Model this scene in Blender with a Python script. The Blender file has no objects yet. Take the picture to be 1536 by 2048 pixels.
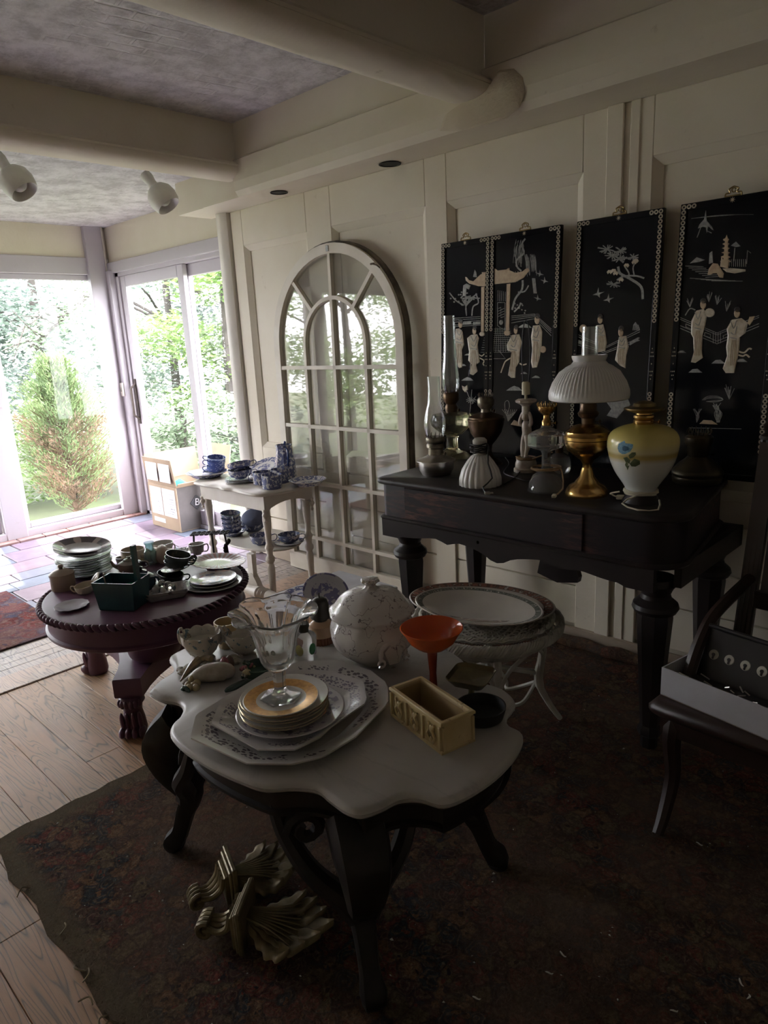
import bpy, bmesh, math, random
from math import sin, cos, pi, radians, sqrt, atan2
from mathutils import Vector, Matrix, noise
random.seed(7)
SC = bpy.context.scene
COL = SC.collection
# ---------------------------------------------------------------- camera
CAM = Vector((0, 0, 1.5))
FOC = 1390.0
_yaw, _pit, _rol = radians(45.584), radians(14.092), radians(-2.935)
_d = Vector((-cos(_yaw)*cos(_pit), sin(_yaw)*cos(_pit), -sin(_pit)))
_r0 = _d.cross(Vector((0, 0, 1))).normalized()
_u0 = _r0.cross(_d)
_r = _r0*cos(_rol) + _u0*sin(_rol)
_u = -_r0*sin(_rol) + _u0*cos(_rol)
cd = bpy.data.cameras.new('camera')
cam = bpy.data.objects.new('camera', cd)
COL.objects.link(cam)
cam.matrix_world = Matrix(((_r.x, _u.x, -_d.x, CAM.x), (_r.y, _u.y, -_d.y, CAM.y), (_r.z, _u.z, -_d.z, CAM.z), (0, 0, 0, 1)))
cd.sensor_fit = 'VERTICAL'
cd.sensor_height = 36
cd.lens = FOC/2048*36
cd.clip_start = 0.02
cd.clip_end = 200
SC.camera = cam
# ---------------------------------------------------------------- sky, sun, exposure
SC.view_settings.view_transform = 'Standard'
SC.view_settings.look = 'None'
SC.view_settings.gamma = 1
SC.view_settings.use_curve_mapping = False
SC.view_settings.exposure = 0.55
W = bpy.data.worlds.new('sky')
SC.world = W
W.use_nodes = True
bg = W.node_tree.nodes['Background']
bg.inputs[0].default_value = (0.95, 0.90, 1.0, 1)
bg.inputs[1].default_value = 19.0
sd = bpy.data.lights.new('sun', 'SUN')
sd.energy = 9
sd.angle = radians(0.7)
sd.color = (1.0, 0.95, 0.86)
sun = bpy.data.objects.new('sun', sd)
COL.objects.link(sun)
sun.rotation_euler = Vector((0.62, -0.12, -0.95)).to_track_quat('-Z', 'Y').to_euler()
def portal(name, loc, rot, sx, sy):
    l = bpy.data.lights.new(name, 'AREA')
    l.shape = 'RECTANGLE'; l.size = sx; l.size_y = sy
    l.cycles.is_portal = True
    o = bpy.data.objects.new(name, l); COL.objects.link(o)
    o.location = loc; o.rotation_euler = rot
portal('portal_far', (-6.32, 0.2, 1.15), (0, -pi/2, 0), 2.2, 5.2)
portal('portal_slider', (-5.15, 3.12, 1.15), (-pi/2, 0, 0), 1.7, 2.2)
# ---------------------------------------------------------------- pixel -> place helpers (used to measure positions)
def ray(x, y): return _d*FOC + _r*(x-768) - _u*(y-1024)
def atZ(x, y, z=0.0):
    v = ray(x, y); return CAM + v*((z-CAM.z)/v.z)
def atY(x, y, Y):
    v = ray(x, y); return CAM + v*(Y/v.y)
def atX(x, y, X):
    v = ray(x, y); return CAM + v*(X/v.x)
def atPl(x, y, p, n):
    v = ray(x, y); return CAM + v*((p-CAM).dot(n)/v.dot(n))
def proj(P):
    q = Vector(P)-CAM; w = q.dot(_d)
    return 768+FOC*q.dot(_r)/w, 1024-FOC*q.dot(_u)/w
def mpp(P): return (Vector(P)-CAM).dot(_d)/FOC
def hgt(P, py):
    """height z above P's xy where the projection reaches image row py"""
    P = Vector(P); lo, hi = -1.0, 4.0
    for _ in range(40):
        m = (lo+hi)/2
        if proj((P.x, P.y, m))[1] > py: lo = m
        else: hi = m
    return (lo+hi)/2
# ---------------------------------------------------------------- materials
class NT:
    def __init__(s, name):
        s.m = bpy.data.materials.new(name); s.m.use_nodes = True
        s.t = s.m.node_tree; s.b = s.t.nodes['Principled BSDF']; s.out = s.t.nodes['Material Output']
        s.tc = s.t.nodes.new('ShaderNodeTexCoord')
    def new(s, k, **kw):
        n = s.t.nodes.new(k)
        for a, b in kw.items(): setattr(n, a, b)
        return n
    def L(s, a, b): s.t.links.new(a, b)
    def put(s, sock, v):
        if isinstance(v, bpy.types.NodeSocket): s.L(v, sock)
        else: sock.default_value = v
    def m2(s, op, a, b=0.0, c=None):
        n = s.new('ShaderNodeMath', operation=op); s.put(n.inputs[0], a); s.put(n.inputs[1], b)
        if c is not None: s.put(n.inputs[2], c)
        return n.outputs[0]
    def map(s, scale=(1, 1, 1), rot=(0, 0, 0), loc=(0, 0, 0), src='Object'):
        n = s.new('ShaderNodeMapping'); s.L(s.tc.outputs[src], n.inputs[0])
        n.inputs['Scale'].default_value = scale; n.inputs['Rotation'].default_value = rot; n.inputs['Location'].default_value = loc
        return n.outputs[0]
    def noise(s, v, scale=5, detail=4, rough=0.55, dist=0.0):
        n = s.new('ShaderNodeTexNoise'); s.L(v, n.inputs['Vector']); n.inputs['Scale'].default_value = scale
        n.inputs['Detail'].default_value = detail; n.inputs['Roughness'].default_value = rough; n.inputs['Distortion'].default_value = dist
        return n.outputs[0]
    def vor(s, v, scale=5, feature='F1', out='Distance', rnd=1.0):
        n = s.new('ShaderNodeTexVoronoi', feature=feature); s.L(v, n.inputs['Vector']); n.inputs['Scale'].default_value = scale
        n.inputs['Randomness'].default_value = rnd
        return n.outputs[out]
    def ramp(s, f, stops, interp='LINEAR'):
        n = s.new('ShaderNodeValToRGB'); s.L(f, n.inputs[0]); e = n.color_ramp.elements; n.color_ramp.interpolation = interp
        while len(e) > 1: e.remove(e[-1])
        for i, (p, c) in enumerate(stops):
            if not hasattr(c, '__len__'): c = (c, c, c)
            x = e[0] if i == 0 else e.new(p)
            x.position = p; x.color = (*c[:3], 1)
        return n.outputs[0]
    def mix(s, f, a, b, mode='MIX'):
        n = s.new('ShaderNodeMix', data_type='RGBA', blend_type=mode); s.put(n.inputs[0], f)
        for i, v in ((6, a), (7, b)):
            if isinstance(v, bpy.types.NodeSocket): s.L(v, n.inputs[i])
            else: n.inputs[i].default_value = (*v[:3], 1)
        return n.outputs[2]
    def polar(s, sx=1.0, sy=1.0):
        sp = s.new('ShaderNodeSeparateXYZ'); s.L(s.tc.outputs['Object'], sp.inputs[0])
        x = s.m2('MULTIPLY', sp.outputs[0], sx); y = s.m2('MULTIPLY', sp.outputs[1], sy)
        r = s.m2('SQRT', s.m2('ADD', s.m2('MULTIPLY', x, x), s.m2('MULTIPLY', y, y)))
        a = s.m2('ARCTAN2', y, x)
        return r, a, sp.outputs[2]
    def band(s, v, lo, hi): return s.m2('MULTIPLY', s.m2('GREATER_THAN', v, lo), s.m2('LESS_THAN', v, hi))
    def col(s, c): s.put(s.b.inputs['Base Color'], c if isinstance(c, bpy.types.NodeSocket) else (*c[:3], 1)); return s
    def set(s, rough=None, metal=None, spec=None, trans=None, ior=None, coat=None, alpha=None, sheen=None):
        for k, v in (('Roughness', rough), ('Metallic', metal), ('Specular IOR Level', spec), ('Transmission Weight', trans), ('IOR', ior), ('Coat Weight', coat), ('Alpha', alpha), ('Sheen Weight', sheen)):
            if v is not None: s.put(s.b.inputs[k], v)
        return s
    def bump(s, h, st=0.3, dist=0.01):
        n = s.new('ShaderNodeBump'); s.L(h, n.inputs['Height']); n.inputs['Strength'].default_value = st; n.inputs['Distance'].default_value = dist
        s.L(n.outputs[0], s.b.inputs['Normal']); return s
MATS = {}
def simple(name, c, rough=0.5, metal=0.0, c2=None, scale=8, bump=0.0, bscale=40, coat=0.0, spec=0.5, stretch=(1, 1, 1)):
    if name in MATS: return MATS[name]
    n = NT(name)
    if c2 is None: c2 = tuple(v*0.8 for v in c)
    v = n.map(stretch)
    f = n.noise(v, scale, 5)
    n.col(n.mix(n.ramp(f, [(0.35, 0), (0.65, 1)]), c, c2)).set(rough, metal, spec, coat=coat)
    if bump: n.bump(n.noise(v, bscale, 4), bump, 0.004)
    MATS[name] = n.m
    return n.m
def glass(name, c=(1, 1, 1), rough=0.02, ior=1.45):
    if name in MATS: return MATS[name]
    n = NT(name); n.col(c).set(rough, trans=1.0, ior=ior)
    MATS[name] = n.m; return n.m
def pane_glass(name, tint=(0.96, 0.98, 0.97), refl=1.0, haze=0.0):
    """thin window pane: lets light straight through, reflects by Fresnel, optional dusty film"""
    n = NT(name)
    tr = n.new('ShaderNodeBsdfTransparent'); tr.inputs[0].default_value = (*tint, 1)
    gl = n.new('ShaderNodeBsdfGlossy'); gl.inputs[1].default_value = 0.02
    fr = n.new('ShaderNodeFresnel'); ge = n.new('ShaderNodeNewGeometry')
    n.L(n.m2('ADD', 1.52, n.m2('MULTIPLY', ge.outputs['Backfacing'], 1/1.52-1.52)), fr.inputs[0])
    mx = n.new('ShaderNodeMixShader'); n.L(n.m2('MULTIPLY', fr.outputs[0], refl), mx.inputs[0]); n.L(tr.outputs[0], mx.inputs[1]); n.L(gl.outputs[0], mx.inputs[2])
    last = mx
    if haze:
        df = n.new('ShaderNodeBsdfDiffuse'); df.inputs[0].default_value = (0.8, 0.8, 0.8, 1)
        m3 = n.new('ShaderNodeMixShader'); m3.inputs[0].default_value = haze
        n.L(mx.outputs[0], m3.inputs[1]); n.L(df.outputs[0], m3.inputs[2]); last = m3
    n.L(last.outputs[0], n.out.inputs[0]); return n.m
# ---------------------------------------------------------------- mesh builder
class B:
    def __init__(s): s.v = []; s.f = []; s.mi = []; s.cur = 0
    def add(s, vs, fs, M=None):
        o = len(s.v)
        if M is not None: vs = [M @ Vector(v) for v in vs]
        s.v += [tuple(v) for v in vs]; s.f += [tuple(i+o for i in f) for f in fs]; s.mi += [s.cur]*len(fs)
        return s
    def box(s, x0, x1, y0, y1, z0, z1, M=None):
        vs = [(x, y, z) for z in (z0, z1) for y in (y0, y1) for x in (x0, x1)]
        return s.add(vs, [(0, 2, 3, 1), (4, 5, 7, 6), (0, 1, 5, 4), (2, 6, 7, 3), (0, 4, 6, 2), (1, 3, 7, 5)], M)
    def bevbox(s, x0, x1, y0, y1, z0, z1, b=0.004, M=None):
        p = [(x0+b, y0), (x1-b, y0), (x1, y0+b), (x1, y1-b), (x1-b, y1), (x0+b, y1), (x0, y1-b), (x0, y0+b)]
        cx, cy = (x0+x1)/2, (y0+y1)/2
        def ins(q, k): return [(cx+(a-cx)*(1-k/max(abs(x1-x0)/2, 1e-6)), cy+(c-cy)*(1-k/max(abs(y1-y0)/2, 1e-6))) for a, c in q]
        rings = [[(a, c, z0) for a, c in ins(p, b)], [(a, c, z0+b) for a, c in p], [(a, c, z1-b) for a, c in p], [(a, c, z1) for a, c in ins(p, b)]]
        return s.loft(rings, True, True, M)
    def loft(s, rings, cap0=True, cap1=True, M=None, closed=True):
        n = len(rings[0]); vs = [v for r in rings for v in r]; fs = []
        for i in range(len(rings)-1):
            for j in range(n if closed else n-1):
                a = i*n+j; b_ = i*n+(j+1) % n
                fs.append((a, b_, b_+n, a+n))
        if cap0: fs.append(tuple(range(n-1, -1, -1)))
        if cap1: fs.append(tuple(range((len(rings)-1)*n, len(rings)*n)))
        return s.add(vs, fs, M)
    def lathe(s, prof, seg=32, M=None, c=(0, 0, 0), mod=None, sx=1.0, sy=1.0, close=False):
        """prof: list of (r, z); mod(angle, r, z, k) -> (r, z)"""
        rings = []
        for k, (r, z) in enumerate(prof):
            ring = []
            for j in range(seg):
                a = 2*pi*j/seg; rr, zz = (mod(a, r, z, k) if mod else (r, z))
                rr = max(rr, 1e-5)
                ring.append((c[0]+rr*cos(a)*sx, c[1]+rr*sin(a)*sy, c[2]+zz))
            rings.append(ring)
        if close: rings.append(rings[0]); return s.loft(rings, False, False, M)
        return s.loft(rings, prof[0][0] > 1e-4, prof[-1][0] > 1e-4, M)
    def prism(s, poly, z0, z1, M=None):
        return s.loft([[(x, y, z0) for x, y in poly], [(x, y, z1) for x, y in poly]], True, True, M)
    def tube(s, pts, r, seg=8, cap=True, M=None):
        pts = [Vector(p) for p in pts]; n = len(pts)
        rr = r if hasattr(r, '__len__') else [r]*n
        rings = []; up = None
        for i, p in enumerate(pts):
            t = (pts[min(i+1, n-1)]-pts[max(i-1, 0)])
            t = t.normalized() if t.length > 1e-9 else Vector((0, 0, 1))
            if up is None:
                up = Vector((0, 0, 1)) if abs(t.z) < 0.9 else Vector((1, 0, 0))
            a = t.cross(up)
            if a.length < 1e-6: a = t.cross(Vector((0, 1, 0.1)))
            a.normalize(); b_ = a.cross(t).normalized(); up = b_
            rings.append([tuple(p+(a*cos(q)+b_*sin(q))*rr[i]) for q in [2*pi*j/seg for j in range(seg)]])
        return s.loft(rings, cap, cap, M)
    def strip(s, pts, w, h, M=None):
        """flat rectangular-section strip through points (section w wide in-plane y?, h high along z)"""
        pts = [Vector(p) for p in pts]; n = len(pts); rings = []
        ww = w if hasattr(w, '__len__') else [w]*n
        for i, p in enumerate(pts):
            t = (pts[min(i+1, n-1)]-pts[max(i-1, 0)]); t.z = 0
            t = t.normalized() if t.length > 1e-9 else Vector((1, 0, 0))
            q = Vector((-t.y, t.x, 0))*ww[i]/2
            rings.append([tuple(p-q), tuple(p+q), tuple(p+q+Vector((0, 0, h))), tuple(p-q+Vector((0, 0, h)))])
        return s.loft(rings, True, True, M)
    def ball(s, c, r, seg=14, rings=8, sc=(1, 1, 1), M=None):
        p = [(max(sin(pi*i/rings), 0.0)*r, -cos(pi*i/rings)*r) for i in range(rings+1)]
        o = len(s.v); s.lathe(p, seg)
        T = Matrix.Translation(c) @ Matrix.Diagonal((*sc, 1))
        if M is not None: T = M @ T
        for i in range(o, len(s.v)): s.v[i] = tuple(T @ Vector(s.v[i]))
        return s
    def build(s, name, mat, parent=None, smooth=True, loc=None, rot=None, auto=40):
        me = bpy.data.meshes.new(name); me.from_pydata(s.v, [], s.f)
        bm = bmesh.new(); bm.from_mesh(me); bmesh.ops.remove_doubles(bm, verts=bm.verts, dist=1e-6)
        bmesh.ops.recalc_face_normals(bm, faces=bm.faces); bm.to_mesh(me); bm.free()
        for m in (mat if isinstance(mat, (list, tuple)) else [mat]): me.materials.append(m)
        if smooth:
            me.polygons.foreach_set('use_smooth', [True]*len(me.polygons))
            me.set_sharp_from_angle(angle=radians(auto))
        o = bpy.data.objects.new(name, me); COL.objects.link(o)
        if parent is not None: o.parent = parent
        if loc is not None: o.location = loc
        if rot is not None: o.rotation_euler = rot
        return o
def thing(name, label, cat, loc=(0, 0, 0), rotz=0.0, group=None, rot=None):
    o = bpy.data.objects.new(name, None); COL.objects.link(o); o.empty_display_size = 0.05
    o.location = loc; o.rotation_euler = rot if rot is not None else (0, 0, rotz)
    o['label'] = label; o['category'] = cat
    if group: o['group'] = group
    return o
def tag(o, label, cat, group=None, kind=None):
    o['label'] = label; o['category'] = cat
    if group: o['group'] = group
    if kind: o['kind'] = kind
    return o
def struct(name, b, m, parent=None, smooth=False):
    o = b.build(name, m, parent, smooth)
    if parent is None: o['kind'] = 'structure'
    return o
def dup(root, loc, rotz=None, label=None, group=None, rot=None):
    r = root.copy(); COL.objects.link(r); r.location = loc
    if rotz is not None: r.rotation_euler = (0, 0, rotz)
    if rot is not None: r.rotation_euler = rot
    if label: r['label'] = label
    if group: r['group'] = group
    for ch in list(root.children):
        c = ch.copy(); COL.objects.link(c); c.parent = r
        for g in list(ch.children):
            d = g.copy(); COL.objects.link(d); d.parent = c
    return r
def RX(a): return Matrix.Rotation(a, 4, 'X')
def RY(a): return Matrix.Rotation(a, 4, 'Y')
def RZ(a): return Matrix.Rotation(a, 4, 'Z')
def TR(*a): return Matrix.Translation(a if len(a) == 3 else a[0])
def spline(pts, n=6):
    """Catmull-Rom through points (tuples of any length)"""
    out = []; P = [pts[0]]+list(pts)+[pts[-1]]
    for i in range(1, len(P)-2):
        for k in range(n):
            t = k/n
            out.append(tuple(0.5*((2*b)+(-a+c)*t+(2*a-5*b+4*c-d)*t*t+(-a+3*b-3*c+d)*t**3) for a, b, c, d in zip(P[i-1], P[i], P[i+1], P[i+2])))
    out.append(tuple(pts[-1])); return out
# ================================================================ ROOM SHELL
def paint(name, c, c2, rough=0.6, crack=0.25, board=None):
    n = NT(name); v = n.map()
    f = n.noise(v, 1.4, 6, 0.6)
    col = n.mix(n.ramp(f, [(0.35, 0), (0.7, 1)]), c, c2)
    spots = n.ramp(n.noise(n.map((1, 1, 1), loc=(3, 1, 2)), 9, 5, 0.7), [(0.66, 0), (0.74, 1)])
    col = n.mix(n.m2('MULTIPLY', spots, 0.35), col, (0.30, 0.22, 0.13))
    n.col(col).set(rough)
    h = n.m2('ADD', n.m2('MULTIPLY', n.noise(v, 60, 3), 0.3), n.noise(v, 6, 6, 0.6))
    n.bump(h, crack, 0.01); return n.m
M_WALL = paint('cream_wall_paint', (0.74, 0.68, 0.57), (0.66, 0.59, 0.46))
M_TRIM = paint('white_trim_paint', (0.78, 0.74, 0.68), (0.70, 0.65, 0.57), 0.5)
M_WIN = paint('window_frame_paint', (0.50, 0.465, 0.50), (0.43, 0.405, 0.43), 0.45, 0.1)
def ceil_mat():
    n = NT('peeling_ceiling_texture'); v = n.map()
    br = n.new('ShaderNodeTexBrick'); n.L(n.map((1, 1, 1), rot=(0, 0, radians(98))), br.inputs['Vector'])
    br.inputs['Scale'].default_value = 3.2; br.inputs['Mortar Size'].default_value = 0.035; br.inputs['Mortar Smooth'].default_value = 0.6
    ns = n.noise(v, 7, 8, 0.75)
    bm_k = n.ramp(n.noise(n.map(loc=(3, 3, 3)), 2.5, 4), [(.4, .05), (.6, 1)])
    h = n.m2('ADD', n.m2('MULTIPLY', n.m2('MULTIPLY', br.outputs['Fac'], bm_k), -0.5), n.m2('MULTIPLY', ns, 1.9))
    col = n.mix(n.ramp(ns, [(0.40, 0), (0.58, 1)]), (0.52, 0.49, 0.50), (0.78, 0.75, 0.77))
    col = n.mix(n.m2('MULTIPLY', n.m2('MULTIPLY', br.outputs['Fac'], bm_k), 0.35), col, (0.86, 0.84, 0.84))
    n.col(col).set(0.8).bump(h, 0.8, 0.02); return n.m
M_CEIL = ceil_mat()
M_DARK = simple('dark_hole', (0.01, 0.01, 0.01), 0.8)
WY = 2.88       # long panelled wall
XR, YB = 2.6, -2.6
# panelled wall -------------------------------------------------
w = B()
w.box(-4.12, XR, WY+0.03, WY+0.15, -0.02, 2.8)
wall = struct('wall_back', w, M_WALL)
def rail(x0, x1, z0, z1, y=WY, t=0.03, name='board'):
    b = B(); b.bevbox(x0, x1, y, y+t+0.001, z0, z1, 0.003); return b.build(name, M_WALL, wall, False)
def xw(px, py): return atY(px, py, WY).x
def zw(px, py): return atY(px, py, WY).z
# recess edges measured on the wall: panels (x0,x1,ztop)
PAN = [(xw(487, 492), xw(613, 466), zw(550, 478)), (xw(662, 452), xw(850, 411), zw(760, 432)),
       (xw(893, 402), xw(1166, 347), zw(1030, 374)), (xw(1306, 312), xw(1306, 312)+1.0, zw(1400, 292))]
zt = 2.345
LOW = 0.80
xs = [-4.10]
for p in PAN: xs += [p[0], p[1]]
xs += [PAN[3][1]+0.14, PAN[3][1]+1.3, XR]
# stiles (full height) between panels
for i in range(0, len(xs)-1, 2):
    if xs[i+1]-xs[i] > 0.02: rail(xs[i], xs[i+1], 0.0, zt, name='stile')
allp = PAN+[(xs[-3], xs[-2], PAN[3][2])]
for (x0, x1, z) in allp:
    rail(x0, x1, z, zt, name='top_rail')
    rail(x0, x1, LOW-0.10, LOW, name='lock_rail')
    # bevelled moulding inside each recess
    m = 0.035; ring = []
    for (a, b_, c_, d_) in ((x0, x1, LOW, z),):
        o_ = [(a, LOW), (b_, LOW), (b_, d_), (a, d_)]; i_ = [(a+m, LOW+m), (b_-m, LOW+m), (b_-m, d_-m), (a+m, d_-m)]
        bb = B(); vs = [(x, WY+0.002, y) for x, y in o_]+[(x, WY+0.024, y) for x, y in i_]+[(x, WY+0.031, y) for x, y in i_]
        bb.add(vs, [(k, (k+1) % 4, (k+1) % 4+4, k+4) for k in range(4)]+[(k+4, (k+1) % 4+4, (k+1) % 4+8, k+8) for k in range(4)])
        bb.build('panel_moulding', M_WALL, wall, False)
    # wide lower boards under the lock rail
    zz = 0.09
    for hgt_ in (0.20, 0.19, 0.21):
        rail(x0, x1, zz+0.004, min(zz+hgt_, LOW-0.10)-0.003, t=0.018, y=WY+0.012, name='lower_board'); zz += hgt_
# vertical batten pair right of the third panel
bx = xw(1232, 300)
b = B(); b.bevbox(bx-0.035, bx+0.035, WY-0.014, WY+0.001, 0.0, zt, 0.003); b.build('batten', M_WALL, wall, False)
b = B(); b.bevbox(bx+0.06, bx+0.10, WY-0.006, WY+0.001, 0.0, zt, 0.003); b.build('batten', M_WALL, wall, False)
b = B(); b.bevbox(-3.95, XR, WY-0.02, WY+0.001, 0.0, 0.085, 0.004); o = struct('baseboard_back', b, paint('scuffed_skirting', (0.42, 0.35, 0.27), (0.26, 0.19, 0.13), 0.7))
# round outlet plate low on the wall
P = atY(752, 1152, WY-0.004)
t = thing('wall_outlet', 'round white double outlet plate low on the panelled wall beside the arched sash', 'outlet', P)
b = B(); b.lathe([(0, -0.010), (0.040, -0.010), (0.045, -0.004), (0.045, 0.0)], 24, RX(-pi/2)); b.build('cover_plate', M_TRIM, t)
for dz in (-0.017, 0.017):
    b = B(); b.lathe([(0, 0.0105), (0.011, 0.0105), (0.011, 0.009)], 16, TR(0, 0, dz) @ RX(pi/2)); b.build('socket', simple('outlet_grey', (0.35, 0.34, 0.32), 0.5), t)
# bulkhead along the wall with two can-light holes ------------------
YF = 2.615
H1 = (atZ(558, 384, zt), 0.043); H2 = (atZ(782, 327, zt), 0.047)
def plate_with_holes(x0, x1, y0, y1, z, holes, th=0.02):
    b = B(); holes = sorted(holes, key=lambda h: h[0]); xcur = x0
    def q(xa, xb, ya, yb): b.box(xa, xb, ya, yb, z, z+th)
    N = 32
    for (cx, cy, r) in holes:
        R = r*1.35; xa, xb = cx-R, cx+R; ya, yb = cy-R, cy+R
        q(xcur, xa, y0, y1); q(xa, xb, y0, ya)
        if yb < y1: q(xa, xb, yb, y1)
        outer = []; inner = []
        for k in range(N):
            a = 2*pi*k/N; dx, dy = cos(a), sin(a); s_ = R/max(abs(dx), abs(dy))
            outer.append((cx+dx*s_, min(cy+dy*s_, y1), z)); inner.append((cx+dx*r, cy+dy*r, z))
        b.loft([outer, inner, [(x, y, z+th*4) for x, y, _ in inner]], False, False)
        xcur = xb
    q(xcur, x1, y0, y1); return b
hy1 = min(H1[0].y, WY-0.07); hy2 = min(H2[0].y, WY-0.075)
pb = plate_with_holes(-4.05, XR, YF+0.03, WY+0.03, zt, [(H1[0].x, hy1, 0.045), (H2[0].x, hy2, 0.05)])
bulk = struct('trim_1', pb, M_WALL)
for (h, hy, r) in ((H1[0], hy1, 0.045), (H2[0], hy2, 0.05)):
    c = B(); c.lathe([(r*1.12, zt-0.003), (r*1.14, zt-0.006), (r, zt-0.006), (r*0.97, zt), (r*0.95, zt+0.11), (0, zt+0.11)], 32, c=(h.x, hy, 0))
    o = c.build('recessed_light', simple('black_can', (0.012, 0.012, 0.012), 0.7), None)
    tag(o, 'empty black recessed can hole in the bulkhead, '+('the left of two' if r < 0.048 else 'the right of two'), 'light')
# bulkhead face: rounded lower log, groove, upper board
f = B(); prof = [(YF+0.10, zt+0.001), (YF+0.03, zt), (YF+0.008, zt+0.03), (YF, zt+0.08), (YF, zt+0.19), (YF+0.006, zt+0.196)]
f.loft([[(-3.66, y, z) for y, z in prof+[(YF+0.10, zt+0.195)]], [(XR, y, z) for y, z in prof+[(YF+0.10, zt+0.195)]]], True, True)
struct('trim_2', f, M_WALL)
f = B(); f.box(-3.66, XR, YF+0.022, YF+0.10, zt+0.195, 2.80); struct('trim_3', f, M_WALL)
# lower end box of the bulkhead over the column
f = B(); f.box(-4.36, -3.66, YF+0.04, WY+0.03, zt+0.001, 2.80); struct('trim_4', f, M_WALL)
# ceilings
CZ = 2.735
c = B(); c.box(-6.45, XR, YB, YF+0.02, CZ, CZ+0.05); struct('ceiling', c, M_CEIL)
c = B(); c.box(-6.45, -4.3, YF+0.02, 3.2, CZ-0.02, CZ+0.03); struct('ceiling_2', c, M_CEIL)
c = B(); c.box(-6.3, -3.72, YB, 3.05, 2.54, 2.56); struct('ceiling_3', c, M_CEIL)
# beams running away from the wall
def beam(x0, x1, z0, step):
    f = B(); w_ = (x1-x0); N = 8
    pr = [(x1-.032, CZ+0.001), (x1-.032, z0+step-.004), (x1+0.002, z0+step-0.004), (x1+0.012, z0+step), (x1+.020, z0+step-.012), (x1+0.012, z0+step-.020), (x1+0.014, z0+step*0.62)]
    for k in range(1, N): 
        a = pi/2*k/N; pr.append((x1+0.012-(w_/2)*(1-cos(a)), z0+step*0.62*(1-sin(a))))
    for k in range(N, 0, -1):
        a = pi/2*k/N; pr.append((x0-0.012+(w_/2)*(1-cos(a)), z0+step*0.62*(1-sin(a))))
    pr += [(x0-0.012, z0+step*0.62), (x0-0.012, z0+step-0.006), (x0, z0+step), (x0, CZ+0.001)]
    f.loft([[(x, YB, z) for x, z in pr], [(x, YF+0.03, z) for x, z in pr]], True, True); return f  # log with a bead
struct('trim_5', beam(-3.80, -3.61, 2.44, 0.078), M_WALL, smooth=True)
struct('trim_6', beam(-2.04, -1.845, 2.435, 0.06), M_WALL, smooth=True)
# rough torn plaster patch where the near beam meets the bulkhead
b = B()
pp = [(925, 205), (985, 165), (1000, 140), (1028, 137), (1046, 155), (1050, 185), (1040, 215), (1015, 236), (960, 252), (925, 262), (880, 262), (890, 230)]
pl = [atY(x, y, YF) for x, y in pp]
cen = sum(pl, Vector())/len(pl)
rings = [[(p.x, YF-0.001, p.z) for p in pl], [(cen.x+(p.x-cen.x)*0.9, YF-0.009-0.004*random.random(), cen.z+(p.z-cen.z)*0.9) for p in pl], [(cen.x+(p.x-cen.x)*0.45, YF-0.006-0.008*random.random(), cen.z+(p.z-cen.z)*0.45) for p in pl]]
b.loft(rings, False, True)
struct('trim_7', b, paint('raw_plaster', (0.68, 0.61, 0.49), (0.55, 0.47, 0.34), 0.9, 0.9), smooth=True)
# other walls
w = B(); w.box(XR, XR+0.1, YB, WY+0.1, -0.02, 2.8); struct('wall_right', w, M_WALL)
w = B(); w.box(-6.45, XR, YB-0.1, YB, -0.02, 2.8); struct('wall_front', w, M_WALL)
yL = atX(52, 1070, -6.2).y
# far wall: header above the windows, kerb below
XF = -6.2
ht = atX(100, 514, XF).z; hb = atX(100, 548, XF).z
w = B(); w.box(XF-0.14, XF, YB, 3.12, ht, 2.8); w.box(XF-0.14, XF-0.02, YB, 3.12, -0.02, 0.03); w.box(XF-0.14, XF-0.01, YB, yL-3.1, 0.03, ht); struct('wall_left', w, M_WALL)
t = B(); t.bevbox(XF-0.06, XF+0.02, YB, 3.02, hb, ht+0.004, 0.004); struct('trim_8', t, M_WIN)
# slider wall
YS = 3.02
sh = atY(330, 520, YS).z
w = B(); w.box(-6.34, -4.05, YS, YS+0.12, sh+0.02, 2.8); w.box(-4.25, -4.05, YS-0.1, YS+0.12, -0.02, 2.8); struct('wall_side', w, M_WALL)
t = B(); t.bevbox(XF+0.0, -4.20, YS-0.035, YS+0.004, sh-0.02, sh+0.07, 0.004); struct('trim_9', t, M_WIN)
# column at the corner of the panelled wall
t = B(); xa = xw(440, 430); xb = xw(463, 420)
pr = [(-4.24, 2.92), (-4.235, 2.86), (-4.20, 2.835), (-4.15, 2.835), (-4.115, 2.86), (-4.11, 2.92)]
t.loft([[(x, y, 0.0) for x, y in pr], [(x, y, zt) for x, y in pr]], True, True); struct('trim_10', t, M_TRIM, smooth=True)
t = B(); t.box(-6.20, -6.08, YS-0.06, YS+0.03, 0, sh); t.bevbox(-6.205, -6.15, YS-0.2, YS-0.05, 0, 2.56, 0.004); struct('trim_11', t, M_WIN)
t = B(); t.tube([(-6.17, YS-0.035, 2.18), (-6.165, YS-0.04, 2.55)], 0.012, 8); struct('trim_12', t, M_TRIM)
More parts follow.
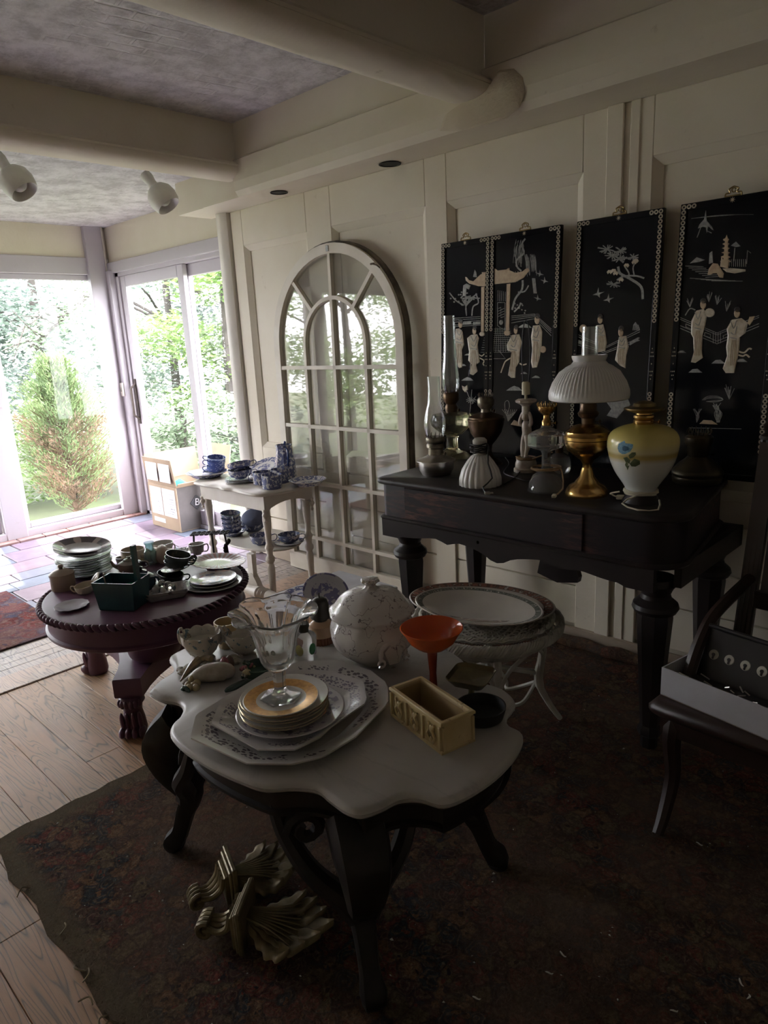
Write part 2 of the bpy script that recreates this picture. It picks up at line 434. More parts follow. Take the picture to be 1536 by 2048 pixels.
# far fixed windows
M_PANE = pane_glass('window_glass', (0.97, 0.985, 0.98), 0.25, 0.0)
zb0 = atX(160, 1035, XF).z
yR = atX(192, 700, XF).y
def fixed_window(i, y0, y1, z0, z1):
    fr = B(); fw = 0.045
    for a in ((y0, y0+fw, z0, z1), (y1-fw, y1, z0, z1), (y0+fw, y1-fw, z0, z0+fw), (y0+fw, y1-fw, z1-fw, z1)):
        fr.bevbox(XF-0.06, XF-0.01, a[0], a[1], a[2], a[3], 0.004)
    wnd = struct('window_%d' % i, fr, M_WIN)
    g = B(); g.box(XF-0.042, XF-0.038, y0+fw, y1-fw, z0+fw, z1-fw); g.build('window_pane', M_PANE, wnd, False)
    s = B(); s.bevbox(XF-0.05, XF+0.035, y0-0.02, y1+0.02, max(z0-0.07, 0.0), z0, 0.006); s.build('window_sill', M_WIN, wnd, False)
    return wnd
yL = atX(52, 1070, XF).y
fixed_window(1, yL+0.01, atX(232, 700, XF).y, 0.07, hb)
fixed_window(2, yL-1.55, yL-0.17, 0.07, hb)
fixed_window(3, yL-3.1, yL-1.72, 0.07, hb)
for y in (yL-0.16, yL-1.71):
    t = B(); t.bevbox(XF-0.06, XF+0.04, y, y+0.17, 0.0, hb+0.01, 0.006); struct('trim_%d' % (13 if y > 0.9 else 14), t, M_WIN)
yq = atX(232, 700, XF).y
t = B(); t.bevbox(XF-0.07, XF+0.01, yq, 3.0, 0, ht, 0.004); t.bevbox(XF-0.02, XF+0.03, yq, yq+0.06, 0.0, hb, 0.004); struct('trim_15', t, M_WIN)
# sliding door in the side wall
def slider():
    x0, x1 = -6.08, -4.25; zz0, z1 = 0.06, sh-0.02
    xm = atY(380, 700, YS+0.02).x
    fr = B()
    for a in ((x0, x0+0.05, 0, z1), (x1-0.05, x1, 0, z1), (x0, x1, z1-0.03, z1+0.01), (x0, x1, 0.0, 0.03)): fr.box(a[0], a[1], YS-0.01, YS+0.10, a[2], a[3])
    d = struct('door_1', fr, M_WIN)
    for (a, b_, y) in ((x0+0.05, xm+0.045, YS+0.005), (xm-0.045, x1-0.05, YS+0.055)):
        s = B(); fw = 0.085
        for q in ((a, a+fw, 0.03, z1-0.03), (b_-fw, b_, 0.03, z1-0.03), (a+fw, b_-fw, 0.03, 0.15), (a+fw, b_-fw, z1-0.12, z1-0.03)): s.bevbox(q[0], q[1], y, y+0.04, q[2], q[3], 0.004)
        so = s.build('door_sash', M_WIN, d, False)
        g = B(); g.box(a+fw, b_-fw, y+0.018, y+0.022, 0.15, z1-0.12); g.build('door_pane', M_PANE, so, False)
        if y < YS+0.03:
            h = B(); hz = 1.05; h.tube([(a+0.03, y, hz-0.16), (a+0.03, y-0.05, hz-0.12), (a+0.03, y-0.05, hz+0.12), (a+0.03, y, hz+0.16)], 0.011, 8); h.bevbox(a+0.015, a+0.045, y-0.008, y+0.001, hz-0.2, hz+0.2, 0.002)
            h.build('door_handle', simple('handle_bronze', (0.10, 0.08, 0.07), 0.4, 0.6), so)
slider()
P = atX(262, 767, XF+0.0)
P = atY(263, 767, YS-0.07)
t = thing('thermostat', 'small white wall switch plate on the corner post beside the sliding door', 'switch', (-6.13, YS-0.061, 1.16))
b = B(); b.bevbox(-0.035, 0.035, -0.012, 0.0, -0.06, 0.06, 0.004); b.build('switch_plate', M_TRIM, t, False)
b = B(); b.bevbox(-0.008, 0.008, -0.018, -0.011, -0.02, 0.02, 0.002); b.build('toggle', simple('switch_beige', (0.5, 0.48, 0.42), 0.4), t, False)
# ================================================================ FLOOR
fb = B(); fb.box(-6.45, XR, YB, 3.2, -0.06, -0.012)
floor = struct('floor', fb, simple('subfloor_dark', (0.10, 0.07, 0.05), 0.9))
def oak(name, tint):
    n = NT(name); v = n.map((1, 1, 1))
    wv = n.new('ShaderNodeTexNoise'); n.L(n.map((0.9, 9, 1)), wv.inputs['Vector']); wv.inputs['Scale'].default_value = 2.2; wv.inputs['Detail'].default_value = 1; wv.inputs['Distortion'].default_value = 0.4
    rings = n.m2('FRACT', n.m2('MULTIPLY', wv.outputs[0], 11.0))
    g = n.ramp(rings, [(0.0, 1), (0.12, 0.25), (0.35, 0), (0.85, 0.05), (1.0, 1)])
    fine = n.noise(n.map((3, 90, 1)), 6, 4)
    oi = n.new('ShaderNodeObjectInfo')
    base = n.mix(oi.outputs['Random'], tint, tuple(t_*0.72 for t_ in tint))
    base = n.mix(n.ramp(n.noise(v, 1.3, 5), [(0.35, 0), (0.65, 1)]), base, tuple(a*b_ for a, b_ in zip(tint, (0.95, 0.78, 0.66))))
    col = n.mix(n.m2('MULTIPLY', g, 1.0), base, tuple(t_*0.28 for t_ in tint))
    col = n.mix(n.m2('MULTIPLY', n.ramp(fine, [(0.45, 0), (0.7, 1)]), 0.35), col, tuple(t_*0.5 for t_ in tint))
    n.col(col).set(n.m2('ADD', 0.33, n.m2('MULTIPLY', n.noise(v, 3, 4), 0.25)), coat=0.0)
    n.bump(n.m2('ADD', n.m2('MULTIPLY', g, -1.0), fine), 0.25, 0.002); return n.m
M_OAK = oak('oak_floor_boards', (0.47, 0.30, 0.17))
M_OAKG = oak('grey_worn_boards', (0.46, 0.44, 0.42))
TH0, TH1 = -3.50, -3.32         # pale threshold board between oak and slate
rnd = random.Random(3)
nb = 0
# oak boards run along X; widths ~0.14
y = YB
while y < WY:
    wd = 0.135 if y > -0.6 else 0.5
    x = TH1+0.002
    while x < XR:
        ln = rnd.uniform(0.7, 1.6) if x < -0.6 and y > -0.6 else 4.0
        x2 = min(x+ln, XR)
        b = B(); b.bevbox(x+0.0008, x2-0.0008, y+0.0008, min(y+wd, WY)-0.0008, -0.014, -0.0005*rnd.random(), 0.0012)
        o = b.build('plank', M_OAK, floor, False); nb += 1
        x = x2
    y += wd
# threshold and grey boards running along Y
b = B(); b.bevbox(TH0, TH1, YB, WY, -0.014, 0.006, 0.004); b.build('threshold', oak('pale_threshold_oak', (0.56, 0.46, 0.38)), floor, False)
x = TH0-0.001
for wdt in (0.085, 0.07, 0.085, 0.075, 0.09):
    y = YB
    while y < WY:
        ln = rnd.uniform(1.0, 2.0); y2 = min(y+ln, WY)
        b = B(); b.bevbox(x-wdt+0.001, x-0.001, y+0.001, y2-0.001, -0.014, -0.001-0.001*rnd.random(), 0.0012); b.build('plank', M_OAKG, floor, False)
        y = y2
    x -= wdt
XSL = x
# slate paving: rows of flags, slightly uneven
def slate(name, c):
    n = NT(name); v = n.map(); oi = n.new('ShaderNodeObjectInfo')
    f = n.noise(v, 3.5, 7, 0.65)
    col = n.mix(n.ramp(f, [(0.3, 0), (0.7, 1)]), c, tuple(a*0.6 for a in c))
    n.col(col).set(n.m2('ADD', 0.22, n.m2('MULTIPLY', n.noise(v, 6, 5), 0.3))).bump(n.noise(v, 9, 7, 0.6), 0.35, 0.006); return n.m
SL = [slate('slate_grey', (0.17, 0.18, 0.23)), slate('slate_plum', (0.20, 0.15, 0.20)), slate('slate_blue', (0.135, 0.16, 0.21)), slate('slate_rose', (0.22, 0.155, 0.19))]
x = XSL; x_end = XF+0.14
k = 0
while x > x_end+0.05:
    wd = rnd.choice((0.2, 0.28, 0.34)); x2 = max(x-wd, x_end); y = YB if True else 0
    while y < 3.02:
        ln = rnd.uniform(0.3, 0.7) if y > -0.8 else 1.8; y2 = min(y+ln, 3.02)
        g = 0.004; b = B(); j = lambda: rnd.uniform(-0.003, 0.003)
        q = [(x2+g+j(), y+g+j()), (x-g+j(), y+g+j()), (x-g+j(), y2-g+j()), (x2+g+j(), y2-g+j())]
        z = -0.001-rnd.random()*0.003; cx = (x+x2)/2; cy = (y+y2)/2
        b.loft([[(p, r_, -0.012) for p, r_ in q], [(p, r_, z-0.003) for p, r_ in q], [(cx+(p-cx)*0.975, cy+(r_-cy)*0.985, z) for p, r_ in q]], False, True)
        pk = (1 if cy > 1.9 and rnd.random() < 0.75 else 0) or rnd.choice((0, 2, 0, 2, 1, 3 if cy > 1.5 else 0))
        b.build('flagstone', SL[pk], floor, False); y = y2
    x = x2
# brick strip along the far windows
MB = simple('sill_brick_red', (0.24, 0.12, 0.10), 0.7, c2=(0.30, 0.20, 0.19), scale=6, bump=0.3)
y = -0.6
while y < 3.0:
    b = B(); b.bevbox(XF+0.035, XF+0.135, y+0.004, min(y+0.205, 3.0)-0.004, -0.012, 0.012+0.002*rnd.random(), 0.004); b.build('brick', MB, floor, False); y += 0.205
# ================================================================ GARDEN OUTSIDE
gb = B(); gb.box(-30, -6.6, -16, 22, -0.6, -0.35); gb.box(-6.6, 8, 3.4, 22, -0.6, -0.30)
tag(gb.build('garden_ground', simple('leafy_soil', (0.07, 0.08, 0.04), 0.9, c2=(0.10, 0.13, 0.05), scale=2), None, False), 'leaf-strewn garden ground outside the windows', 'ground')['kind'] = 'structure'
def leafmat(name, c1, c2, tr=0.35):
    n = NT(name); f = n.noise(n.map(), 2.2, 3); f2 = n.noise(n.map(), 23, 2)
    col = n.mix(n.ramp(f, [(0.4, 0), (0.6, 1)]), c1, c2)
    col = n.mix(n.m2('MULTIPLY', n.ramp(f2, [(0.45, 0), (0.65, 1)]), 0.5), col, tuple(min(1, a*1.35) for a in c1))
    n.col(col).set(0.45)
    t = n.new('ShaderNodeBsdfTranslucent'); n.L(col, t.inputs[0])
    mx = n.new('ShaderNodeMixShader'); mx.inputs[0].default_value = tr
    n.L(n.b.outputs[0], mx.inputs[1]); n.L(t.outputs[0], mx.inputs[2]); n.L(mx.outputs[0], n.out.inputs[0]); return n.m
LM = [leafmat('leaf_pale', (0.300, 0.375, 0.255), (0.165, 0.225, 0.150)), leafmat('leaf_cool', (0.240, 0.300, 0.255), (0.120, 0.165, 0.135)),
      leafmat('leaf_bright', (0.240, 0.345, 0.120), (0.135, 0.225, 0.075)), leafmat('leaf_dark', (0.135, 0.180, 0.150), (0.075, 0.105, 0.090))]  # last entry is a darker leaf tone, mainly for the tall back trees
M_BARK = simple('grey_bark', (0.08, 0.07, 0.06), 0.9, c2=(0.04, 0.035, 0.03), bump=0.6, bscale=30)
rl = random.Random(11)
def leaves(b, c, rad, n, size, flat=0.35):
    for i in range(n):
        while True:
            p = Vector((rl.uniform(-1, 1), rl.uniform(-1, 1), rl.uniform(-1, 1)))
            if p.length < 1: break
        p = Vector((c[0]+p.x*rad[0], c[1]+p.y*rad[1], c[2]+p.z*rad[2]))
        a = rl.uniform(0, 2*pi); t = rl.gauss(0, flat); s = size*rl.uniform(0.6, 1.3)
        d = Vector((cos(a), sin(a), t-0.15)); d.normalize()
        q = d.cross(Vector((rl.gauss(0, .4), rl.gauss(0, .4), 1))).normalized()
        m = p+d*s*0.5
        b.add([p, m+q*s*0.27, p+d*s, m-q*s*0.27], [(0, 1, 2, 3)])
def tree(x, y, h, clusters, mat, label, trunk=0.09, cat='tree', name='broadleaf_tree', size=0.085, dens=1.0):
    t = thing(name, label, cat, (x, y, -0.36), group='garden %ss beyond the glass' % cat)
    tb = B(); pts = [(0, 0, 0), (0.06*rl.uniform(-1, 1), 0.05, h*0.4), (0.15*rl.uniform(-1, 1), 0.1, h*0.8)]
    tb.tube(spline(pts, 4), [trunk*(1-0.08*k) for k in range(9)], 8)
    for k in range(5):
        a = rl.uniform(0, 2*pi); z = h*rl.uniform(0.35, 0.75); L_ = h*0.35
        tb.tube(spline([(0, 0, z), (cos(a)*L_*.5, sin(a)*L_*.5, z+L_*.25), (cos(a)*L_, sin(a)*L_, z+L_*.35)], 3), [trunk*.35*(1-.11*q) for q in range(7)], 6)
    tb.build('trunk', M_BARK, t)
    lb = B()
    for (cx, cy, cz, rx, ry, rz, n) in clusters: leaves(lb, (cx, cy, cz), (rx, ry, rz), int(n*dens), size)
    o = lb.build('foliage', mat, t, False); o['kind'] = 'stuff'
    return t
def cloud(n, R, h0, h1, k=14):
    out = []
    for i in range(k):
        a = rl.uniform(0, 2*pi); q = sqrt(rl.random())*R*0.8
        out.append((cos(a)*q, sin(a)*q, rl.uniform(h0, h1), R*rl.uniform(.3, .5), R*rl.uniform(.3, .5), R*rl.uniform(.16, .32), n//k))
    return out
spots = [(-10.2, 1.2, 5.2, 1.7, 0), (-10.8, 4.0, 5.6, 1.9, 1), (-11.6, 6.6, 5.8, 1.9, 0), (-9.6, 8.0, 5.4, 1.7, 0), (-7.6, 8.6, 5.6, 1.8, 1), (-12.4, -1.2, 5.5, 2.0, 1),
         (-9.0, 6.0, 4.6, 1.3, 2), (-5.6, 9.6, 5.6, 1.9, 0), (-13.5, 9.5, 7.0, 2.6, 3), (-15.0, 4.5, 7.0, 2.8, 3), (-15.0, 0.0, 7.0, 2.8, 3), (-10.5, 12.5, 7.0, 2.8, 3), (-6.5, 13, 7, 2.8, 3), (-12, -5, 6, 2.3, 0), (-9.4, -3.2, 5, 1.8, 2)]
for (x, y, h, R_, k) in spots:
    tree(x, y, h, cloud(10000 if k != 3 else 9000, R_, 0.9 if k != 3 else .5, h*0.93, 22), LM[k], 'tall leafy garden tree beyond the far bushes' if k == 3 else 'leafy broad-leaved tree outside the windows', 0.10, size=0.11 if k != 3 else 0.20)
# low shrubs and ferny ground cover
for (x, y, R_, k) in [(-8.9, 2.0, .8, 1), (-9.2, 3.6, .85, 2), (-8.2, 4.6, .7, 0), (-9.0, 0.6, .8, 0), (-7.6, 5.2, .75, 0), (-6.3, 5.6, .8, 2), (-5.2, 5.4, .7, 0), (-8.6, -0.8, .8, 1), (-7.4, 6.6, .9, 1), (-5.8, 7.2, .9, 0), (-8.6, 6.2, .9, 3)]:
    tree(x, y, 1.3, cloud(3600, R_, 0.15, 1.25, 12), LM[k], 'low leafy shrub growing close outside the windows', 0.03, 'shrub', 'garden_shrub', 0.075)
# cedar-like bush right outside the far window
CB = [leafmat('conifer_green', (0.185, 0.255, 0.105), (0.105, 0.165, 0.07)), leafmat('conifer_rust', (0.21, 0.135, 0.085), (0.14, 0.10, 0.065))]
t = thing('conifer_bush', 'feathery yellow-green conifer bush with rusty lower sprays just outside the far window', 'bush', (-7.6, 2.95, -0.36))
sb = B(); sb.tube(spline([(0, 0, 0), (-.02, .0, .7), (.02, -.03, 1.6)], 5), [.03*(1-.07*k) for k in range(11)], 7)
g1, g2 = B(), B()
for i in range(330):
    z = 0.25+1.55*rl.random()**0.9; a = rl.uniform(0, 2*pi); wmax = 0.52*(1-((z-0.65)/1.3)**2) if z > .65 else .42+z*.15
    wmax = max(wmax, .05)*rl.uniform(.6, 1.05)
    tip = Vector((cos(a)*wmax, sin(a)*wmax, z+wmax*0.45)); base = Vector((0, 0, max(z-.1, 0)))
    sb.tube([base, base.lerp(tip, .5)-Vector((0, 0, .03)), tip], [.006, .004, .002], 4)
    tgt = g2 if (z < 1.05 and rl.random() < .55) else g1
    for k in range(60):
        f = .35+.65*rl.random(); p = base.lerp(tip, f)+Vector((rl.gauss(0, .035), rl.gauss(0, .035), rl.gauss(0, .03)))
        d = ((tip-base).normalized()+Vector((rl.gauss(0, .5), rl.gauss(0, .5), .35+rl.gauss(0, .3)))).normalized(); s = .05
        q = d.cross(Vector((rl.gauss(0, 1), rl.gauss(0, 1), .3))).normalized()*.006
        tgt.add([p-q, p+q, p+d*s], [(0, 1, 2)])
sb.build('stem', simple('conifer_bark', (0.12, 0.08, 0.05), 0.9), t)
g1.build('foliage', CB[0], t, False)['kind'] = 'stuff'
o = g2.build('foliage', CB[1], t, False); o['kind'] = 'stuff'; o['label'] = 'rust-brown dying sprays'
# long dark bough hanging across the far window
br = B(); A = atX(215, 545, -8); Bq = atX(150, 615, -8); C_ = atX(60, 695, -8)
br.tube(spline([A+Vector((0, .8, .9)), A, Bq, C_], 5), [.045-.0022*k for k in range(16)], 8)
for k in range(7):
    p = Bq.lerp(C_, k/7); br.tube([p, p+Vector((.1, -.12*rl.random()-.1, .12*rl.uniform(-1, 1))), p+Vector((.15, -.4, .25*rl.uniform(-1, 1)))], [.014, .009, .004], 5)
lb = B()
for k in range(9): q = A.lerp(C_, k/8); leaves(lb, (q.x, q.y, q.z+.05), (.4, .3, .14), 150, .07)
bt = thing('tree_bough', 'long dark diagonal bough hanging across the far window', 'branch', A)
T0 = -A
for (bb, nm, mm) in ((br, 'limb', M_BARK), (lb, 'foliage', LM[0])):
    bb.v = [tuple(Vector(v)+T0) for v in bb.v]; o = bb.build(nm, mm, bt, nm == 'limb')
    if nm == 'foliage': o['kind'] = 'stuff'
# ================================================================ RUGS
def rug_mat(name, pal, border, sc=1.0):
    n = NT(name); v = n.map()
    nz = n.noise(v, 3.0, 4); warp = n.new('ShaderNodeVectorMath', operation='ADD'); n.L(v, warp.inputs[0])
    wn = n.new('ShaderNodeTexNoise'); n.L(v, wn.inputs[0]); wn.inputs['Scale'].default_value = 9*sc; wn.inputs['Detail'].default_value = 3
    sub = n.new('ShaderNodeVectorMath', operation='SCALE'); n.L(wn.outputs[1], sub.inputs[0]); sub.inputs['Scale'].default_value = 0.13/sc
    n.L(sub.outputs[0], warp.inputs[1]); wv = warp.outputs[0]
    cells = n.vor(wv, 11*sc, out='Color'); dist = n.vor(wv, 11*sc); edge = n.vor(wv, 11*sc, 'DISTANCE_TO_EDGE')
    spk = n.new('ShaderNodeSeparateColor'); n.L(cells, spk.inputs[0])
    col = n.ramp(spk.outputs[0], [(0.0, pal[0]), (0.22, pal[1]), (0.45, pal[2]), (0.62, pal[3]), (0.8, pal[4])], 'CONSTANT')
    ringm = n.m2('FRACT', n.m2('MULTIPLY', dist, 4.2))
    col = n.mix(n.ramp(ringm, [(0.45, 0), (0.62, .6), (0.8, .6), (0.95, 0)]), col, pal[5])
    col = n.mix(n.ramp(edge, [(0.03, .6), (0.12, 0)]), col, pal[6])
    # second finer flower layer
    d2 = n.vor(wv, 26*sc); c2 = n.vor(wv, 26*sc, out='Color'); s2 = n.new('ShaderNodeSeparateColor'); n.L(c2, s2.inputs[0])
    m2_ = n.m2('MULTIPLY', n.m2('LESS_THAN', d2, 0.33), n.m2('GREATER_THAN', s2.outputs[1], 0.45))
    col = n.mix(m2_, col, n.ramp(s2.outputs[2], [(0, pal[3]), (0.35, pal[1]), (0.7, pal[6])], 'CONSTANT'))
    pile = n.noise(v, 160, 3, 0.7)
    col = n.mix(n.ramp(n.noise(n.map(loc=(7, 7, 7)), 55, 4, .7), [(0.36, 0.6), (0.56, 0)]), col, tuple(a*0.3 for a in pal[0]))
    col = n.mix(n.ramp(pile, [(0.35, 0.55), (0.62, 0)]), col, tuple(a*0.25 for a in pal[0]))
    worn = n.ramp(n.noise(n.map(loc=(5, 2, 0)), 2.2, 5, 0.6), [(0.40, 0), (0.65, 1)])
    col = n.mix(n.m2('MULTIPLY', worn, 0.75), col, pal[7])
    # plain border strip near two edges
    sp = n.new('ShaderNodeSeparateXYZ'); n.L(n.tc.outputs['Object'], sp.inputs[0])
    e = n.m2('MINIMUM', n.m2('SUBTRACT', sp.outputs[0], border[0]), n.m2('SUBTRACT', sp.outputs[1], border[1]))
    e2 = n.m2('ADD', e, n.m2('MULTIPLY', n.noise(v, 14, 4), 0.02))
    col = n.mix(n.m2('MULTIPLY', n.ramp(e2, [(0.05, 1), (0.10, 0)]), 0.85), col, border[2])
    n.col(col).set(0.95, spec=0.1, sheen=0.0)
    n.bump(n.m2('ADD', pile, n.m2('MULTIPLY', n.noise(v, 48, 5, 0.75), 2.2)), 1.0, 0.02); return n.m
RUG = rug_mat('worn_persian_wool', [(0.15, 0.075, 0.06), (0.28, 0.085, 0.06), (0.25, 0.18, 0.10), (0.32, 0.17, 0.09), (0.07, 0.08, 0.085), (0.31, 0.21, 0.13), (0.065, 0.05, 0.05), (0.22, 0.145, 0.10)], (-2.27, 0.44, (0.17, 0.13, 0.08)), 1.9)
b = B(); NX, NY = 90, 60
x0, x1, y0, y1 = -2.27, 1.6, 0.44, 2.84
vs = []; rk = random.Random(5)
for j in range(NY+1):
    for i in range(NX+1):
        u, v = i/NX, j/NY; x = x0+(x1-x0)*u; y = y0+(y1-y0)*v
        if i == 0: x += 0.006*sin(j*1.7)+0.004*rk.random()
        if j == 0: y += 0.008*sin(i*0.9)+0.006*rk.random()-0.05*u
        z = 0.004+0.0015*noise.noise(Vector((x*4, y*4, 0)))
        vs.append((x, y, z))
fs = [(j*(NX+1)+i, j*(NX+1)+i+1, (j+1)*(NX+1)+i+1, (j+1)*(NX+1)+i) for j in range(NY) for i in range(NX)]
b.add(vs, fs)
ring = [i for i in range(NX+1)]+[(k+1)*(NX+1)+NX for k in range(NY)]+[NY*(NX+1)+i for i in range(NX-1, -1, -1)]+[k*(NX+1) for k in range(NY-1, 0, -1)]
b.loft([[(vs[i][0], vs[i][1], 0.0005) for i in ring], [vs[i] for i in ring]], False, False)
tag(b.build('persian_rug', RUG), 'large worn red-brown patterned wool rug under the marble table', 'rug')
tb_ = B(); tb_.tube([(-1.78+.03*k, 2.822+.006*sin(k*.8), .032+.003*sin(k*1.3)) for k in range(30)], [.028+.003*sin(k*.9) for k in range(30)], 12)
tag(tb_.build('rolled_rug', RUG), 'small dark rolled rug lying against the skirting under the piano', 'rug')
# loose frayed threads at the rug's corner
fr_ = B()
for (px, py) in [(165, 1965), (185, 2010), (215, 2030), (60, 1775), (120, 1870), (150, 1930), (235, 2045)]:
    p = atZ(px, py, 0.004); a = rk.uniform(0, 6.28)
    fr_.tube(spline([(p.x, p.y, .004), (p.x+.02*cos(a), p.y+.02*sin(a), .012), (p.x+.04*cos(a+.6), p.y+.04*sin(a+.6), .004)], 4), .0022, 5)
tag(fr_.build('frayed_thread', simple('jute', (0.28, 0.22, 0.13), 0.9)), 'loose frayed jute threads along the rug edge', 'thread', kind='stuff')
# paint flakes scattered on the rug
fl = B()
for k in range(230):
    x = rk.uniform(-2.2, -0.2); y = rk.uniform(0.5, 2.6); a = rk.uniform(0, 6.28); s = rk.uniform(.001, .0038)*(2 if rk.random() < .1 else 1)
    z = .0065+.001*rk.random()
    fl.add([(x+s*cos(a), y+s*sin(a), z), (x-s*.6*sin(a), y+s*.6*cos(a), z+s*.6), (x-s*cos(a), y-s*sin(a), z), (x+s*.7*sin(a), y-s*.5*cos(a), z+.001)], [(0, 1, 2, 3)])
tag(fl.build('paint_flakes', simple('flake_white', (0.75, 0.72, 0.62), 0.7), None, False), 'tiny pale paint flakes and crumbs strewn over the dark rug', 'debris', kind='stuff')
for (px, py) in [(1130, 1905), (1098, 1940), (1345, 2015), (1490, 1965), (1488, 1990), (1400, 1685), (954, 1990)]:
    p = atZ(px, py, .0075); cb = B(); a = rk.uniform(0, 6.28)
    cb.strip([tuple(Vector((0.012*cos(a+q*.35), 0.012*sin(a+q*.35), .002+.003*sin(q)))+p) for q in range(6)], [.001, .003, .004, .004, .003, .001], .0015)
    tag(cb.build('paint_chip', MATS['flake_white']), 'curled pale paint chip lying on the dark right side of the rug', 'chip', 'curled paint chips on the rug')
RED = rug_mat('red_blue_runner', [(0.27, 0.07, 0.065), (0.34, 0.09, 0.08), (0.13, 0.18, 0.28), (0.32, 0.16, 0.12), (0.10, 0.12, 0.20), (0.36, 0.26, 0.22), (0.09, 0.08, 0.13), (0.31, 0.17, 0.17)], (-90, -90, (0, 0, 0)), 0.7)
c0, c1_, c2_, c3_ = atZ(0, 1302, .006), atZ(120, 1262, .006), atZ(105, 1158, .006), atZ(0, 1185, .006)
rb = B(); X0 = (c2_.x+c3_.x)/2; X1 = (c0.x+c1_.x)/2
rb.bevbox(X0, X1, -1.2, c1_.y+0.05, -0.001, 0.009, 0.003)
tag(rb.build('red_runner', RED, None, False), 'red and blue patterned runner rug on the slate floor at the left', 'rug')
# ================================================================ MARBLE-TOP TABLE
MZ = 0.56
S_ = (1.5-MZ)/1.0
OUT = [(-1.866, .852), (-1.803, .856), (-1.749, .877), (-1.700, .868), (-1.660, .835), (-1.640, .800), (-1.600, .772), (-1.507, .758), (-1.389, .762), (-1.276, .780), (-1.217, .799), (-1.168, .846), (-1.118, .872), (-1.073, .868), (-1.013, .865), (-.978, .880), (-.958, .924), (-.949, .970), (-.915, 1.002), (-.862, 1.021), (-.838, 1.085), (-.830, 1.18), (-.842, 1.28), (-.875, 1.359), (-.925, 1.372), (-.955, 1.405), (-.966, 1.45), (-.984, 1.488), (-1.044, 1.520), (-1.114, 1.518), (-1.18, 1.545), (-1.253, 1.60), (-1.36, 1.628), (-1.488, 1.635), (-1.60, 1.61), (-1.665, 1.585), (-1.71, 1.535), (-1.78, 1.52), (-1.85, 1.515), (-1.885, 1.46), (-1.90, 1.41), (-1.96, 1.395), (-2.0, 1.37), (-2.03, 1.30), (-2.045, 1.22), (-2.055, 1.12), (-2.037, 1.019), (-1.975, .995), (-1.925, .963), (-1.90, .90)]
OUT = [(x*S_, y*S_) for x, y in OUT]
mc = Vector((sum(p[0] for p in OUT)/len(OUT), sum(p[1] for p in OUT)/len(OUT)))
OUTS = spline(OUT+[OUT[0]], 4)[:-1]
def inset(poly, d):
    n = len(poly); out = []
    for i in range(n):
        a = Vector(poly[i-2]); c = Vector(poly[(i+2) % n]); t = (c-a).normalized(); out.append((poly[i][0]-t.y*d, poly[i][1]+t.x*d))
    return out
mt = thing('marble_table', 'low table with a scalloped grey marble top on carved black wooden legs', 'table', (mc.x, mc.y, .003))
def loc(poly): return [(x-mc.x, y-mc.y) for x, y in poly]
def marble():
    n = NT('grey_marble'); v = n.map()
    f = n.noise(v, 2.2, 8, 0.6, 1.2); ve = n.ramp(n.m2('ABSOLUTE', n.m2('SUBTRACT', f, 0.5)), [(0.0, 1), (0.02, 0)])
    col = n.mix(n.ramp(n.noise(v, 6, 6), [(0.3, 0), (0.7, 1)]), (0.50, 0.48, 0.45), (0.42, 0.40, 0.36))
    col = n.mix(n.m2('MULTIPLY', ve, 0.35), col, (0.32, 0.30, 0.28))
    st = n.ramp(n.noise(n.map(loc=(1, 7, 0)), 14, 3, 0.7), [(0.70, 0), (0.76, 1)]); col = n.mix(n.m2('MULTIPLY', st, 0.7), col, (0.16, 0.10, 0.07))
    n.col(col).set(0.34).bump(n.noise(v, 30, 4), 0.05, 0.002); return n.m
b = B(); th = 0.028; rings = []
for (d, z) in ((0.030, MZ-th), (0.016, MZ-th), (0.008, MZ-th+.004), (0.004, MZ-th+.010), (0.010, MZ-th+.013), (0.004, MZ-.012), (0.006, MZ-.006), (0.010, MZ-.002), (0.016, MZ)):
    rings.append([(x, y, z) for x, y in loc(inset(OUTS, d-0.004))])
b.loft(rings, True, True)
b.build('marble_top', marble(), mt, auto=50)
BLK = simple('black_lacquered_wood', (0.012, 0.011, 0.010), 0.42, spec=.25, c2=(0.03, 0.025, 0.022), scale=10, bump=0.1)
ap = B(); rings = []
for (d, z) in ((0.045, MZ-th-.001), (0.045, MZ-th-.012), (0.035, MZ-th-.016), (0.038, MZ-th-.026), (0.052, MZ-th-.034), (0.054, MZ-th-.075), (0.045, MZ-th-.080), (0.048, MZ-th-.092), (0.07, MZ-th-.094)):
    rings.append([(x, y, z) for x, y in loc(inset(OUTS, d))])
ap.loft(rings, True, True); ap.build('apron', BLK, mt, auto=50)
FT = [atZ(745, 2000), atZ(362, 1700), atZ(985, 1735)]
FT.append(FT[1]+FT[2]-FT[0])
cen = Vector(((FT[0].x+FT[3].x)/2, (FT[0].y+FT[3].y)/2, 0))
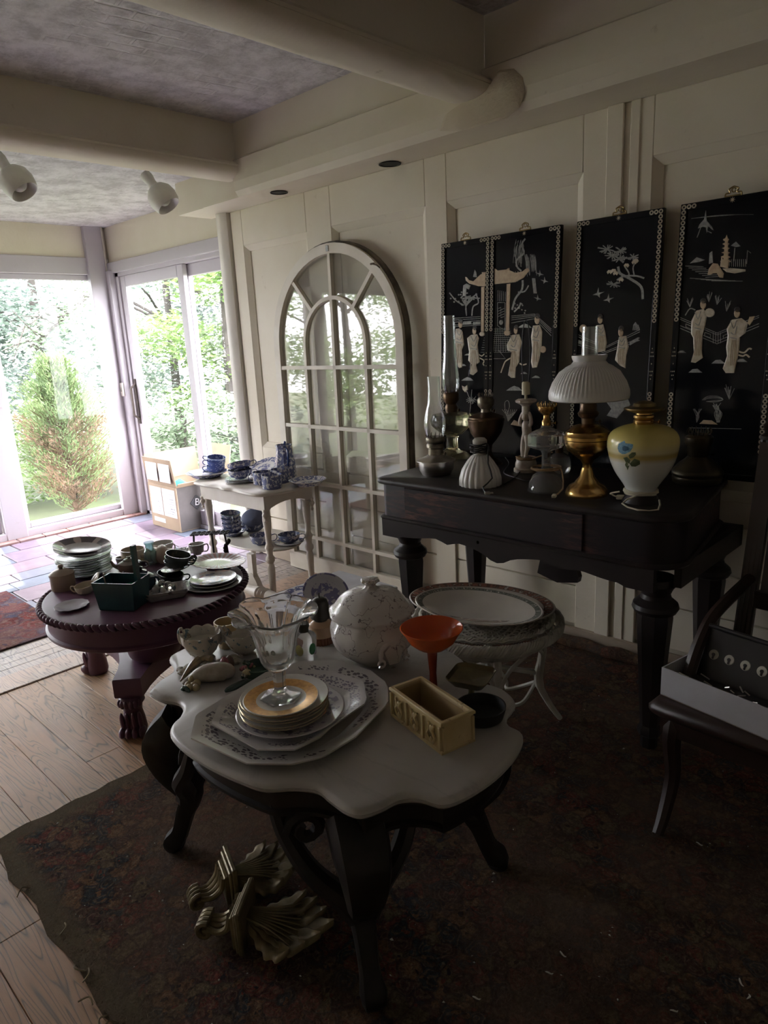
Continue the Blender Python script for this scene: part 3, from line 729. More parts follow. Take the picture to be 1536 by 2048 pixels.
for i, ft in enumerate(FT):
    lb = B(); o = Vector((ft.x-mc.x, ft.y-mc.y, 0)); cc = Vector((cen.x-mc.x, cen.y-mc.y, 0)); dr = (o-cc).normalized()
    zt_ = MZ-th-.085
    k = cc+dr*((o-cc).length*0.92)
    # S-curved cabriole: knee high outside, narrow ankle, scrolled foot
    path = [(k-dr*.03, zt_), (k+dr*.035, zt_-.07), (k+dr*.03, zt_-.15), (k-dr*.02, zt_-.24), (o-dr*.035, .14), (o-dr*.01, .07), (o+dr*.015, .03), (o+dr*.005, .004)]
    pr = spline([(p.x, p.y, z) for p, z in path], 5); n_ = len(pr)
    wds = spline([(.12,), (.11,), (.085,), (.060,), (.048,), (.044,), (.056,), (.036,)], 5)
    sd_ = Vector((-dr.y, dr.x, 0)); rings = []
    for q in range(n_):
        p = Vector(pr[q]); t = Vector(pr[min(q+1, n_-1)])-Vector(pr[max(q-1, 0)]); t.normalize(); nr = t.cross(sd_).normalized()
        w_ = wds[q][0]; h_ = w_*0.55
        rings.append([tuple(p+sd_*a*h_+nr*c_*w_*.5) for a, c_ in ((-.8, -1), (0, -1.15), (.8, -1), (1, -.5), (1, .5), (.8, 1), (0, 1.15), (-.8, 1), (-1, .5), (-1, -.5))])
    lb.loft(rings, True, True); lb.build('leg', BLK, mt)
    # carved open knee scroll joining leg and apron
    sb = B(); m = k-dr*.06
    for sg in (-1, 1):
        pts = spline([tuple(k-dr*.01+sd_*sg*.01+Vector((0, 0, zt_-.25))), tuple(k-dr*.03+sd_*sg*.05+Vector((0, 0, zt_-.20))), tuple(k-dr*.05+sd_*sg*.11+Vector((0, 0, zt_-.13))), tuple(k-dr*.10+sd_*sg*.155+Vector((0, 0, zt_-.05))), tuple(k-dr*.13+sd_*sg*.17+Vector((0, 0, zt_+.03)))], 5)
        sb.tube(pts, [.032-.0007*q for q in range(len(pts))], 8)
        c_ = k-dr*.085+sd_*sg*.105+Vector((0, 0, zt_-.045)); sp = [tuple(c_+(sd_*sg*cos(q*.6)+Vector((0, 0, 1))*sin(q*.6))*(.042-.0022*q)) for q in range(13)]
        sb.tube(sp, .016, 6)
    sb.build('knee_scroll', BLK, mt)
# ================================================================ PURPLE PEDESTAL TABLE
PZ = 0.55
pc = Vector((-2.627, 1.252, 0)); PR = 0.408
PUR = simple('plum_painted_wood', (0.135, 0.058, 0.105), 0.36, c2=(0.11, 0.048, 0.08), scale=6, bump=0.08)
pt = thing('pedestal_table', 'round plum-painted pedestal table with rope-carved rim and paw feet', 'table', pc)
b = B(); b.lathe([(0, PZ-.03), (PR-.03, PZ-.03), (PR-.008, PZ-.02), (PR-.014, PZ-.002), (PR-.022, PZ), (0, PZ)], 96); b.build('tabletop', PUR, pt)
b = B(); NR = 88
b2 = []
for k in range(NR):     # rope rim: slanted beads
    a = 2*pi*k/NR; M = RZ(a) @ TR(PR-.004, 0, PZ-.013) @ RX(radians(48)) @ Matrix.Diagonal((.015, .0085, .022, 1))
    b.ball((0, 0, 0), 1.0, 8, 5, M=M)
b.build('rope_rim', PUR, pt)
b = B(); b.lathe([(PR-.04, PZ-.03), (PR-.022, PZ-.032), (PR-.022, PZ-.095), (PR-.012, PZ-.100), (PR-.014, PZ-.112), (PR-.024, PZ-.118), (PR-.05, PZ-.118)], 96); b.build('apron', PUR, pt)
b = B(); b.lathe([(0, .245), (.09, .245), (.105, .26), (.115, .30), (.118, .34), (.10, .38), (.075, .40), (.085, .42), (.12, .43), (.12, PZ-.03)], 40); b.build('pedestal', PUR, pt)
fA = atZ(270, 1468); fB = atZ(192, 1342); mid = (fA+fB)/2; dAB = (fA-fB); nrm = Vector((-dAB.y, dAB.x, 0)).normalized()
if nrm.y < 0: nrm = -nrm
fC = mid+nrm*dAB.length*0.866
tc_ = (fA+fB+fC)/3
pt_feet = [fA, fB, fC]
# concave three-sided platform
pl = []
for i in range(3):
    a = pt_feet[i]-tc_; c = pt_feet[(i+1) % 3]-tc_
    da = a.normalized(); dc = c.normalized(); sa = Vector((-da.y, da.x, 0)); sc = Vector((-dc.y, dc.x, 0))
    if sa.dot(dc) < 0: sa = -sa
    if sc.dot(da) < 0: sc = -sc
    p0 = a*1.02+sa*.055; p1 = c*1.02+sc*.055; m_ = (a+c)*.5*0.36
    for q in range(9):
        t_ = q/8; pl.append(tuple((p0*(1-t_)**2+m_*2*t_*(1-t_)+p1*t_**2).xy))
off = tc_-pc
pl = [(x+off.x, y+off.y) for x, y in pl]
b = B(); b.loft([[(x*.985, y*.985, .165) for x, y in pl], [(x, y, .172) for x, y in pl], [(x, y, .238) for x, y in pl], [(x*.985, y*.985, .245) for x, y in pl]], True, True); b.build('platform', PUR, pt, auto=30)
for ft in pt_feet:
    f = B(); d = ft-tc_; ang = atan2(d.y, d.x); M = TR(ft.x-pc.x, ft.y-pc.y, 0) @ RZ(ang)
    f.lathe([(0, .0), (.042, 0), (.048, .02), (.044, .06), (.036, .10), (.040, .125), (.052, .14), (.05, .155), (.04, .166), (0, .166)], 18, M=M @ TR(-.02, 0, 0))
    for k in range(4):    # toes
        y = (k-1.5)*.026; f.ball((0, 0, 0), 1, 10, 7, M=M @ TR(.030-.006*abs(k-1.5), y, .022) @ Matrix.Diagonal((.030, .0145, .022, 1)))
        f.ball((0, 0, 0), 1, 8, 6, M=M @ TR(.022-.005*abs(k-1.5), y*.9, .062) @ RY(.2) @ Matrix.Diagonal((.014, .010, .05, 1)))
    for k in range(6):    # beaded collar
        a = (k-2.5)*.38; f.ball((0, 0, 0), 1, 8, 6, M=M @ TR(-.02+.048*cos(a), .048*sin(a), .142) @ Matrix.Diagonal((.010, .010, .018, 1)))
    f.build('paw_foot', PUR, pt)
# ================================================================ WHITE TWO-TIER TABLE
WZ = 0.65; HZ = 0.27
WP = simple('old_cream_enamel', (0.62, 0.58, 0.52), 0.4, c2=(0.54, 0.49, 0.42), scale=5, bump=0.1)
lf = [Vector((-3.315, 2.435)), Vector((-3.31, 2.66))]
corner = [Vector(atZ(x, y, WZ).xy) for x, y in [(383, 962), (470, 968), (520, 990), (575, 987), (640, 972), (650, 952)]]
wc = Vector((-3.65, 2.55, 0))
wt = thing('tiered_side_table', 'cream-painted two-tier side table with scalloped top and turned legs', 'table', wc)
hw, hd = 0.345, 0.185
def scal(hw, hd, a=.02):
    P = []
    for k in range(64):
        t = 2*pi*k/64; c, s = cos(t), sin(t); q = 1/max(abs(c)/hw, abs(s)/hd); q = min(q, sqrt(hw*hw+hd*hd)*.93)
        q += a*cos(8*t)*.6; P.append((c*q, s*q))
    return P
RW = radians(0)
sc1 = scal(hw+.06, hd+.045)
b = B(); b.loft([[(x*.97, y*.95, WZ-.022) for x, y in sc1], [(x, y, WZ-.014) for x, y in sc1], [(x*1.0, y*1.0, WZ-.006) for x, y in sc1], [(x*.985, y*.975, WZ) for x, y in sc1]], True, True, RZ(RW)); b.build('tabletop', WP, wt, auto=50)
b = B(); b.box(-hw, hw, -hd, -hd+.015, WZ-.115, WZ-.02); b.box(-hw, hw, hd-.015, hd, WZ-.115, WZ-.02); b.box(-hw, -hw+.015, -hd+.015, hd-.015, WZ-.115, WZ-.02)
arc = [(-hd+.015, WZ-.115)]+[(y, WZ-.115+.035*(1-(y/(hd-.02))**2)) for y in [(-.8+.2*k)*(hd-.02) for k in range(9)]]+[(hd-.015, WZ-.115), (hd-.015, WZ-.02), (-hd+.015, WZ-.02)]
b.loft([[(hw-.015, y, z) for y, z in arc], [(hw, y, z) for y, z in arc]], True, True)
b.build('apron', WP, wt, False)
prof = [(.014, 0), (.018, .01), (.020, .06), (.024, .17), (.018, .20), (.028, .215), (.028, .235), (.018, .25), (.022, .285), (.028, .30), (.018, .325), (.019, .38), (.026, .47), (.022, .52), (.026, .535)]
for (sx, sy) in ((-1, -1), (1, -1), (1, 1), (-1, 1)):
    l = B(); M = TR(sx*(hw-.03), sy*(hd-.03), 0); l.lathe(prof, 16, M); l.bevbox(-.022, .022, -.022, .022, .535, WZ-.02, .003, M); l.build('leg', WP, wt)
for (sx, sy) in ((1, -1), (1, 1), (-1, -1), (-1, 1)):
    d = B(); d.lathe([(0, -.075), (.006, -.07), (.010, -.06), (.005, -.05), (.008, -.042), (.018, -.028), (.018, -.02), (.008, -.008), (.012, 0), (.012, .01)], 12, TR(sx*(hw-.004), sy*hd*.985-.0*sx, WZ-.115)); d.build('drop_finial', WP, wt)
b = B(); b.lathe([(0, HZ-.016), (.96, HZ-.016), (1.0, HZ-.010), (1.0, HZ-.004), (.985, HZ), (0, HZ)], 48, sx=hw+.005, sy=hd+.02); b.build('shelf', WP, wt, auto=50)
# trestle foot with turned stretcher on the floor beneath
tb = thing('trestle_base', 'cream scrolled trestle foot and turned stretcher lying under the two-tier table', 'table base', (-3.44, 2.33, 0))
b = B(); pr = spline([(-.13, 0), (-.12, .035), (-.06, .05), (-.04, .09), (.0, .14), (.04, .09), (.06, .05), (.12, .035), (.13, 0)], 4)
b.loft([[(x, -.02, z) for x, z in pr], [(x, .02, z) for x, z in pr]], True, True, RZ(radians(10))); b.box(-.025, .025, -.015, .015, .1, .26); b.build('scroll_foot', WP, tb)
b = B(); A = atZ(480, 1172, .07)-Vector((-3.44, 2.33, 0)); C2 = atZ(556, 1198, .05)-Vector((-3.44, 2.33, 0)); d = C2-A; L_ = d.length
M = TR(A) @ d.to_track_quat('Z', 'Y').to_matrix().to_4x4()
b.lathe([(0, -.03), (.022, -.03), (.028, L_*.3), (.036, L_*.5), (.026, L_*.53), (.040, L_*.58), (.026, L_*.63), (.040, L_*.68), (.026, L_*.72), (.036, L_*.76), (.030, L_), (0, L_)], 16, M); b.build('turned_stretcher', WP, tb)
# ================================================================ BLACK SQUARE PIANO / MELODEON CASE
GZ = 0.90
gx0, gx1, gy0, gy1 = -2.135, -0.80, 2.125, 2.85
EB = NT('ebonised_case'); v = EB.map((1, 1, 1)); f = EB.noise(EB.map((2.2, 9, 14)), 4, 6, 0.7); m_ = EB.noise(EB.map(), 2.0, 3)
sp = EB.new('ShaderNodeSeparateXYZ'); EB.L(EB.tc.outputs['Object'], sp.inputs[0])
wear = EB.m2('MULTIPLY', EB.ramp(f, [(0.47, 0), (0.60, 1)]), EB.ramp(m_, [(0.42, 0), (0.60, 1)]))
EB.col(EB.mix(EB.m2('MULTIPLY', wear, 0.8), (0.020, 0.016, 0.019), (0.16, 0.065, 0.055))).set(0.42, spec=.3).bump(EB.noise(v, 30, 4), 0.08, 0.003)
EBM = EB.m
EB2 = simple('ebonised_wood', (0.018, 0.015, 0.016), 0.40, spec=.3, c2=(0.032, 0.025, 0.024), scale=4, bump=0.08)
gt = thing('square_piano', 'black square piano case with turned octagonal legs, topped with oil lamps', 'piano', ((gx0+gx1)/2, gy0, .003))
ox, oy = (gx0+gx1)/2, gy0
def G(b, name, m, **k): return b.build(name, m, gt, **k)
a0, a1 = gx0-ox, gx1-ox; D = gy1-gy0
def rrect(x0, x1, y0, y1, r, n=6):
    P = []
    for cx, cy, s in ((x1-r, y0+r, -pi/2), (x1-r, y1-r*.3, 0), (x0+r*.3, y1-r*.3, pi/2), (x0+r*.3, y0+r*.3, pi)):
        rr = r if (cx, cy) == (x1-r, y0+r) else r*.3
        P += [(cx+rr*cos(s+pi/2*k/n), cy+rr*sin(s+pi/2*k/n)) for k in range(n+1)]
    return P
R0 = rrect(a0, a1, 0, D, .12)
def sc_(P, d): cx, cy = (a0+a1)/2, D/2; return [(cx+(x-cx)*(1-d/(.5*(a1-a0))), cy+(y-cy)*(1-d/(.5*D))) for x, y in P]
b = B(); b.loft([[(x, y, z) for x, y in sc_(R0, d)] for d, z in ((.012, GZ-.028), (.003, GZ-.024), (0, GZ-.016), (.002, GZ-.006), (.010, GZ))], True, True); G(b, 'lid', EB2, auto=50)
b = B(); R1 = sc_(R0, .02); b.loft([[(x, y, z) for x, y in R1] for z in (GZ-.17, GZ-.028)], True, True); G(b, 'case', EBM)
b = B(); b.loft([[(x, y, z) for x, y in sc_(R0, d)] for d, z in ((.008, GZ-.185), (.004, GZ-.178), (.012, GZ-.170))], True, True); G(b, 'moulding', EB2)
# front skirt with serpentine lower edge
b = B(); n_ = 40; top = []; bot = []
zw0 = GZ-.18
for k in range(n_+1):
    t = k/n_; x = a0+.02+(a1-a0-.10)*t
    q = .085 if t < .10 or t > .90 else .075-.0*t
    if .10 <= t <= .9:
        u = (t-.10)/.80; q = .06+.014*cos(u*4*pi)*1 + (.022*math.exp(-((u-.25)/.04)**2)+.03*math.exp(-((u-.5)/.05)**2)+.022*math.exp(-((u-.78)/.05)**2))
        q = min(max(q, .045), .1)
    top.append((x, zw0)); bot.append((x, zw0-q))
poly = top+bot[::-1]
b.loft([[(x, .018, z) for x, z in poly], [(x, .045, z) for x, z in poly]], True, True); G(b, 'skirt', EB2, smooth=False)
b = B(); b.box(a1-.045, a1-.02, .10, D-.02, GZ-.26, GZ-.18); b.box(a0+.02, a0+.045, .04, D-.02, GZ-.26, GZ-.18); b.box(a0+.02, a1-.02, D-.05, D-.02, GZ-.26, GZ-.18); G(b, 'side_rail', EB2, smooth=False)
# fall-board joints: thin raised panel on the front
b = B(); b.bevbox(a0+.165, a1-.335, .012, .021, GZ-.165, GZ-.032, .002); G(b, 'front_panel', EBM, smooth=False)
b = B(); b.lathe([(0, -.004), (.006, -.004), (.007, 0)], 12, TR((a0+a1)/2-.12, .018, GZ-.21) @ RX(pi/2)); G(b, 'keyhole', simple('dull_brass_dark', (0.2, 0.15, 0.08), 0.4, 0.8))
for (x, y) in ((a0+.10, .11), (a1-.115, .13), (a0+.10, D-.12), (a1-.10, D-.12)):
    b = B(); M = TR(x, y, 0); lt = GZ-.255
    b.lathe([(0, lt+.01), (.062, lt+.01), (.070, lt-.012), (.056, lt-.03), (.048, lt-.05), (.052, lt-.065), (.074, lt-.085), (.078, lt-.10), (.070, lt-.115), (.055, lt-.122), (0, lt-.122)], 28, M)
    b.lathe([(.058, lt-.12), (.060, lt-.14), (.034, .09), (.042, .075), (.042, .055), (.030, .045), (.030, .0)], 8, M @ RZ(pi/8)); G(b, 'leg', EB2, auto=28)
b = B(); pr = [(-.105, 0), (-.09, -.05), (-.085, -.14), (-.10, -.21), (0, -.235), (.10, -.215), (.105, -.19), (.085, -.13), (.09, -.05), (.11, 0)]
b.loft([[(x, y_, GZ-.26+z) for x, z in pr] for y_ in (0, .03)], True, True, TR((a0+a1)/2-.03, D-.25, 0)); G(b, 'pedal_lyre', EB2, smooth=False)
# ================================================================ WICKER STOOL
KZ = 0.45
kc = atZ(972, 1225, KZ); KR = 0.285
kc = Vector((kc.x, kc.y, 0))
WK = NT('wicker_weave_paint'); vv = WK.map()
wk = WK.new('ShaderNodeTexBrick'); WK.L(vv, wk.inputs['Vector'])
WK.col(WK.mix(WK.ramp(WK.noise(vv, 12, 4), [(.4, 0), (.65, 1)]), (0.58, 0.56, 0.50), (0.44, 0.42, 0.35))).set(0.6).bump(WK.noise(vv, 60, 3), .2, .003)
WKM = WK.m
kt = thing('wicker_stool', 'round white-painted wicker stool with braided rim and bent cane legs', 'stool', kc+Vector((0, 0, .002)))
def weave(ax, az, R_, nstr, turns, h, name, rad=.004):
    b = B()
    for s in range(nstr):
        pts = []
        NN = 180
        for k in range(NN+1):
            a = 2*pi*k/NN; ph = a*turns+2*pi*s/nstr
            pts.append(((R_+h*.55*cos(ph*1.0))*cos(a), (R_+h*.55*cos(ph))*sin(a), az+h*sin(ph)*.9))
        b.tube(pts, rad, 5, cap=False)
    return b.build(name, WKM, kt)
weave(0, KZ-.035, KR-.005, 6, 26, .020, 'braided_rim', .0062)
weave(0, KZ-.008, KR-.035, 4, 30, .010, 'braided_rim', .005)
b = B()
for k in range(60):     # concentric flat weave of the seat with radial spokes
    a = 2*pi*k/60; b.tube([(.03*cos(a), .03*sin(a), KZ-.012), ((KR-.03)*cos(a), (KR-.03)*sin(a), KZ-.006)], .0032, 4)
for q in range(16):
    r_ = .04+q*.0145
    b.tube([(r_*cos(2*pi*k/60), r_*sin(2*pi*k/60), KZ-.008+(.0028 if (k+q) % 2 else -.0028)) for k in range(61)], .0042, 4, cap=False)
b.build('woven_seat', WKM, kt)
b = B()
for q in range(7):      # woven skirt rows
    r_ = KR-.012-.010*q
    b.tube([((r_+(.003 if (k+q) % 2 else -.003))*cos(2*pi*k/72), (r_+(.003 if (k+q) % 2 else -.003))*sin(2*pi*k/72), KZ-.06-.0075*q) for k in range(73)], .0046, 4, cap=False)
b.build('woven_skirt', WKM, kt)
fts = [atZ(1122, 1440), atZ(1030, 1455)+Vector((-.02, -.02, 0))]
for k in range(4):
    a = radians(-20+90*k)
    if k == 0: a = atan2(fts[0].y-kc.y, fts[0].x-kc.x)
    elif k == 3: a = atan2(fts[0].y-kc.y, fts[0].x-kc.x)-radians(78)
    elif k == 1: a = atan2(fts[0].y-kc.y, fts[0].x-kc.x)+radians(90)
    else: a = atan2(fts[0].y-kc.y, fts[0].x-kc.x)+radians(180)
    l = B(); c, s = cos(a), sin(a)
    pts = spline([(c*.20, s*.20, KZ-.07), (c*.215, s*.215, .30), (c*.20, s*.20, .17), (c*.235, s*.235, .08), (c*.285, s*.285, .004)], 5)
    l.tube(pts, [.016]*8+[.018]*4+[.014-.0005*q for q in range(len(pts)-12)], 8); l.build('leg', WKM, kt)
    # curved brace arcs either side of each leg
    ar = B()
    for sg in (-1, 1):
        a2 = a+sg*.62
        ar.tube(spline([(c*.205, s*.205, .20), (cos(a+sg*.2)*.215, sin(a+sg*.2)*.215, .30), (cos(a2)*.225, sin(a2)*.225, .365), (cos(a2+sg*.12)*.225, sin(a2+sg*.12)*.225, .385)], 5), .008, 6)
    ar.build('curved_brace', WKM, kt)
    st = B(); st.tube([(c*.20, s*.20, .20), (-c*.0, -s*.0, .225)], .011, 8)
    for q in range(6): st.tube([(c*(.17+.006*q), s*(.17+.006*q), .2022-.0007*q), (c*(.172+.006*q), s*(.172+.006*q), .2020-.0007*q)], .0135, 8)
    st.build('cross_stretcher', WKM, kt)
    ar = B(); a3 = a+pi/2
    ar.tube(spline([(c*.21, s*.21, .17), (cos(a+.5)*.15, sin(a+.5)*.15, .10), (cos(a+pi/4)*.11, sin(a+pi/4)*.11, .085), (cos(a3-.5)*.15, sin(a3-.5)*.15, .10), (cos(a3)*.21, sin(a3)*.21, .17)], 5), .008, 6); ar.build('lower_arc', WKM, kt)
# ================================================================ DARK CHAIR AT RIGHT
CM = simple('dark_mahogany', (0.035, 0.018, 0.014), 0.38, c2=(0.022, 0.012, 0.010), scale=4, bump=0.1)
CZs = 0.425
c0 = atZ(1292, 1402, CZs); ch = thing('carved_armchair', 'dark wooden high-backed chair with reeded posts at the right edge', 'chair', (c0.x, c0.y, .004), rotz=radians(-4))
sw, sdp = .58, .54
b = B(); b.bevbox(0, sw, .0, sdp, CZs-.05, CZs, .018); b.build('seat', CM, ch, auto=60)
b = B(); b.box(.03, sw-.03, .035, .06, CZs-.11, CZs-.045); b.box(.03, .055, .05, sdp-.02, CZs-.11, CZs-.045); b.box(sw-.055, sw-.03, .05, sdp-.02, CZs-.11, CZs-.045); b.build('seat_rail', CM, ch, False)
for (sx, x) in ((-1, .06), (1, sw-.06)):
    l = B(); pts = spline([(x, .07, CZs-.05), (x, .05, .30), (x-.02*0, .07, .17), (x, .03, .06), (x, -.01, .003)], 5)
    l.tube(pts, [.032-.0008*q for q in range(len(pts))], 8); l.build('leg', CM, ch)
    l = B(); l.tube([(x, sdp-.05, CZs-.04), (x, sdp, .2), (x, sdp+.06, .003)], [.026, .024, .02], 8); l.build('leg', CM, ch)
    p = B()
    for q in range(4): p.tube([(x-.021+q*.014, sdp-.02+.0, CZs-.02), (x-.021+q*.014, sdp+.10, 1.12)], .008, 6)
    p.box(x-.027, x+.027, -.002, .018, 0, .72, TR(0, sdp-.025, CZs-.03) @ RX(-.16)); p.build('back_post', CM, ch)
    f = B(); f.lathe([(0, 0), (.03, 0), (.03, .012), (.018, .022), (.026, .045), (.012, .065), (0, .075)], 14, TR(x, sdp+.10, 1.115)); f.build('finial', CM, ch)
    a = B(); pts = spline([(x, sdp+.02, .66), (x, .30, .62), (x, .20, .56), (x, .13, .47), (x, .07, CZs)], 5); a.tube(pts, .019, 8); a.build('arm', CM, ch)
for z in (.60, 1.02):
    r_ = B(); y = sdp-.02+(z-CZs)/(1.12-CZs)*.12; r_.bevbox(.08, sw-.08, y-.014, y+.014, z-.03, z+.03, .005); r_.build('back_rail', CM, ch, False)
cane = NT('cane_panel'); ck = cane.new('ShaderNodeTexChecker'); cane.L(cane.map((1, 1, 1)), ck.inputs[0]); ck.inputs['Scale'].default_value = 120
cane.col(cane.mix(ck.outputs[1], (0.07, 0.03, 0.02), (0.03, 0.014, 0.012))).set(.6)
r_ = B(); r_.box(.12, sw-.12, -.004, .004, 0, .37, TR(0, sdp+.012, .63) @ RX(-.17)); r_.build('back_panel', cane.m, ch, False)
for x in (.115, sw-.115):
    r_ = B(); r_.box(x-.014, x+.014, -.01, .01, -.02, .40, TR(0, sdp+.010, .63) @ RX(-.17)); r_.build('back_stile', CM, ch, False)
# ================================================================ LACQUER WALL PANELS LEANING ON THE PIANO
PL0 = Vector((0, 2.792, GZ+.003)); PLt = Vector((0, 0.050, 1.04)).normalized(); PLn = Vector((1, 0, 0)).cross(PLt).normalized()
if PLn.y > 0: PLn = -PLn
LAC = simple('black_lacquer', (0.006, 0.007, 0.009), 0.10, c2=(0.009, 0.010, 0.013), scale=3, spec=.22)
PEARL = simple('mother_of_pearl', (0.70, 0.64, 0.52), 0.28, c2=(0.55, 0.46, 0.33), scale=60, bump=0.2, bscale=120)
BONE = simple('yellowed_bone', (0.62, 0.50, 0.33), 0.35, c2=(0.50, 0.36, 0.24), scale=50)
GREYI = simple('grey_shell_inlay', (0.42, 0.42, 0.40), 0.35, c2=(0.24, 0.25, 0.24), scale=90)
HAIR = simple('black_inlay', (0.02, 0.018, 0.016), 0.3)
BRS = simple('antique_brass_hanger', (0.36, 0.26, 0.11), 0.35, 0.9, c2=(0.22, 0.15, 0.06))
def onpl(px, py):
    p = atPl(px, py, PL0, PLn); s = (p-PL0).dot(PLt); return p.x, s
class Panel:
    def __init__(s, xl, xr, top, label):
        s.x0, s.x1, s.h = xl, xr, top; s.t = thing('lacquer_panel', label, 'wall panel', (xl, PL0.y, PL0.z), rot=(-atan2(PLt.y, PLt.z), 0, 0), group='black lacquer panels leaning above the piano')
        w = xr-xl; s.w = w; e = .024
        b = B(); b.box(0, w, 0, .014, 0, top); b.build('backboard', LAC, s.t, False)
        b = B()
        for a in ((0, e, 0, top), (w-e, w, 0, top), (e, w-e, 0, e), (e, w-e, top-e, top)): b.bevbox(a[0], a[1], -.006, .002, a[2], a[3], .0015)
        b.build('frame', LAC, s.t, False)
        g = B()
        def coin(cx, cz, r=.0085):
            q = 12
            o = [(cx+r*cos(2*pi*k/q), -.0068, cz+r*sin(2*pi*k/q)) for k in range(q)]; i = [(cx+r*.80*cos(2*pi*k/q), -.0068, cz+r*.80*sin(2*pi*k/q)) for k in range(q)]
            g.add(o+i, [(k, (k+1) % q, (k+1) % q+q, k+q) for k in range(q)])
            d = r*.62; w2 = .0016
            for sx, sz in ((1, 1), (1, -1), (-1, 1), (-1, -1)):
                g.add([(cx+sx*r*.85, -.0069, cz+sz*.0), (cx+sx*r*.60, -.0069, cz), (cx, -.0069, cz+sz*r*.60), (cx, -.0069, cz+sz*r*.85)], [(0, 1, 2, 3)])
        n = int(top*.43/.0185)
        for sx in (e/2, w-e/2):
            for k in range(n): coin(sx, top-e/2-k*.0185)
            for k in range(12): coin(sx, .32-k*.0185)
            for (dz, m) in ((.50, 1), (.485, 2), (.47, 3), (.44, 1), (.41, 3), (.395, 2), (.38, 1)):
                for q in range(m): g.add([(sx+(q-(m-1)/2)*.006+a, -.0068, dz+c) for a, c in ((-.002, 0), (0, -.003), (.002, 0), (0, .003))], [(0, 1, 2, 3)])
        for k in (1, 2): coin(e/2+k*.0185, top-e/2); coin(w-e/2-k*.0185, top-e/2)
        for a in [q*pi/4 for q in range(8)]: g.add([(w/2+.002*cos(a+1.5), -.0068, top-e/2+.002*sin(a+1.5)), (w/2+.011*cos(a), -.0068, top-e/2+.011*sin(a)), (w/2-.002*cos(a+1.5), -.0068, top-e/2-.002*sin(a+1.5))], [(0, 1, 2)])
        g.build('border_inlay', PEARL, s.t, False)['kind'] = 'stuff'
        h = B(); c = w/2
        for sg in (-1, 1):
            h.tube(spline([(c+sg*.028, .0, top), (c+sg*.026, 0, top+.012), (c+sg*.012, 0, top+.014), (c+sg*.016, 0, top+.026), (c, 0, top+.034)], 4), .0028, 6)
        h.tube([(c+.007*cos(k*.6), 0, top+.022+.007*sin(k*.6)) for k in range(11)], .0022, 5)
        h.box(c-.03, c+.03, -.002, .003, top-.002, top+.005); h.build('hanger', BRS, s.t)
        s.ar = {}
    def bb(s, m):
        if m.name not in s.ar: s.ar[m.name] = (B(), m)
        return s.ar[m.name][0]
    def P(s, p): x, z = onpl(*p); return x-s.x0, z
    def poly(s, pts, m, th=.003):
        q = [s.P(p) for p in pts]; b = s.bb(m); cx = sum(a for a, _ in q)/len(q); cz = sum(c for _, c in q)/len(q)
        b.loft([[(x, .001, z) for x, z in q], [(x, -th*.6, z) for x, z in q], [(cx+(x-cx)*.82, -th, cz+(z-cz)*.88) for x, z in q]], False, True)
    def line(s, pts, m, w=1.2):
        q = [s.P(p) for p in pts]; b = s.bb(m); k = w*mpp(PL0+Vector((s.x0, 0, .5)))*.5
        n = len(q); rings = []
        for i in range(n):
            a = q[max(i-1, 0)]; c = q[min(i+1, n-1)]; t = Vector((c[0]-a[0], c[1]-a[1])).normalized(); nx, nz = -t.y*k, t.x*k
            rings.append([(q[i][0]-nx, -.0003, q[i][1]-nz), (q[i][0]+nx, -.0003, q[i][1]+nz), (q[i][0]+nx, -.0016, q[i][1]+nz), (q[i][0]-nx, -.0016, q[i][1]-nz)])
        b.loft(rings, True, True)
    def disc(s, c, rx, ry, m, n=14): s.poly([(c[0]+rx*cos(2*pi*k/n), c[1]+ry*sin(2*pi*k/n)) for k in range(n)], m)
    def done(s):
        nm = {'mother_of_pearl': 'pearl_figures', 'yellowed_bone': 'bone_inlay', 'grey_shell_inlay': 'landscape_inlay', 'black_inlay': 'hair_inlay'}
        for k, (b, m) in s.ar.items(): b.build(nm[k], m, s.t, False)['kind'] = 'stuff'
xl = [onpl(885, 485)[0], onpl(982, 469)[0], onpl(1156, 438)[0], onpl(1364, 401)[0]]
xr = [xl[1]-.001, onpl(1124, 449)[0], onpl(1316, 413)[0], 0]
topz = onpl(1124, 449)[1]; wd = xr[1]-xl[1]; xl[0] = xl[1]-wd; xr[0] = xl[1]-.001; xr[2] = xl[2]+wd; xr[3] = xl[3]+wd
xl[0] = max(xl[0], onpl(884, 485)[0])
PN = [Panel(xl[0], xr[0], topz, 'black lacquer panel with inlaid robed ladies, leftmost, behind the tall glass chimney'),
      Panel(xl[1], xr[1], topz, 'black lacquer panel with inlaid weeping willow and gate roof, second from the left'),
      Panel(xl[2], xr[2], topz, 'black lacquer panel with inlaid flowering pine branch, behind the white domed shade'),
      Panel(xl[3], xr[3], topz, 'black lacquer panel with inlaid pagoda island and crane, rightmost')]
def A_(L): return [(820+x/3.792, 360+y/3.792) for x, y in L]
def Bz(L): return [(1120+x/3.692, 360+y/3.692) for x, y in L]
def Cz(L): return [(820+x/4.955, 620+y/4.955) for x, y in L]
def spl(L, n=4): return spline(L, n)
p1, p2, p3, p4 = PN
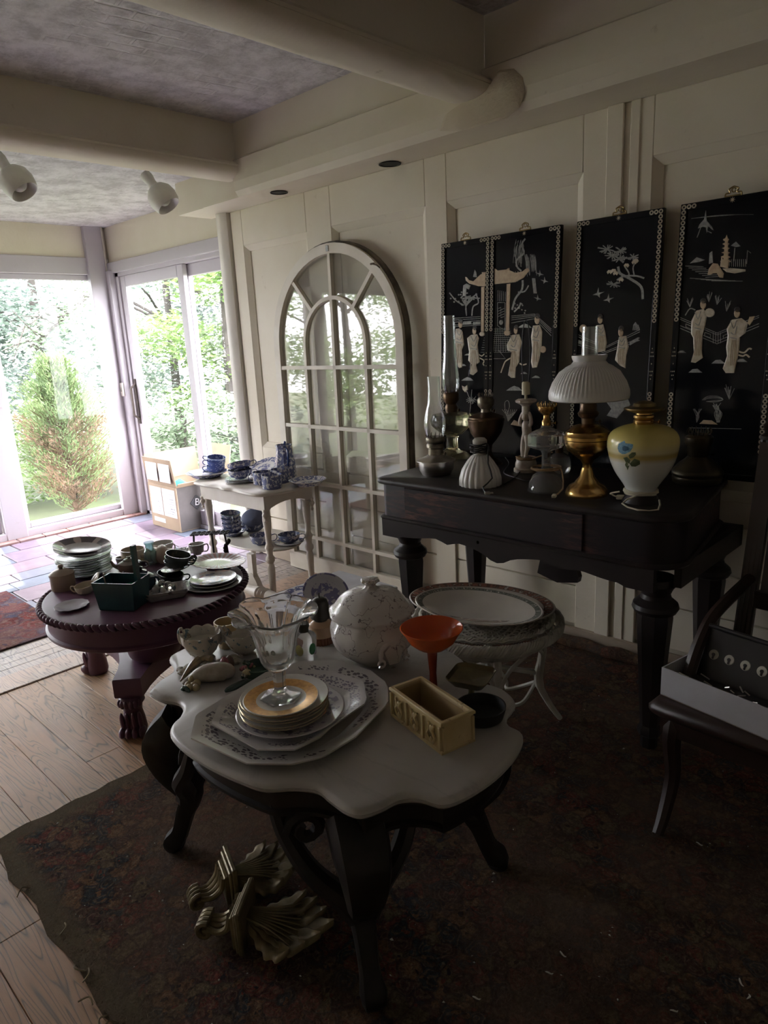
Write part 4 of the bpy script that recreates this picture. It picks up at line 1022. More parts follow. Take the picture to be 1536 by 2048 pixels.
def lady(p, F, head, body, hr=(4.0, 7.5)):
    hx, hy = F([head])[0]; keep = p.ar; p.ar = {}
    p.poly(F(body), PEARL, .004)
    robe = p.ar[PEARL.name][0].build('lady_figure', PEARL, p.t, False); p.ar = {}
    p.disc((hx, hy), hr[0], hr[1], BONE); p.ar[BONE.name][0].build('face', BONE, robe, False); p.ar = {}
    p.disc((hx+1.2, hy-hr[1]*.8), hr[0]*1.15, hr[1]*.7, HAIR); p.ar[HAIR.name][0].build('hair', HAIR, robe, False); p.ar = keep
    cx = sum(a for a, _ in body)/len(body)
    y0 = body[0][1]; sp_ = max(q[1] for q in body)-y0
    fb_ = B(); keep = p.ar; p.ar = {}
    for dx in (-22, -8, 8, 20): p.line(spline(F([(cx+dx*.5, y0+sp_*.38), (cx+dx*1.0, y0+sp_*.60), (cx+dx*.8-6, y0+sp_*.86)]), 3), BONE, .9)
    p.line(F([(cx-26, y0+sp_*.33), (cx+24, y0+sp_*.36)]), GREYI, 1.4); p.line(spline(F([(cx-22, y0+8), (cx, y0+sp_*.16), (cx+20, y0+6)]), 3), GREYI, 1.1)
    p.line(spline(F([(cx+24, y0+sp_*.12), (cx+6, y0+sp_*.28), (cx-20, y0+sp_*.24)]), 3), GREYI, 1.2)
    for nm_, (b_, m_) in list(p.ar.items()):
        b_.v = [(x, y-.0036, z) for x, y, z in b_.v]; b_.build('robe_folds', m_, robe, False)['kind'] = 'stuff'
    p.ar = keep
lady(p1, A_, (383, 1095), [(350, 1130), (375, 1125), (400, 1150), (412, 1250), (395, 1290), (400, 1370), (395, 1420), (375, 1425), (355, 1400), (350, 1300), (345, 1200)])
lady(p1, A_, (490, 1145), [(465, 1175), (510, 1170), (525, 1200), (515, 1250), (520, 1300), (530, 1380), (505, 1400), (515, 1450), (480, 1480), (455, 1470), (470, 1400), (445, 1370), (450, 1300), (435, 1200)])
lady(p2, A_, (803, 1140), [(775, 1175), (830, 1170), (850, 1230), (835, 1300), (830, 1380), (805, 1420), (800, 1500), (770, 1500), (745, 1480), (760, 1400), (775, 1300), (740, 1290), (735, 1250)])
lady(p2, A_, (965, 1060), [(935, 1105), (985, 1100), (1005, 1150), (1000, 1260), (985, 1350), (965, 1420), (930, 1425), (920, 1380), (930, 1280), (920, 1190)], (5, 9))
p2.disc(A_([(1010, 1285)])[0], 6, 7, BONE)
for L in ([(520, 1320), (545, 1335), (565, 1320), (575, 1335)], [(530, 1350), (562, 1370), (555, 1395), (575, 1415)]): p1.line(spl(A_(L)), PEARL, 2)
for L in ([(765, 1350), (725, 1375), (705, 1420), (690, 1462)], [(832, 1390), (855, 1402), (885, 1395)]): p2.line(spl(A_(L)), PEARL, 2.5)
# gate roof, columns
p1.poly(A_([(420, 735), (440, 760), (480, 770), (545, 712), (596, 706), (596, 806), (520, 805), (450, 785), (425, 762)]), BONE)
p2.poly(A_([(640, 690), (740, 678), (800, 705), (870, 690), (898, 668), (908, 685), (862, 742), (800, 775), (642, 790)]), BONE)
for k in range(9): p2.line(A_([(660+k*20, 700-k*1), (650+k*21, 785-k*2)]), PEARL, .9)
p2.poly(A_([(640, 672), (665, 690), (740, 680), (755, 668), (755, 690), (640, 700)]), BONE); p1.poly(A_([(545, 700), (596, 698), (596, 712), (550, 714)]), BONE)
p1.poly(A_([(542, 812), (568, 808), (564, 1150), (540, 1150)]), BONE); p2.poly(A_([(735, 790), (764, 786), (754, 1140), (728, 1142)]), BONE)
p1.disc(A_([(548, 1168)])[0], 5.5, 4.5, PEARL); p2.disc(A_([(738, 1160)])[0], 6.5, 5.5, BONE)
# railings and paving
for d in (0, 14, 30, 52, 64): p1.line(A_([(340, 1048+d), (535, 1036+d)]), GREYI, .8)
p1.line(A_([(568, 1040), (595, 1038)]), GREYI, 2)
for (a, c) in ((400, 465), (480, 535)): p1.poly(A_([(a, 1078), (c, 1073), (c, 1093), (a, 1098)]), GREYI, .002)
for d in (0, 14, 30, 52): p2.line(A_([(770, 1032+d), (945, 1016+d*.7), (1072, 1130+d)]), GREYI, .9)
for k in range(12): p2.line(A_([(640+k*0-8, 1130+k*16), (760+k*6, 1130+k*16)]), GREYI, .6)
for k in range(9): p2.line(A_([(652+k*13, 1120), (632+k*19, 1305)]), GREYI, .6)
for k in range(8): p1.line(A_([(565-k*4, 1180+k*18), (596, 1180+k*18)]), GREYI, .6)
p2.line(A_([(632, 1355), (725, 1355), (672, 1290)]), GREYI, 1)
for k in range(5): p2.line(A_([(668+k*14, 835+k*3), (668+k*14, 920)]), GREYI, .9)
p2.line(A_([(665, 930), (665, 1105), (722, 1140), (722, 930), (665, 930)]), GREYI, 1.1)
for k in range(4): p2.line(A_([(672, 975+k*20), (690, 965+k*20), (690, 985+k*20), (714, 975+k*20)]), GREYI, 1)
p2.disc(A_([(692, 1080)])[0], 4, 5, GREYI)
# willow
p2.line(spl(A_([(845, 690), (812, 655), (815, 600), (865, 555), (850, 490), (875, 445)])), GREYI, 3)
p2.line(spl(A_([(775, 985), (800, 900), (850, 830), (855, 760)])), GREYI, 4)
p2.line(spl(A_([(790, 1000), (830, 960), (840, 930)])), GREYI, 3); p2.line(spl(A_([(820, 850), (870, 845), (900, 800)])), GREYI, 2.5)
rw = random.Random(2)
for k in range(26):
    x = 805+rw.random()*60; y = 450+rw.random()*50; p2.line(spl(A_([(x, y), (x-20+rw.random()*15, y+60), (x-25+rw.random()*20, y+110+rw.random()*60)])), GREYI, .45)
for k in range(30):
    x = 870+rw.random()*80; y = 560+rw.random()*30; p2.line(spl(A_([(x, y), (x+8, y+50), (x+10+rw.random()*6, y+90+rw.random()*60)])), GREYI, .5)
for k in range(14): x = 925+rw.random()*25; p2.line(A_([(x, 745), (x+6, 810), (x+12, 860)]), GREYI, .5)
for k in range(10): p2.disc(A_([(790+rw.random()*90, 930+rw.random()*80)])[0], 1.5, 1.5, GREYI)
def bird(p, c, s, f=1): x, y = c; p.poly([(x-s*f, y-s*.3), (x-s*.1*f, y-.15*s), (x, y-s), (x+.25*s*f, y-.1*s), (x+s*f, y+.25*s), (x+.2*s*f, y+.3*s), (x-.2*s*f, y+.7*s), (x-.2*s*f, y+.15*s)], GREYI, .002)
for c in ((985, 712), (1020, 765), (968, 898)): bird(p2, A_([c])[0], 8)
# left panel rocks and pine
for k in range(9):
    a = [(430, 1030), (425, 960), (395+rw.random()*90, 900), (390+rw.random()*140, 850+rw.random()*60)]; p1.line(spl(A_(a)), GREYI, 2)
p1.line(spl(A_([(410, 950), (350, 915), (300, 855)])), GREYI, 2.2); p1.line(spl(A_([(470, 1030), (480, 960), (520, 930), (500, 860)])), GREYI, 2.5)
for k in range(22): p1.disc(A_([(310+rw.random()*130, 850+rw.random()*100)])[0], 1.6, 1.6, GREYI)
p1.poly(A_([(400, 880), (405, 800), (430, 785), (460, 800), (450, 830), (430, 820), (425, 880)]), GREYI); p1.poly(A_([(480, 735), (492, 680), (505, 700), (510, 738)]), GREYI)
# ground plants
for (p, c, s) in ((p1, (435, 1512), 12), (p1, (400, 1405), 7), (p2, (790, 1585), 16), (p2, (870, 1110), 14), (p2, (955, 1495), 9), (p2, (865, 1465), 7), (p1, (435, 1325), 6)):
    x, y = A_([c])[0]; p.poly([(x-s, y+s*.2), (x-s*.5, y-s*.15), (x, y-s*.4), (x+s*.6, y-s*.2), (x+s, y+s*.2)], GREYI, .002)
p1.poly(A_([(395, 1560), (418, 1570), (435, 1555), (440, 1590), (420, 1610), (402, 1590)]), PEARL)
for L in ([(430, 1600), (460, 1690), (450, 1790)], [(500, 1640), (470, 1700)], [(470, 1590), (462, 1680)]): p1.line(spl(A_(L)), GREYI, 1)
for k in range(12): a = k*.55; p1.line(A_([(465, 1670), (465+38*cos(a), 1670+26*sin(a))]), GREYI, .8)
p2.line(spl(A_([(725, 1770), (720, 1690), (745, 1675), (755, 1720), (735, 1790), (800, 1760), (760, 1800)])), GREYI, 1)
for k in range(8): p2.line(spl(A_([(745, 1830), (730+k*8, 1780), (700+k*16, 1740)])), GREYI, .9)
p2.poly(A_([(765, 1855), (790, 1820), (815, 1830), (840, 1870)]), BONE)
# third panel
for (cx, cy, R_) in ((350, 512, 62), (448, 520, 50), (385, 560, 50), (540, 568, 45), (440, 580, 55), (395, 770, 48)):
    for k in range(17):
        a = pi*.02+rw.random()*2*pi; p3.line(Bz([(cx, cy), (cx+R_*cos(a)*rw.uniform(.7, 1.25), cy+R_*.55*sin(a))]), GREYI, 1.7)
p3.line(spl(Bz([(612, 880), (600, 790), (520, 730), (445, 690), (430, 640)])), GREYI, 4.5); p3.line(spl(Bz([(622, 725), (560, 708), (470, 712), (420, 740)])), GREYI, 3)
p3.line(spl(Bz([(548, 700), (540, 650), (555, 610)])), GREYI, 2.2); p3.line(spl(Bz([(480, 640), (510, 690), (500, 720)])), GREYI, 2.5); p3.line(spl(Bz([(470, 610), (430, 575)])), GREYI, 3)
for c in ((365, 680), (395, 672), (410, 690), (450, 738), (560, 598), (548, 608), (490, 632)): x, y = Bz([c])[0]; p3.poly([(x-5, y), (x-2, y-4), (x+4, y-4), (x+6, y), (x+3, y+4), (x, y+1), (x-3, y+4)], PEARL)
bird(p3, Bz([(285, 838)])[0], 12, -1); bird(p3, Bz([(360, 880)])[0], 11, -1)
lady(p3, Bz, (297, 1032), [(268, 1075), (320, 1065), (335, 1120), (347, 1200), (335, 1262), (268, 1275), (262, 1180)], (5, 8))
lady(p3, Bz, (450, 1125), [(440, 1158), (490, 1150), (508, 1230), (490, 1300), (485, 1390), (445, 1370), (408, 1330), (425, 1240), (432, 1185)], (5, 9))
p3.disc(Bz([(172, 1098)])[0], 7.5, 8.5, BONE)
for d in (0, 16, 60, 78): p3.line(Bz([(125, 1138+d), (335, 1232+d*.6), (590, 1105+d)]), GREYI, 1)
for L in ([(135, 1180), (175, 1195), (175, 1222), (135, 1208)], [(515, 1195), (580, 1160), (580, 1185), (515, 1222)]): p3.poly(Bz(L), GREYI, .002)
for k in range(5): p3.line(Bz([(540+k*12, 1110), (545+k*8, 1070), (560+k*4, 1050+k*6)]), GREYI, 1.4)
p3.poly(Bz([(345, 1640), (500, 1610), (520, 1660), (470, 1700), (420, 1760), (345, 1740), (380, 1690)]), simple('grey_shell_inlay', (0, 0, 0)), .002)
# fourth panel
for k in range(6): p4.line(spl(Bz([(970+k*20, 285-k*2), (1150+k*30, 262-k), (1290+k*28, 255)])), GREYI, .5)
p4.poly(Bz([(1030, 330), (1065, 290), (1078, 225), (1085, 300), (1120, 340), (1135, 372), (1110, 350), (1095, 345), (1085, 390), (1078, 350), (1055, 345), (1020, 358)]), GREYI); p4.line(Bz([(1040, 350), (1022, 400), (1012, 425)]), GREYI, 1.2); p4.line(Bz([(1085, 375), (1120, 392)]), GREYI, 1.3)
tw = [(1232, 405)]
for k in range(6): y = 430+k*33; w_ = 9+k*2.3; tw += [(1240+k*.5, y), (1242+w_*.8+k, y+8), (1243+k, y+14)]
tw += [(1243, 655), (1183, 640), (1192, 575)]
for k in range(5, -1, -1): y = 430+k*33; w_ = 9+k*2.3; tw += [(1220-k*3, y+14), (1214-w_-k*2, y+8), (1222-k*3, y)]
p4.poly(Bz(tw), BONE)
p4.poly(Bz([(1090, 700), (1100, 655), (1130, 615), (1165, 618), (1185, 650), (1210, 690), (1205, 722), (1180, 720), (1160, 688), (1130, 690), (1110, 700)]), BONE)
p4.poly(Bz([(1200, 655), (1260, 650), (1370, 660), (1370, 675), (1290, 690), (1230, 680)]), PEARL)
for k in range(7): p4.line(Bz([(925+k*25, 635+k*14), (1060+k*20, 640+k*12)]), GREYI, .8)
for k in range(5): p4.line(Bz([(960+k*40, 725+k*5), (1130+k*55, 735+k*3)]), GREYI, .8)
p4.line(Bz([(1283, 600), (1292, 500)]), GREYI, 1.5); p4.poly(Bz([(1262, 485), (1300, 455), (1335, 490), (1300, 495)]), GREYI, .002); p4.line(Bz([(1378, 620), (1385, 520), (1410, 540)]), GREYI, 1)
for k in range(9): p4.line(Bz([(1250+k*15, 585), (1252+k*15, 640)]), GREYI, .8)
p4.poly(Bz([(960, 615), (1010, 570), (1070, 590), (1030, 605)]), GREYI, .002); p4.poly(Bz([(1100, 620), (1105, 540), (1125, 525), (1130, 610)]), GREYI, .002)
lady(p4, Bz, (1058, 920), [(1008, 965), (1062, 952), (1088, 1000), (1072, 1080), (1056, 1140), (1050, 1260), (1057, 1312), (1000, 1350), (968, 1345), (990, 1270), (985, 1165), (968, 1135), (972, 1040)], (6, 9))
p4.disc(Bz([(1106, 980)])[0], 10, 9, PEARL)
lady(p4, Bz, (1308, 985), [(1270, 1032), (1340, 1020), (1388, 1055), (1370, 1130), (1330, 1160), (1325, 1240), (1312, 1320), (1288, 1425), (1225, 1425), (1203, 1392), (1235, 1300), (1228, 1235), (1240, 1150), (1232, 1100)], (6, 9))
p4.poly(Bz([(1385, 1055), (1400, 1010), (1440, 1005), (1425, 1040), (1400, 1075)]), BONE)
for L in ([(1318, 1265), (1360, 1275), (1395, 1245), (1415, 1250)], [(1312, 1290), (1350, 1300), (1375, 1290), (1400, 1310)]): p4.line(spl(Bz(L)), PEARL, 3)
for d in (0, 14, 60, 80): p4.line(Bz([(888, 1015+d), (1160, 1130+d), (1470, 1000+d)]), GREYI, 1)
for L in ([(930, 1062), (970, 1080), (970, 1102), (930, 1085)], [(1070, 1125), (1112, 1140), (1110, 1165), (1068, 1150)], [(1205, 1150), (1240, 1135), (1240, 1158), (1208, 1170)]): p4.line(Bz(L+[L[0]]), GREYI, 1)
for k in range(4): p4.line(Bz([(1132+k*18, 1125), (1132+k*18, 1205)]), GREYI, .9)
for (cx, cy) in ((1100, 860), (1160, 880), (960, 900), (1230, 930)):
    for k in range(7): p4.line(Bz([(cx, cy+40), (cx-25+rw.random()*60, cy-40*rw.random())]), GREYI, .8)
p4.line(spl(Bz([(925, 1000), (960, 950), (1000, 960)])), GREYI, 2)
for c, s in (((1000, 1412), 14), ((900, 1270), 9), ((1340, 1335), 12), ((1170, 1345), 14)): x, y = Bz([c])[0]; p4.poly([(x-s, y+s*.2), (x-s*.4, y-s*.3), (x+s*.3, y-s*.35), (x+s, y+s*.2)], GREYI, .002)
for q in range(3): p4.line(spl(Bz([(1050+q*9, 1625), (1090, 1598+q*8), (1160, 1596+q*7), (1205, 1620), (1150, 1640-q*6), (1080, 1635)])), GREYI, .7)
for k in range(12): p4.line(spl(Bz([(1150+rw.random()*40, 1790), (1140+rw.random()*60, 1720), (1110+rw.random()*90, 1640+rw.random()*30)])), GREYI, .9)
for k in range(8): p4.line(Bz([(1250, 1620), (1215+rw.random()*80, 1500+rw.random()*60)]), GREYI, .7)
for k in range(8): p4.line(spl(Bz([(1010, 1790), (1000+rw.random()*30, 1740), (980+rw.random()*70, 1690)])), GREYI, .8)
p4.poly(Bz([(1030, 1800), (1060, 1772), (1120, 1775), (1165, 1805)]), BONE); p4.line(Bz([(960, 1830), (1340, 1838)]), GREYI, .8)
for p in PN: p.done()
# ================================================================ ARCHED SASH LEANING ON THE WALL
AW = simple('old_sash_paint', (0.72, 0.67, 0.58), 0.55, c2=(0.62, 0.56, 0.46), scale=5, bump=0.25, bscale=18)
lean = radians(0.8); AY = 2.800
xa0, xa1 = atY(545, 740, 2.80).x+.01, atY(806, 740, 2.80).x-.01
at = thing('arched_window_sash', 'tall arched cream window sash with many panes leaning on the panelled wall', 'window sash', ((xa0+xa1)/2, AY, 0.004), rot=(-lean, 0, 0))
HW = (xa1-xa0)/2; ZT = 2.03; zs = ZT-HW   # spring line
fw = .055; T = .045
def arch_band(R0_, R1_, z0, zc, y0, y1, n=28):
    o = [(-R1_, z0)]+[(-R1_*cos(pi*k/n), zc+R1_*sin(pi*k/n)) for k in range(n+1)]+[(R1_, z0)]
    i = [(-R0_, z0)]+[(-R0_*cos(pi*k/n), zc+R0_*sin(pi*k/n)) for k in range(n+1)]+[(R0_, z0)]
    b = B(); rings = [[(o[k][0], y0, o[k][1]), (i[k][0], y0, i[k][1]), (i[k][0], y1, i[k][1]), (o[k][0], y1, o[k][1])] for k in range(len(o))]
    b.loft(rings, True, True); return b
def P_(px, py): p = atPl(px, py, Vector((0, AY, 0)), Vector((0, -cos(lean), sin(lean)))); return p.x-(xa0+xa1)/2, p.z/cos(lean)
o = arch_band(HW-fw, HW, 0.10, zs, 0, T).build('frame', AW, at, auto=30)
o = arch_band(HW-.001, HW+.012, 0.0, zs, T*.45, T+.012)
o.build('dark_edge', simple('sash_dark_edge', (0.06, 0.05, 0.04), 0.8, c2=(0.2, 0.17, 0.12)), at, auto=30)
b = B(); b.bevbox(-HW, HW, 0, T, 0.0, 0.115, .004); b.build('bottom_rail', AW, at, False)
mz = [P_(600, y)[1] for y in (737, 853, 963, 1070)]
RI = HW*.47; mw = .022
zi = mz[0]+.02
b = arch_band(RI-mw/2, RI+mw/2, mz[0], zs, .004, T-.008, 20); b.build('muntin', AW, at, auto=30)
def mun(x0, x1, z0, z1): b = B(); b.box(x0, x1, .004, T-.008, z0, z1); b.build('muntin', AW, at, False)
mun(-mw/2, mw/2, .11, ZT-fw+.01)
for x in (-RI, RI): mun(x-mw/2, x+mw/2, .11, mz[0])
for z in mz: mun(-HW+fw-.002, HW-fw+.002, z-mw/2, z+mw/2)
for sg in (-1, 1):
    b = B(); a = radians(48); c, s = cos(a)*sg, sin(a)
    b.box(RI, HW-fw+.01, .004, T-.008, -mw/2, mw/2, TR(0, 0, zs) @ RY(-a if sg > 0 else -(pi-a))); b.build('muntin', AW, at, False)
M_SG = pane_glass('sash_glass', (0.93, 0.94, 0.93), 1.3, 0.05)
b = B(); n = 28; o_ = [(-HW+fw-.005, .11)]+[(-(HW-fw+.005)*cos(pi*k/n), zs+(HW-fw+.005)*sin(pi*k/n)) for k in range(n+1)]+[(HW-fw+.005, .11)]
zc_ = [.11]+mz[::-1]
def pane(poly): b = B(); b.loft([[(x, T-.020, z) for x, z in poly], [(x, T-.017, z) for x, z in poly]], True, True); b.build('glass_pane', M_SG, at, False)
xs_ = [-HW+fw, -RI, 0, RI, HW-fw]
for i in range(4):
    for j in range(4): pane([(xs_[i], zc_[j]), (xs_[i+1], zc_[j]), (xs_[i+1], zc_[j+1]), (xs_[i], zc_[j+1])])
def arcp(R, a0, a1, n=8): return [(R*cos(a0+(a1-a0)*k/n), zs+R*sin(a0+(a1-a0)*k/n)) for k in range(n+1)]
RO = HW-fw; q = radians(48)
pane([(0, mz[-4] if False else mz[0]), (RI, mz[0])]+arcp(RI, 0, pi/2)); pane([(-RI, mz[0]), (0, mz[0])]+arcp(RI, pi/2, pi))
pane([(RI, mz[0]), (RO, mz[0])]+arcp(RO, 0, q)+arcp(RI, q, 0)); pane(arcp(RO, q, pi/2)+arcp(RI, pi/2, q))
pane(arcp(RO, pi/2, pi-q)+arcp(RI, pi-q, pi/2)); pane([(-RO, mz[0])]+[(-RI, mz[0])]+arcp(RI, pi, pi-q)+arcp(RO, pi-q, pi))
h = B(); h.lathe([(0, -.004), (.012, -.004), (.012, 0)], 12, TR(0, 0, ZT-.03) @ RX(-pi/2)); h.bevbox(-.012, .012, -.004, .0, ZT-.045, ZT-.012, .002); h.build('latch', simple('latch_steel', (0.4, 0.4, 0.38), 0.4, 0.7), at)
h = B(); h.bevbox(.34, .37, -.006, .004, zs+.405, zs+.415, .002, RY(0)); h.tube([(.355, -.004, zs+.41), (.39, -.006, zs+.40), (.41, -.002, zs+.385)], .004, 5); h.build('hinge', simple('rust', (0.12, 0.08, 0.05), 0.7), at)
# ================================================================ MATERIALS FOR SMALL THINGS
def base_at(px, ybot, rpx, z):
    y = ybot
    for _ in range(3):
        P = atZ(px, y, z); e = (CAM.z-z)/sqrt(P.x**2+P.y**2+(CAM.z-z)**2); y = ybot-rpx*e
    return atZ(px, y, z)
def pp(P, pts):
    k = mpp(P); return [(max(r*k, 0.0), hgt(P, y)-P.z) for r, y in pts]
BRASS = simple('aged_brass', (0.62, 0.40, 0.14), 0.24, 1.0, c2=(0.42, 0.25, 0.09), scale=14)
BRZ = simple('dark_bronze', (0.16, 0.10, 0.055), 0.34, 0.85, c2=(0.09, 0.06, 0.04), scale=10)
SILV = simple('brushed_nickel', (0.55, 0.53, 0.50), 0.28, 1.0, c2=(0.42, 0.40, 0.37), scale=9)
PEWT = simple('tarnished_burner', (0.26, 0.23, 0.17), 0.38, 0.8, c2=(0.14, 0.12, 0.09), scale=40)
MILK = simple('milk_glass', (0.74, 0.73, 0.70), 0.22, c2=(0.68, 0.66, 0.62), scale=4)
CLR = glass('clear_lamp_glass', (0.97, 0.98, 0.97), 0.01, 1.45); CLR.node_tree.nodes['Principled BSDF'].inputs['Transmission Weight'].default_value = .90
CHIM = pane_glass('chimney_glass', (0.97, 0.98, 0.98), 1.8, 0.02)
AMB = glass('pale_amber_glass', (0.93, 0.86, 0.55), 0.05, 1.45)
CORDK = simple('black_cord', (0.015, 0.015, 0.015), 0.5)
CORDT = simple('tan_cord', (0.32, 0.20, 0.10), 0.6)
CORDC = simple('cream_cord', (0.66, 0.60, 0.46), 0.5)
def part(t, prof, name, m, seg=32, mod=None, off=(0, 0), sx=1, sy=1, auto=40, close=False):
    b = B(); b.lathe(prof, seg, c=(off[0], off[1], 0), mod=mod, sx=sx, sy=sy, close=close); return b.build(name, m, t, auto=auto)
def burner(t, P, pts, y_top, prong=True, m=PEWT, rp=None):
    pr = pp(P, pts); part(t, [(0, pr[0][1])]+pr+[(0, pr[-1][1])], 'burner', m, 24)
    k = mpp(P); z0 = pr[-1][1]
    if prong:
        b = B(); r = (rp or pts[-1][0])*k; zt_ = hgt(P, y_top)-P.z
        for q in range(14):
            a = 2*pi*q/14; b.tube([(r*cos(a), r*sin(a), z0-.002), (r*1.12*cos(a), r*1.12*sin(a), (z0+zt_)/2), (r*1.0*cos(a), r*1.0*sin(a), zt_)], [.0022, .0022, .001], 4)
        b.build('prong_crown', m, t)
    w = B(); w.tube([(pts[0][0]*k*.8, 0, pr[0][1]+.01), (pts[0][0]*k*.8+.03, -.005, pr[0][1]+.012)], .0015, 5)
    w.lathe([(0, -.001), (.008, -.001), (.008, .001), (0, .001)], 10, TR(pts[0][0]*k*.8+.03, -.005, pr[0][1]+.012) @ RY(pi/2)); w.build('wick_knob', m, t)
def shell(prof, th=.0015): return prof+[(max(r-th, .0005), z) for r, z in prof[::-1]]
def coil(c, r0, z0, turns, dz, rad, m, t, name='cord', tail=None, jit=.003, sq=1.0):
    b = B(); rc = random.Random(4); n = int(turns*16); pts = []
    for k in range(n+1):
        a = 2*pi*k/16; r = r0+rc.uniform(-jit, jit); pts.append((c[0]+r*cos(a), c[1]+r*sin(a)*sq, c[2]+z0+dz*k/n+rc.uniform(-jit, jit)*.5))
    if tail: pts += tail
    b.tube(spline(pts, 2), rad, 6); return b.build(name, m, t)
def plug(t, p, ang, m, s=1.0):
    b = B(); M = TR(p) @ RZ(ang); b.bevbox(-.014*s, .014*s, -.009*s, .009*s, 0, .013*s, .003*s, M); b.build('plug', m, t)
    b = B(); b.box(.013*s, .028*s, -.006*s, -.0045*s, .004*s, .009*s, M); b.box(.013*s, .028*s, .0045*s, .006*s, .004*s, .009*s, M); b.build('plug_blade', SILV, t, False)
# ---------------------------------------------------------------- lamps on the piano, left to right
P = base_at(873, 954, 26, GZ)
t = thing('oil_lamp', 'squat polished nickel oil lamp with slim bulbous glass chimney, leftmost on the piano', 'oil lamp', P, group='lamps standing on the black piano')
part(t, [(0, 0)]+pp(P, [(22, 950), (28, 948), (34, 938), (35, 928), (35, 922), (39, 921), (39, 919), (34, 917), (20, 912), (17, 909)])+[(0, hgt(P, 909)-P.z)], 'font', SILV, 48)
burner(t, P, [(15, 911), (15, 897), (18, 894), (18, 889), (16, 886), (19, 882), (19, 876), (17, 873)], 866)
part(t, shell(pp(P, [(17, 874), (19, 868), (22, 852), (21, 838), (17, 820), (13, 805), (12, 790), (12, 753)])), 'chimney', CHIM, 32, close=True)
P = base_at(905, 922, 40, GZ)
t = thing('oil_lamp', 'yellow-green glass oil lamp with the tallest clear chimney, behind the nickel lamp', 'oil lamp', P, group='lamps standing on the black piano')
part(t, [(0, 0)]+pp(P, [(40, 918), (40, 914), (28, 905), (16, 900), (12, 896), (11, 880), (14, 872)])+[(0, hgt(P, 872)-P.z)], 'base', AMB, 24)
part(t, [(0, hgt(P, 872)-P.z)]+pp(P, [(20, 868), (40, 850), (42, 838), (38, 828), (14, 823)])+[(0, hgt(P, 823)-P.z)], 'font', AMB, 16)
burner(t, P, [(11, 824), (13, 815), (10, 808), (16, 800), (16, 788), (14, 784)], 776, m=BRZ)
part(t, shell(pp(P, [(14, 786), (17, 770), (17, 752), (14, 720), (12, 690), (11, 631)])), 'chimney', CHIM, 32, close=True)
P = base_at(973, 935, 34, GZ)
t = thing('oil_lamp', 'dark bronze oil lamp with a wide ringed font, behind the white ribbed lamp', 'oil lamp', P, group='lamps standing on the black piano')
part(t, [(0, 0)]+pp(P, [(32, 932), (32, 926), (14, 912), (10, 900), (12, 888)])+[(0, hgt(P, 888)-P.z)], 'base', BRZ, 32)
part(t, [(0, hgt(P, 889)-P.z)]+pp(P, [(12, 889), (20, 880), (30, 865), (35, 848), (35, 843), (36, 841), (36, 838), (34, 836), (34, 833), (22, 828), (11, 824)])+[(0, hgt(P, 824)-P.z)], 'font', BRZ, 40)
burner(t, P, [(10, 826), (9, 818), (16, 810), (17, 800), (13, 793)], 785, m=PEWT)
P = base_at(961, 978, 36, GZ)
t = thing('table_lamp', 'small white ribbed glass lamp base with black cord wound round its neck', 'lamp', P, group='lamps standing on the black piano')
def rib(n, d): return lambda a, r, z, k: (r*(1+d*abs(sin(n*a/2))-d*.5), z)
part(t, [(0, 0)]+pp(P, [(36, 975), (41, 968), (41, 955), (36, 938), (26, 922), (18, 912), (14, 909)])+[(0, hgt(P, 909)-P.z)], 'ribbed_base', MILK, 96, mod=rib(20, .07))
part(t, [(0, hgt(P, 909)-P.z)]+pp(P, [(12, 909), (12, 890), (14, 887), (14, 880), (10, 876)])+[(0, hgt(P, 876)-P.z)], 'socket', simple('grey_porcelain', (0.5, 0.47, 0.42), .4), t and 20)
zc0 = hgt(P, 905)-P.z
coil((0, 0, 0), .034, zc0, 5, .035, .0032, CORDK, t, tail=[(.06, -.03, .10), (.10, -.06, .05), (.085, -.10, .02), (.115, -.12, .006), (.13, -.13, .004)], jit=.006)
plug(t, (.125, -.128, .002), .8, simple('clear_plug', (.35, .33, .3), .3), .8)
P = base_at(1052, 948, 24, GZ)
t = thing('figurine_lamp', 'pale cherub figurine lamp base with bare socket and tall wire harp', 'lamp', P, group='lamps standing on the black piano')
ALAB = simple('stained_alabaster', (0.62, 0.56, 0.48), 0.4, c2=(0.42, 0.33, 0.25), scale=25, bump=.2)
part(t, [(0, 0)]+pp(P, [(24, 946), (24, 936), (21, 934), (21, 926), (18, 918), (10, 914)])+[(0, hgt(P, 914)-P.z)], 'base', ALAB, 32)
k = mpp(P); Z = lambda y: hgt(P, y)-P.z
b = B()   # cherub: one continuous figure built on a short skeleton
sk = [((-4, 912), 7), ((-6, 895), 6), ((-3, 878), 7), ((2, 866), 9), ((1, 852), 9), ((0, 842), 6)]
b.tube(spline([(x*k, 0, Z(y)) for (x, y), r in sk], 4), [r_[0]*k for r_ in spline([(r,) for _, r in sk], 4)], 12)
b.tube(spline([(4*k, -3*k, Z(870)), (8*k, -6*k, Z(890)), (3*k, -4*k, Z(906)), (4*k, -6*k, Z(914))], 4), [6*k, 6*k, 6*k, 5.5*k, 5*k, 5*k, 4.5*k, 4*k, 4*k, 3.5*k, 3.5*k, 4*k, 4*k], 10)
for sg in (-1, 1): b.tube(spline([(sg*6*k, 0, Z(852)), (sg*13*k, -2*k, Z(846)), (sg*10*k, 0, Z(832)), (sg*5*k, 0, Z(824))], 4), [4*k-.0001*q for q in range(13)], 8)
b.ball((0, -2*k, Z(834)), 7.5*k, 14, 10, (1, 1, 1.1)); b.build('cherub', ALAB, t)
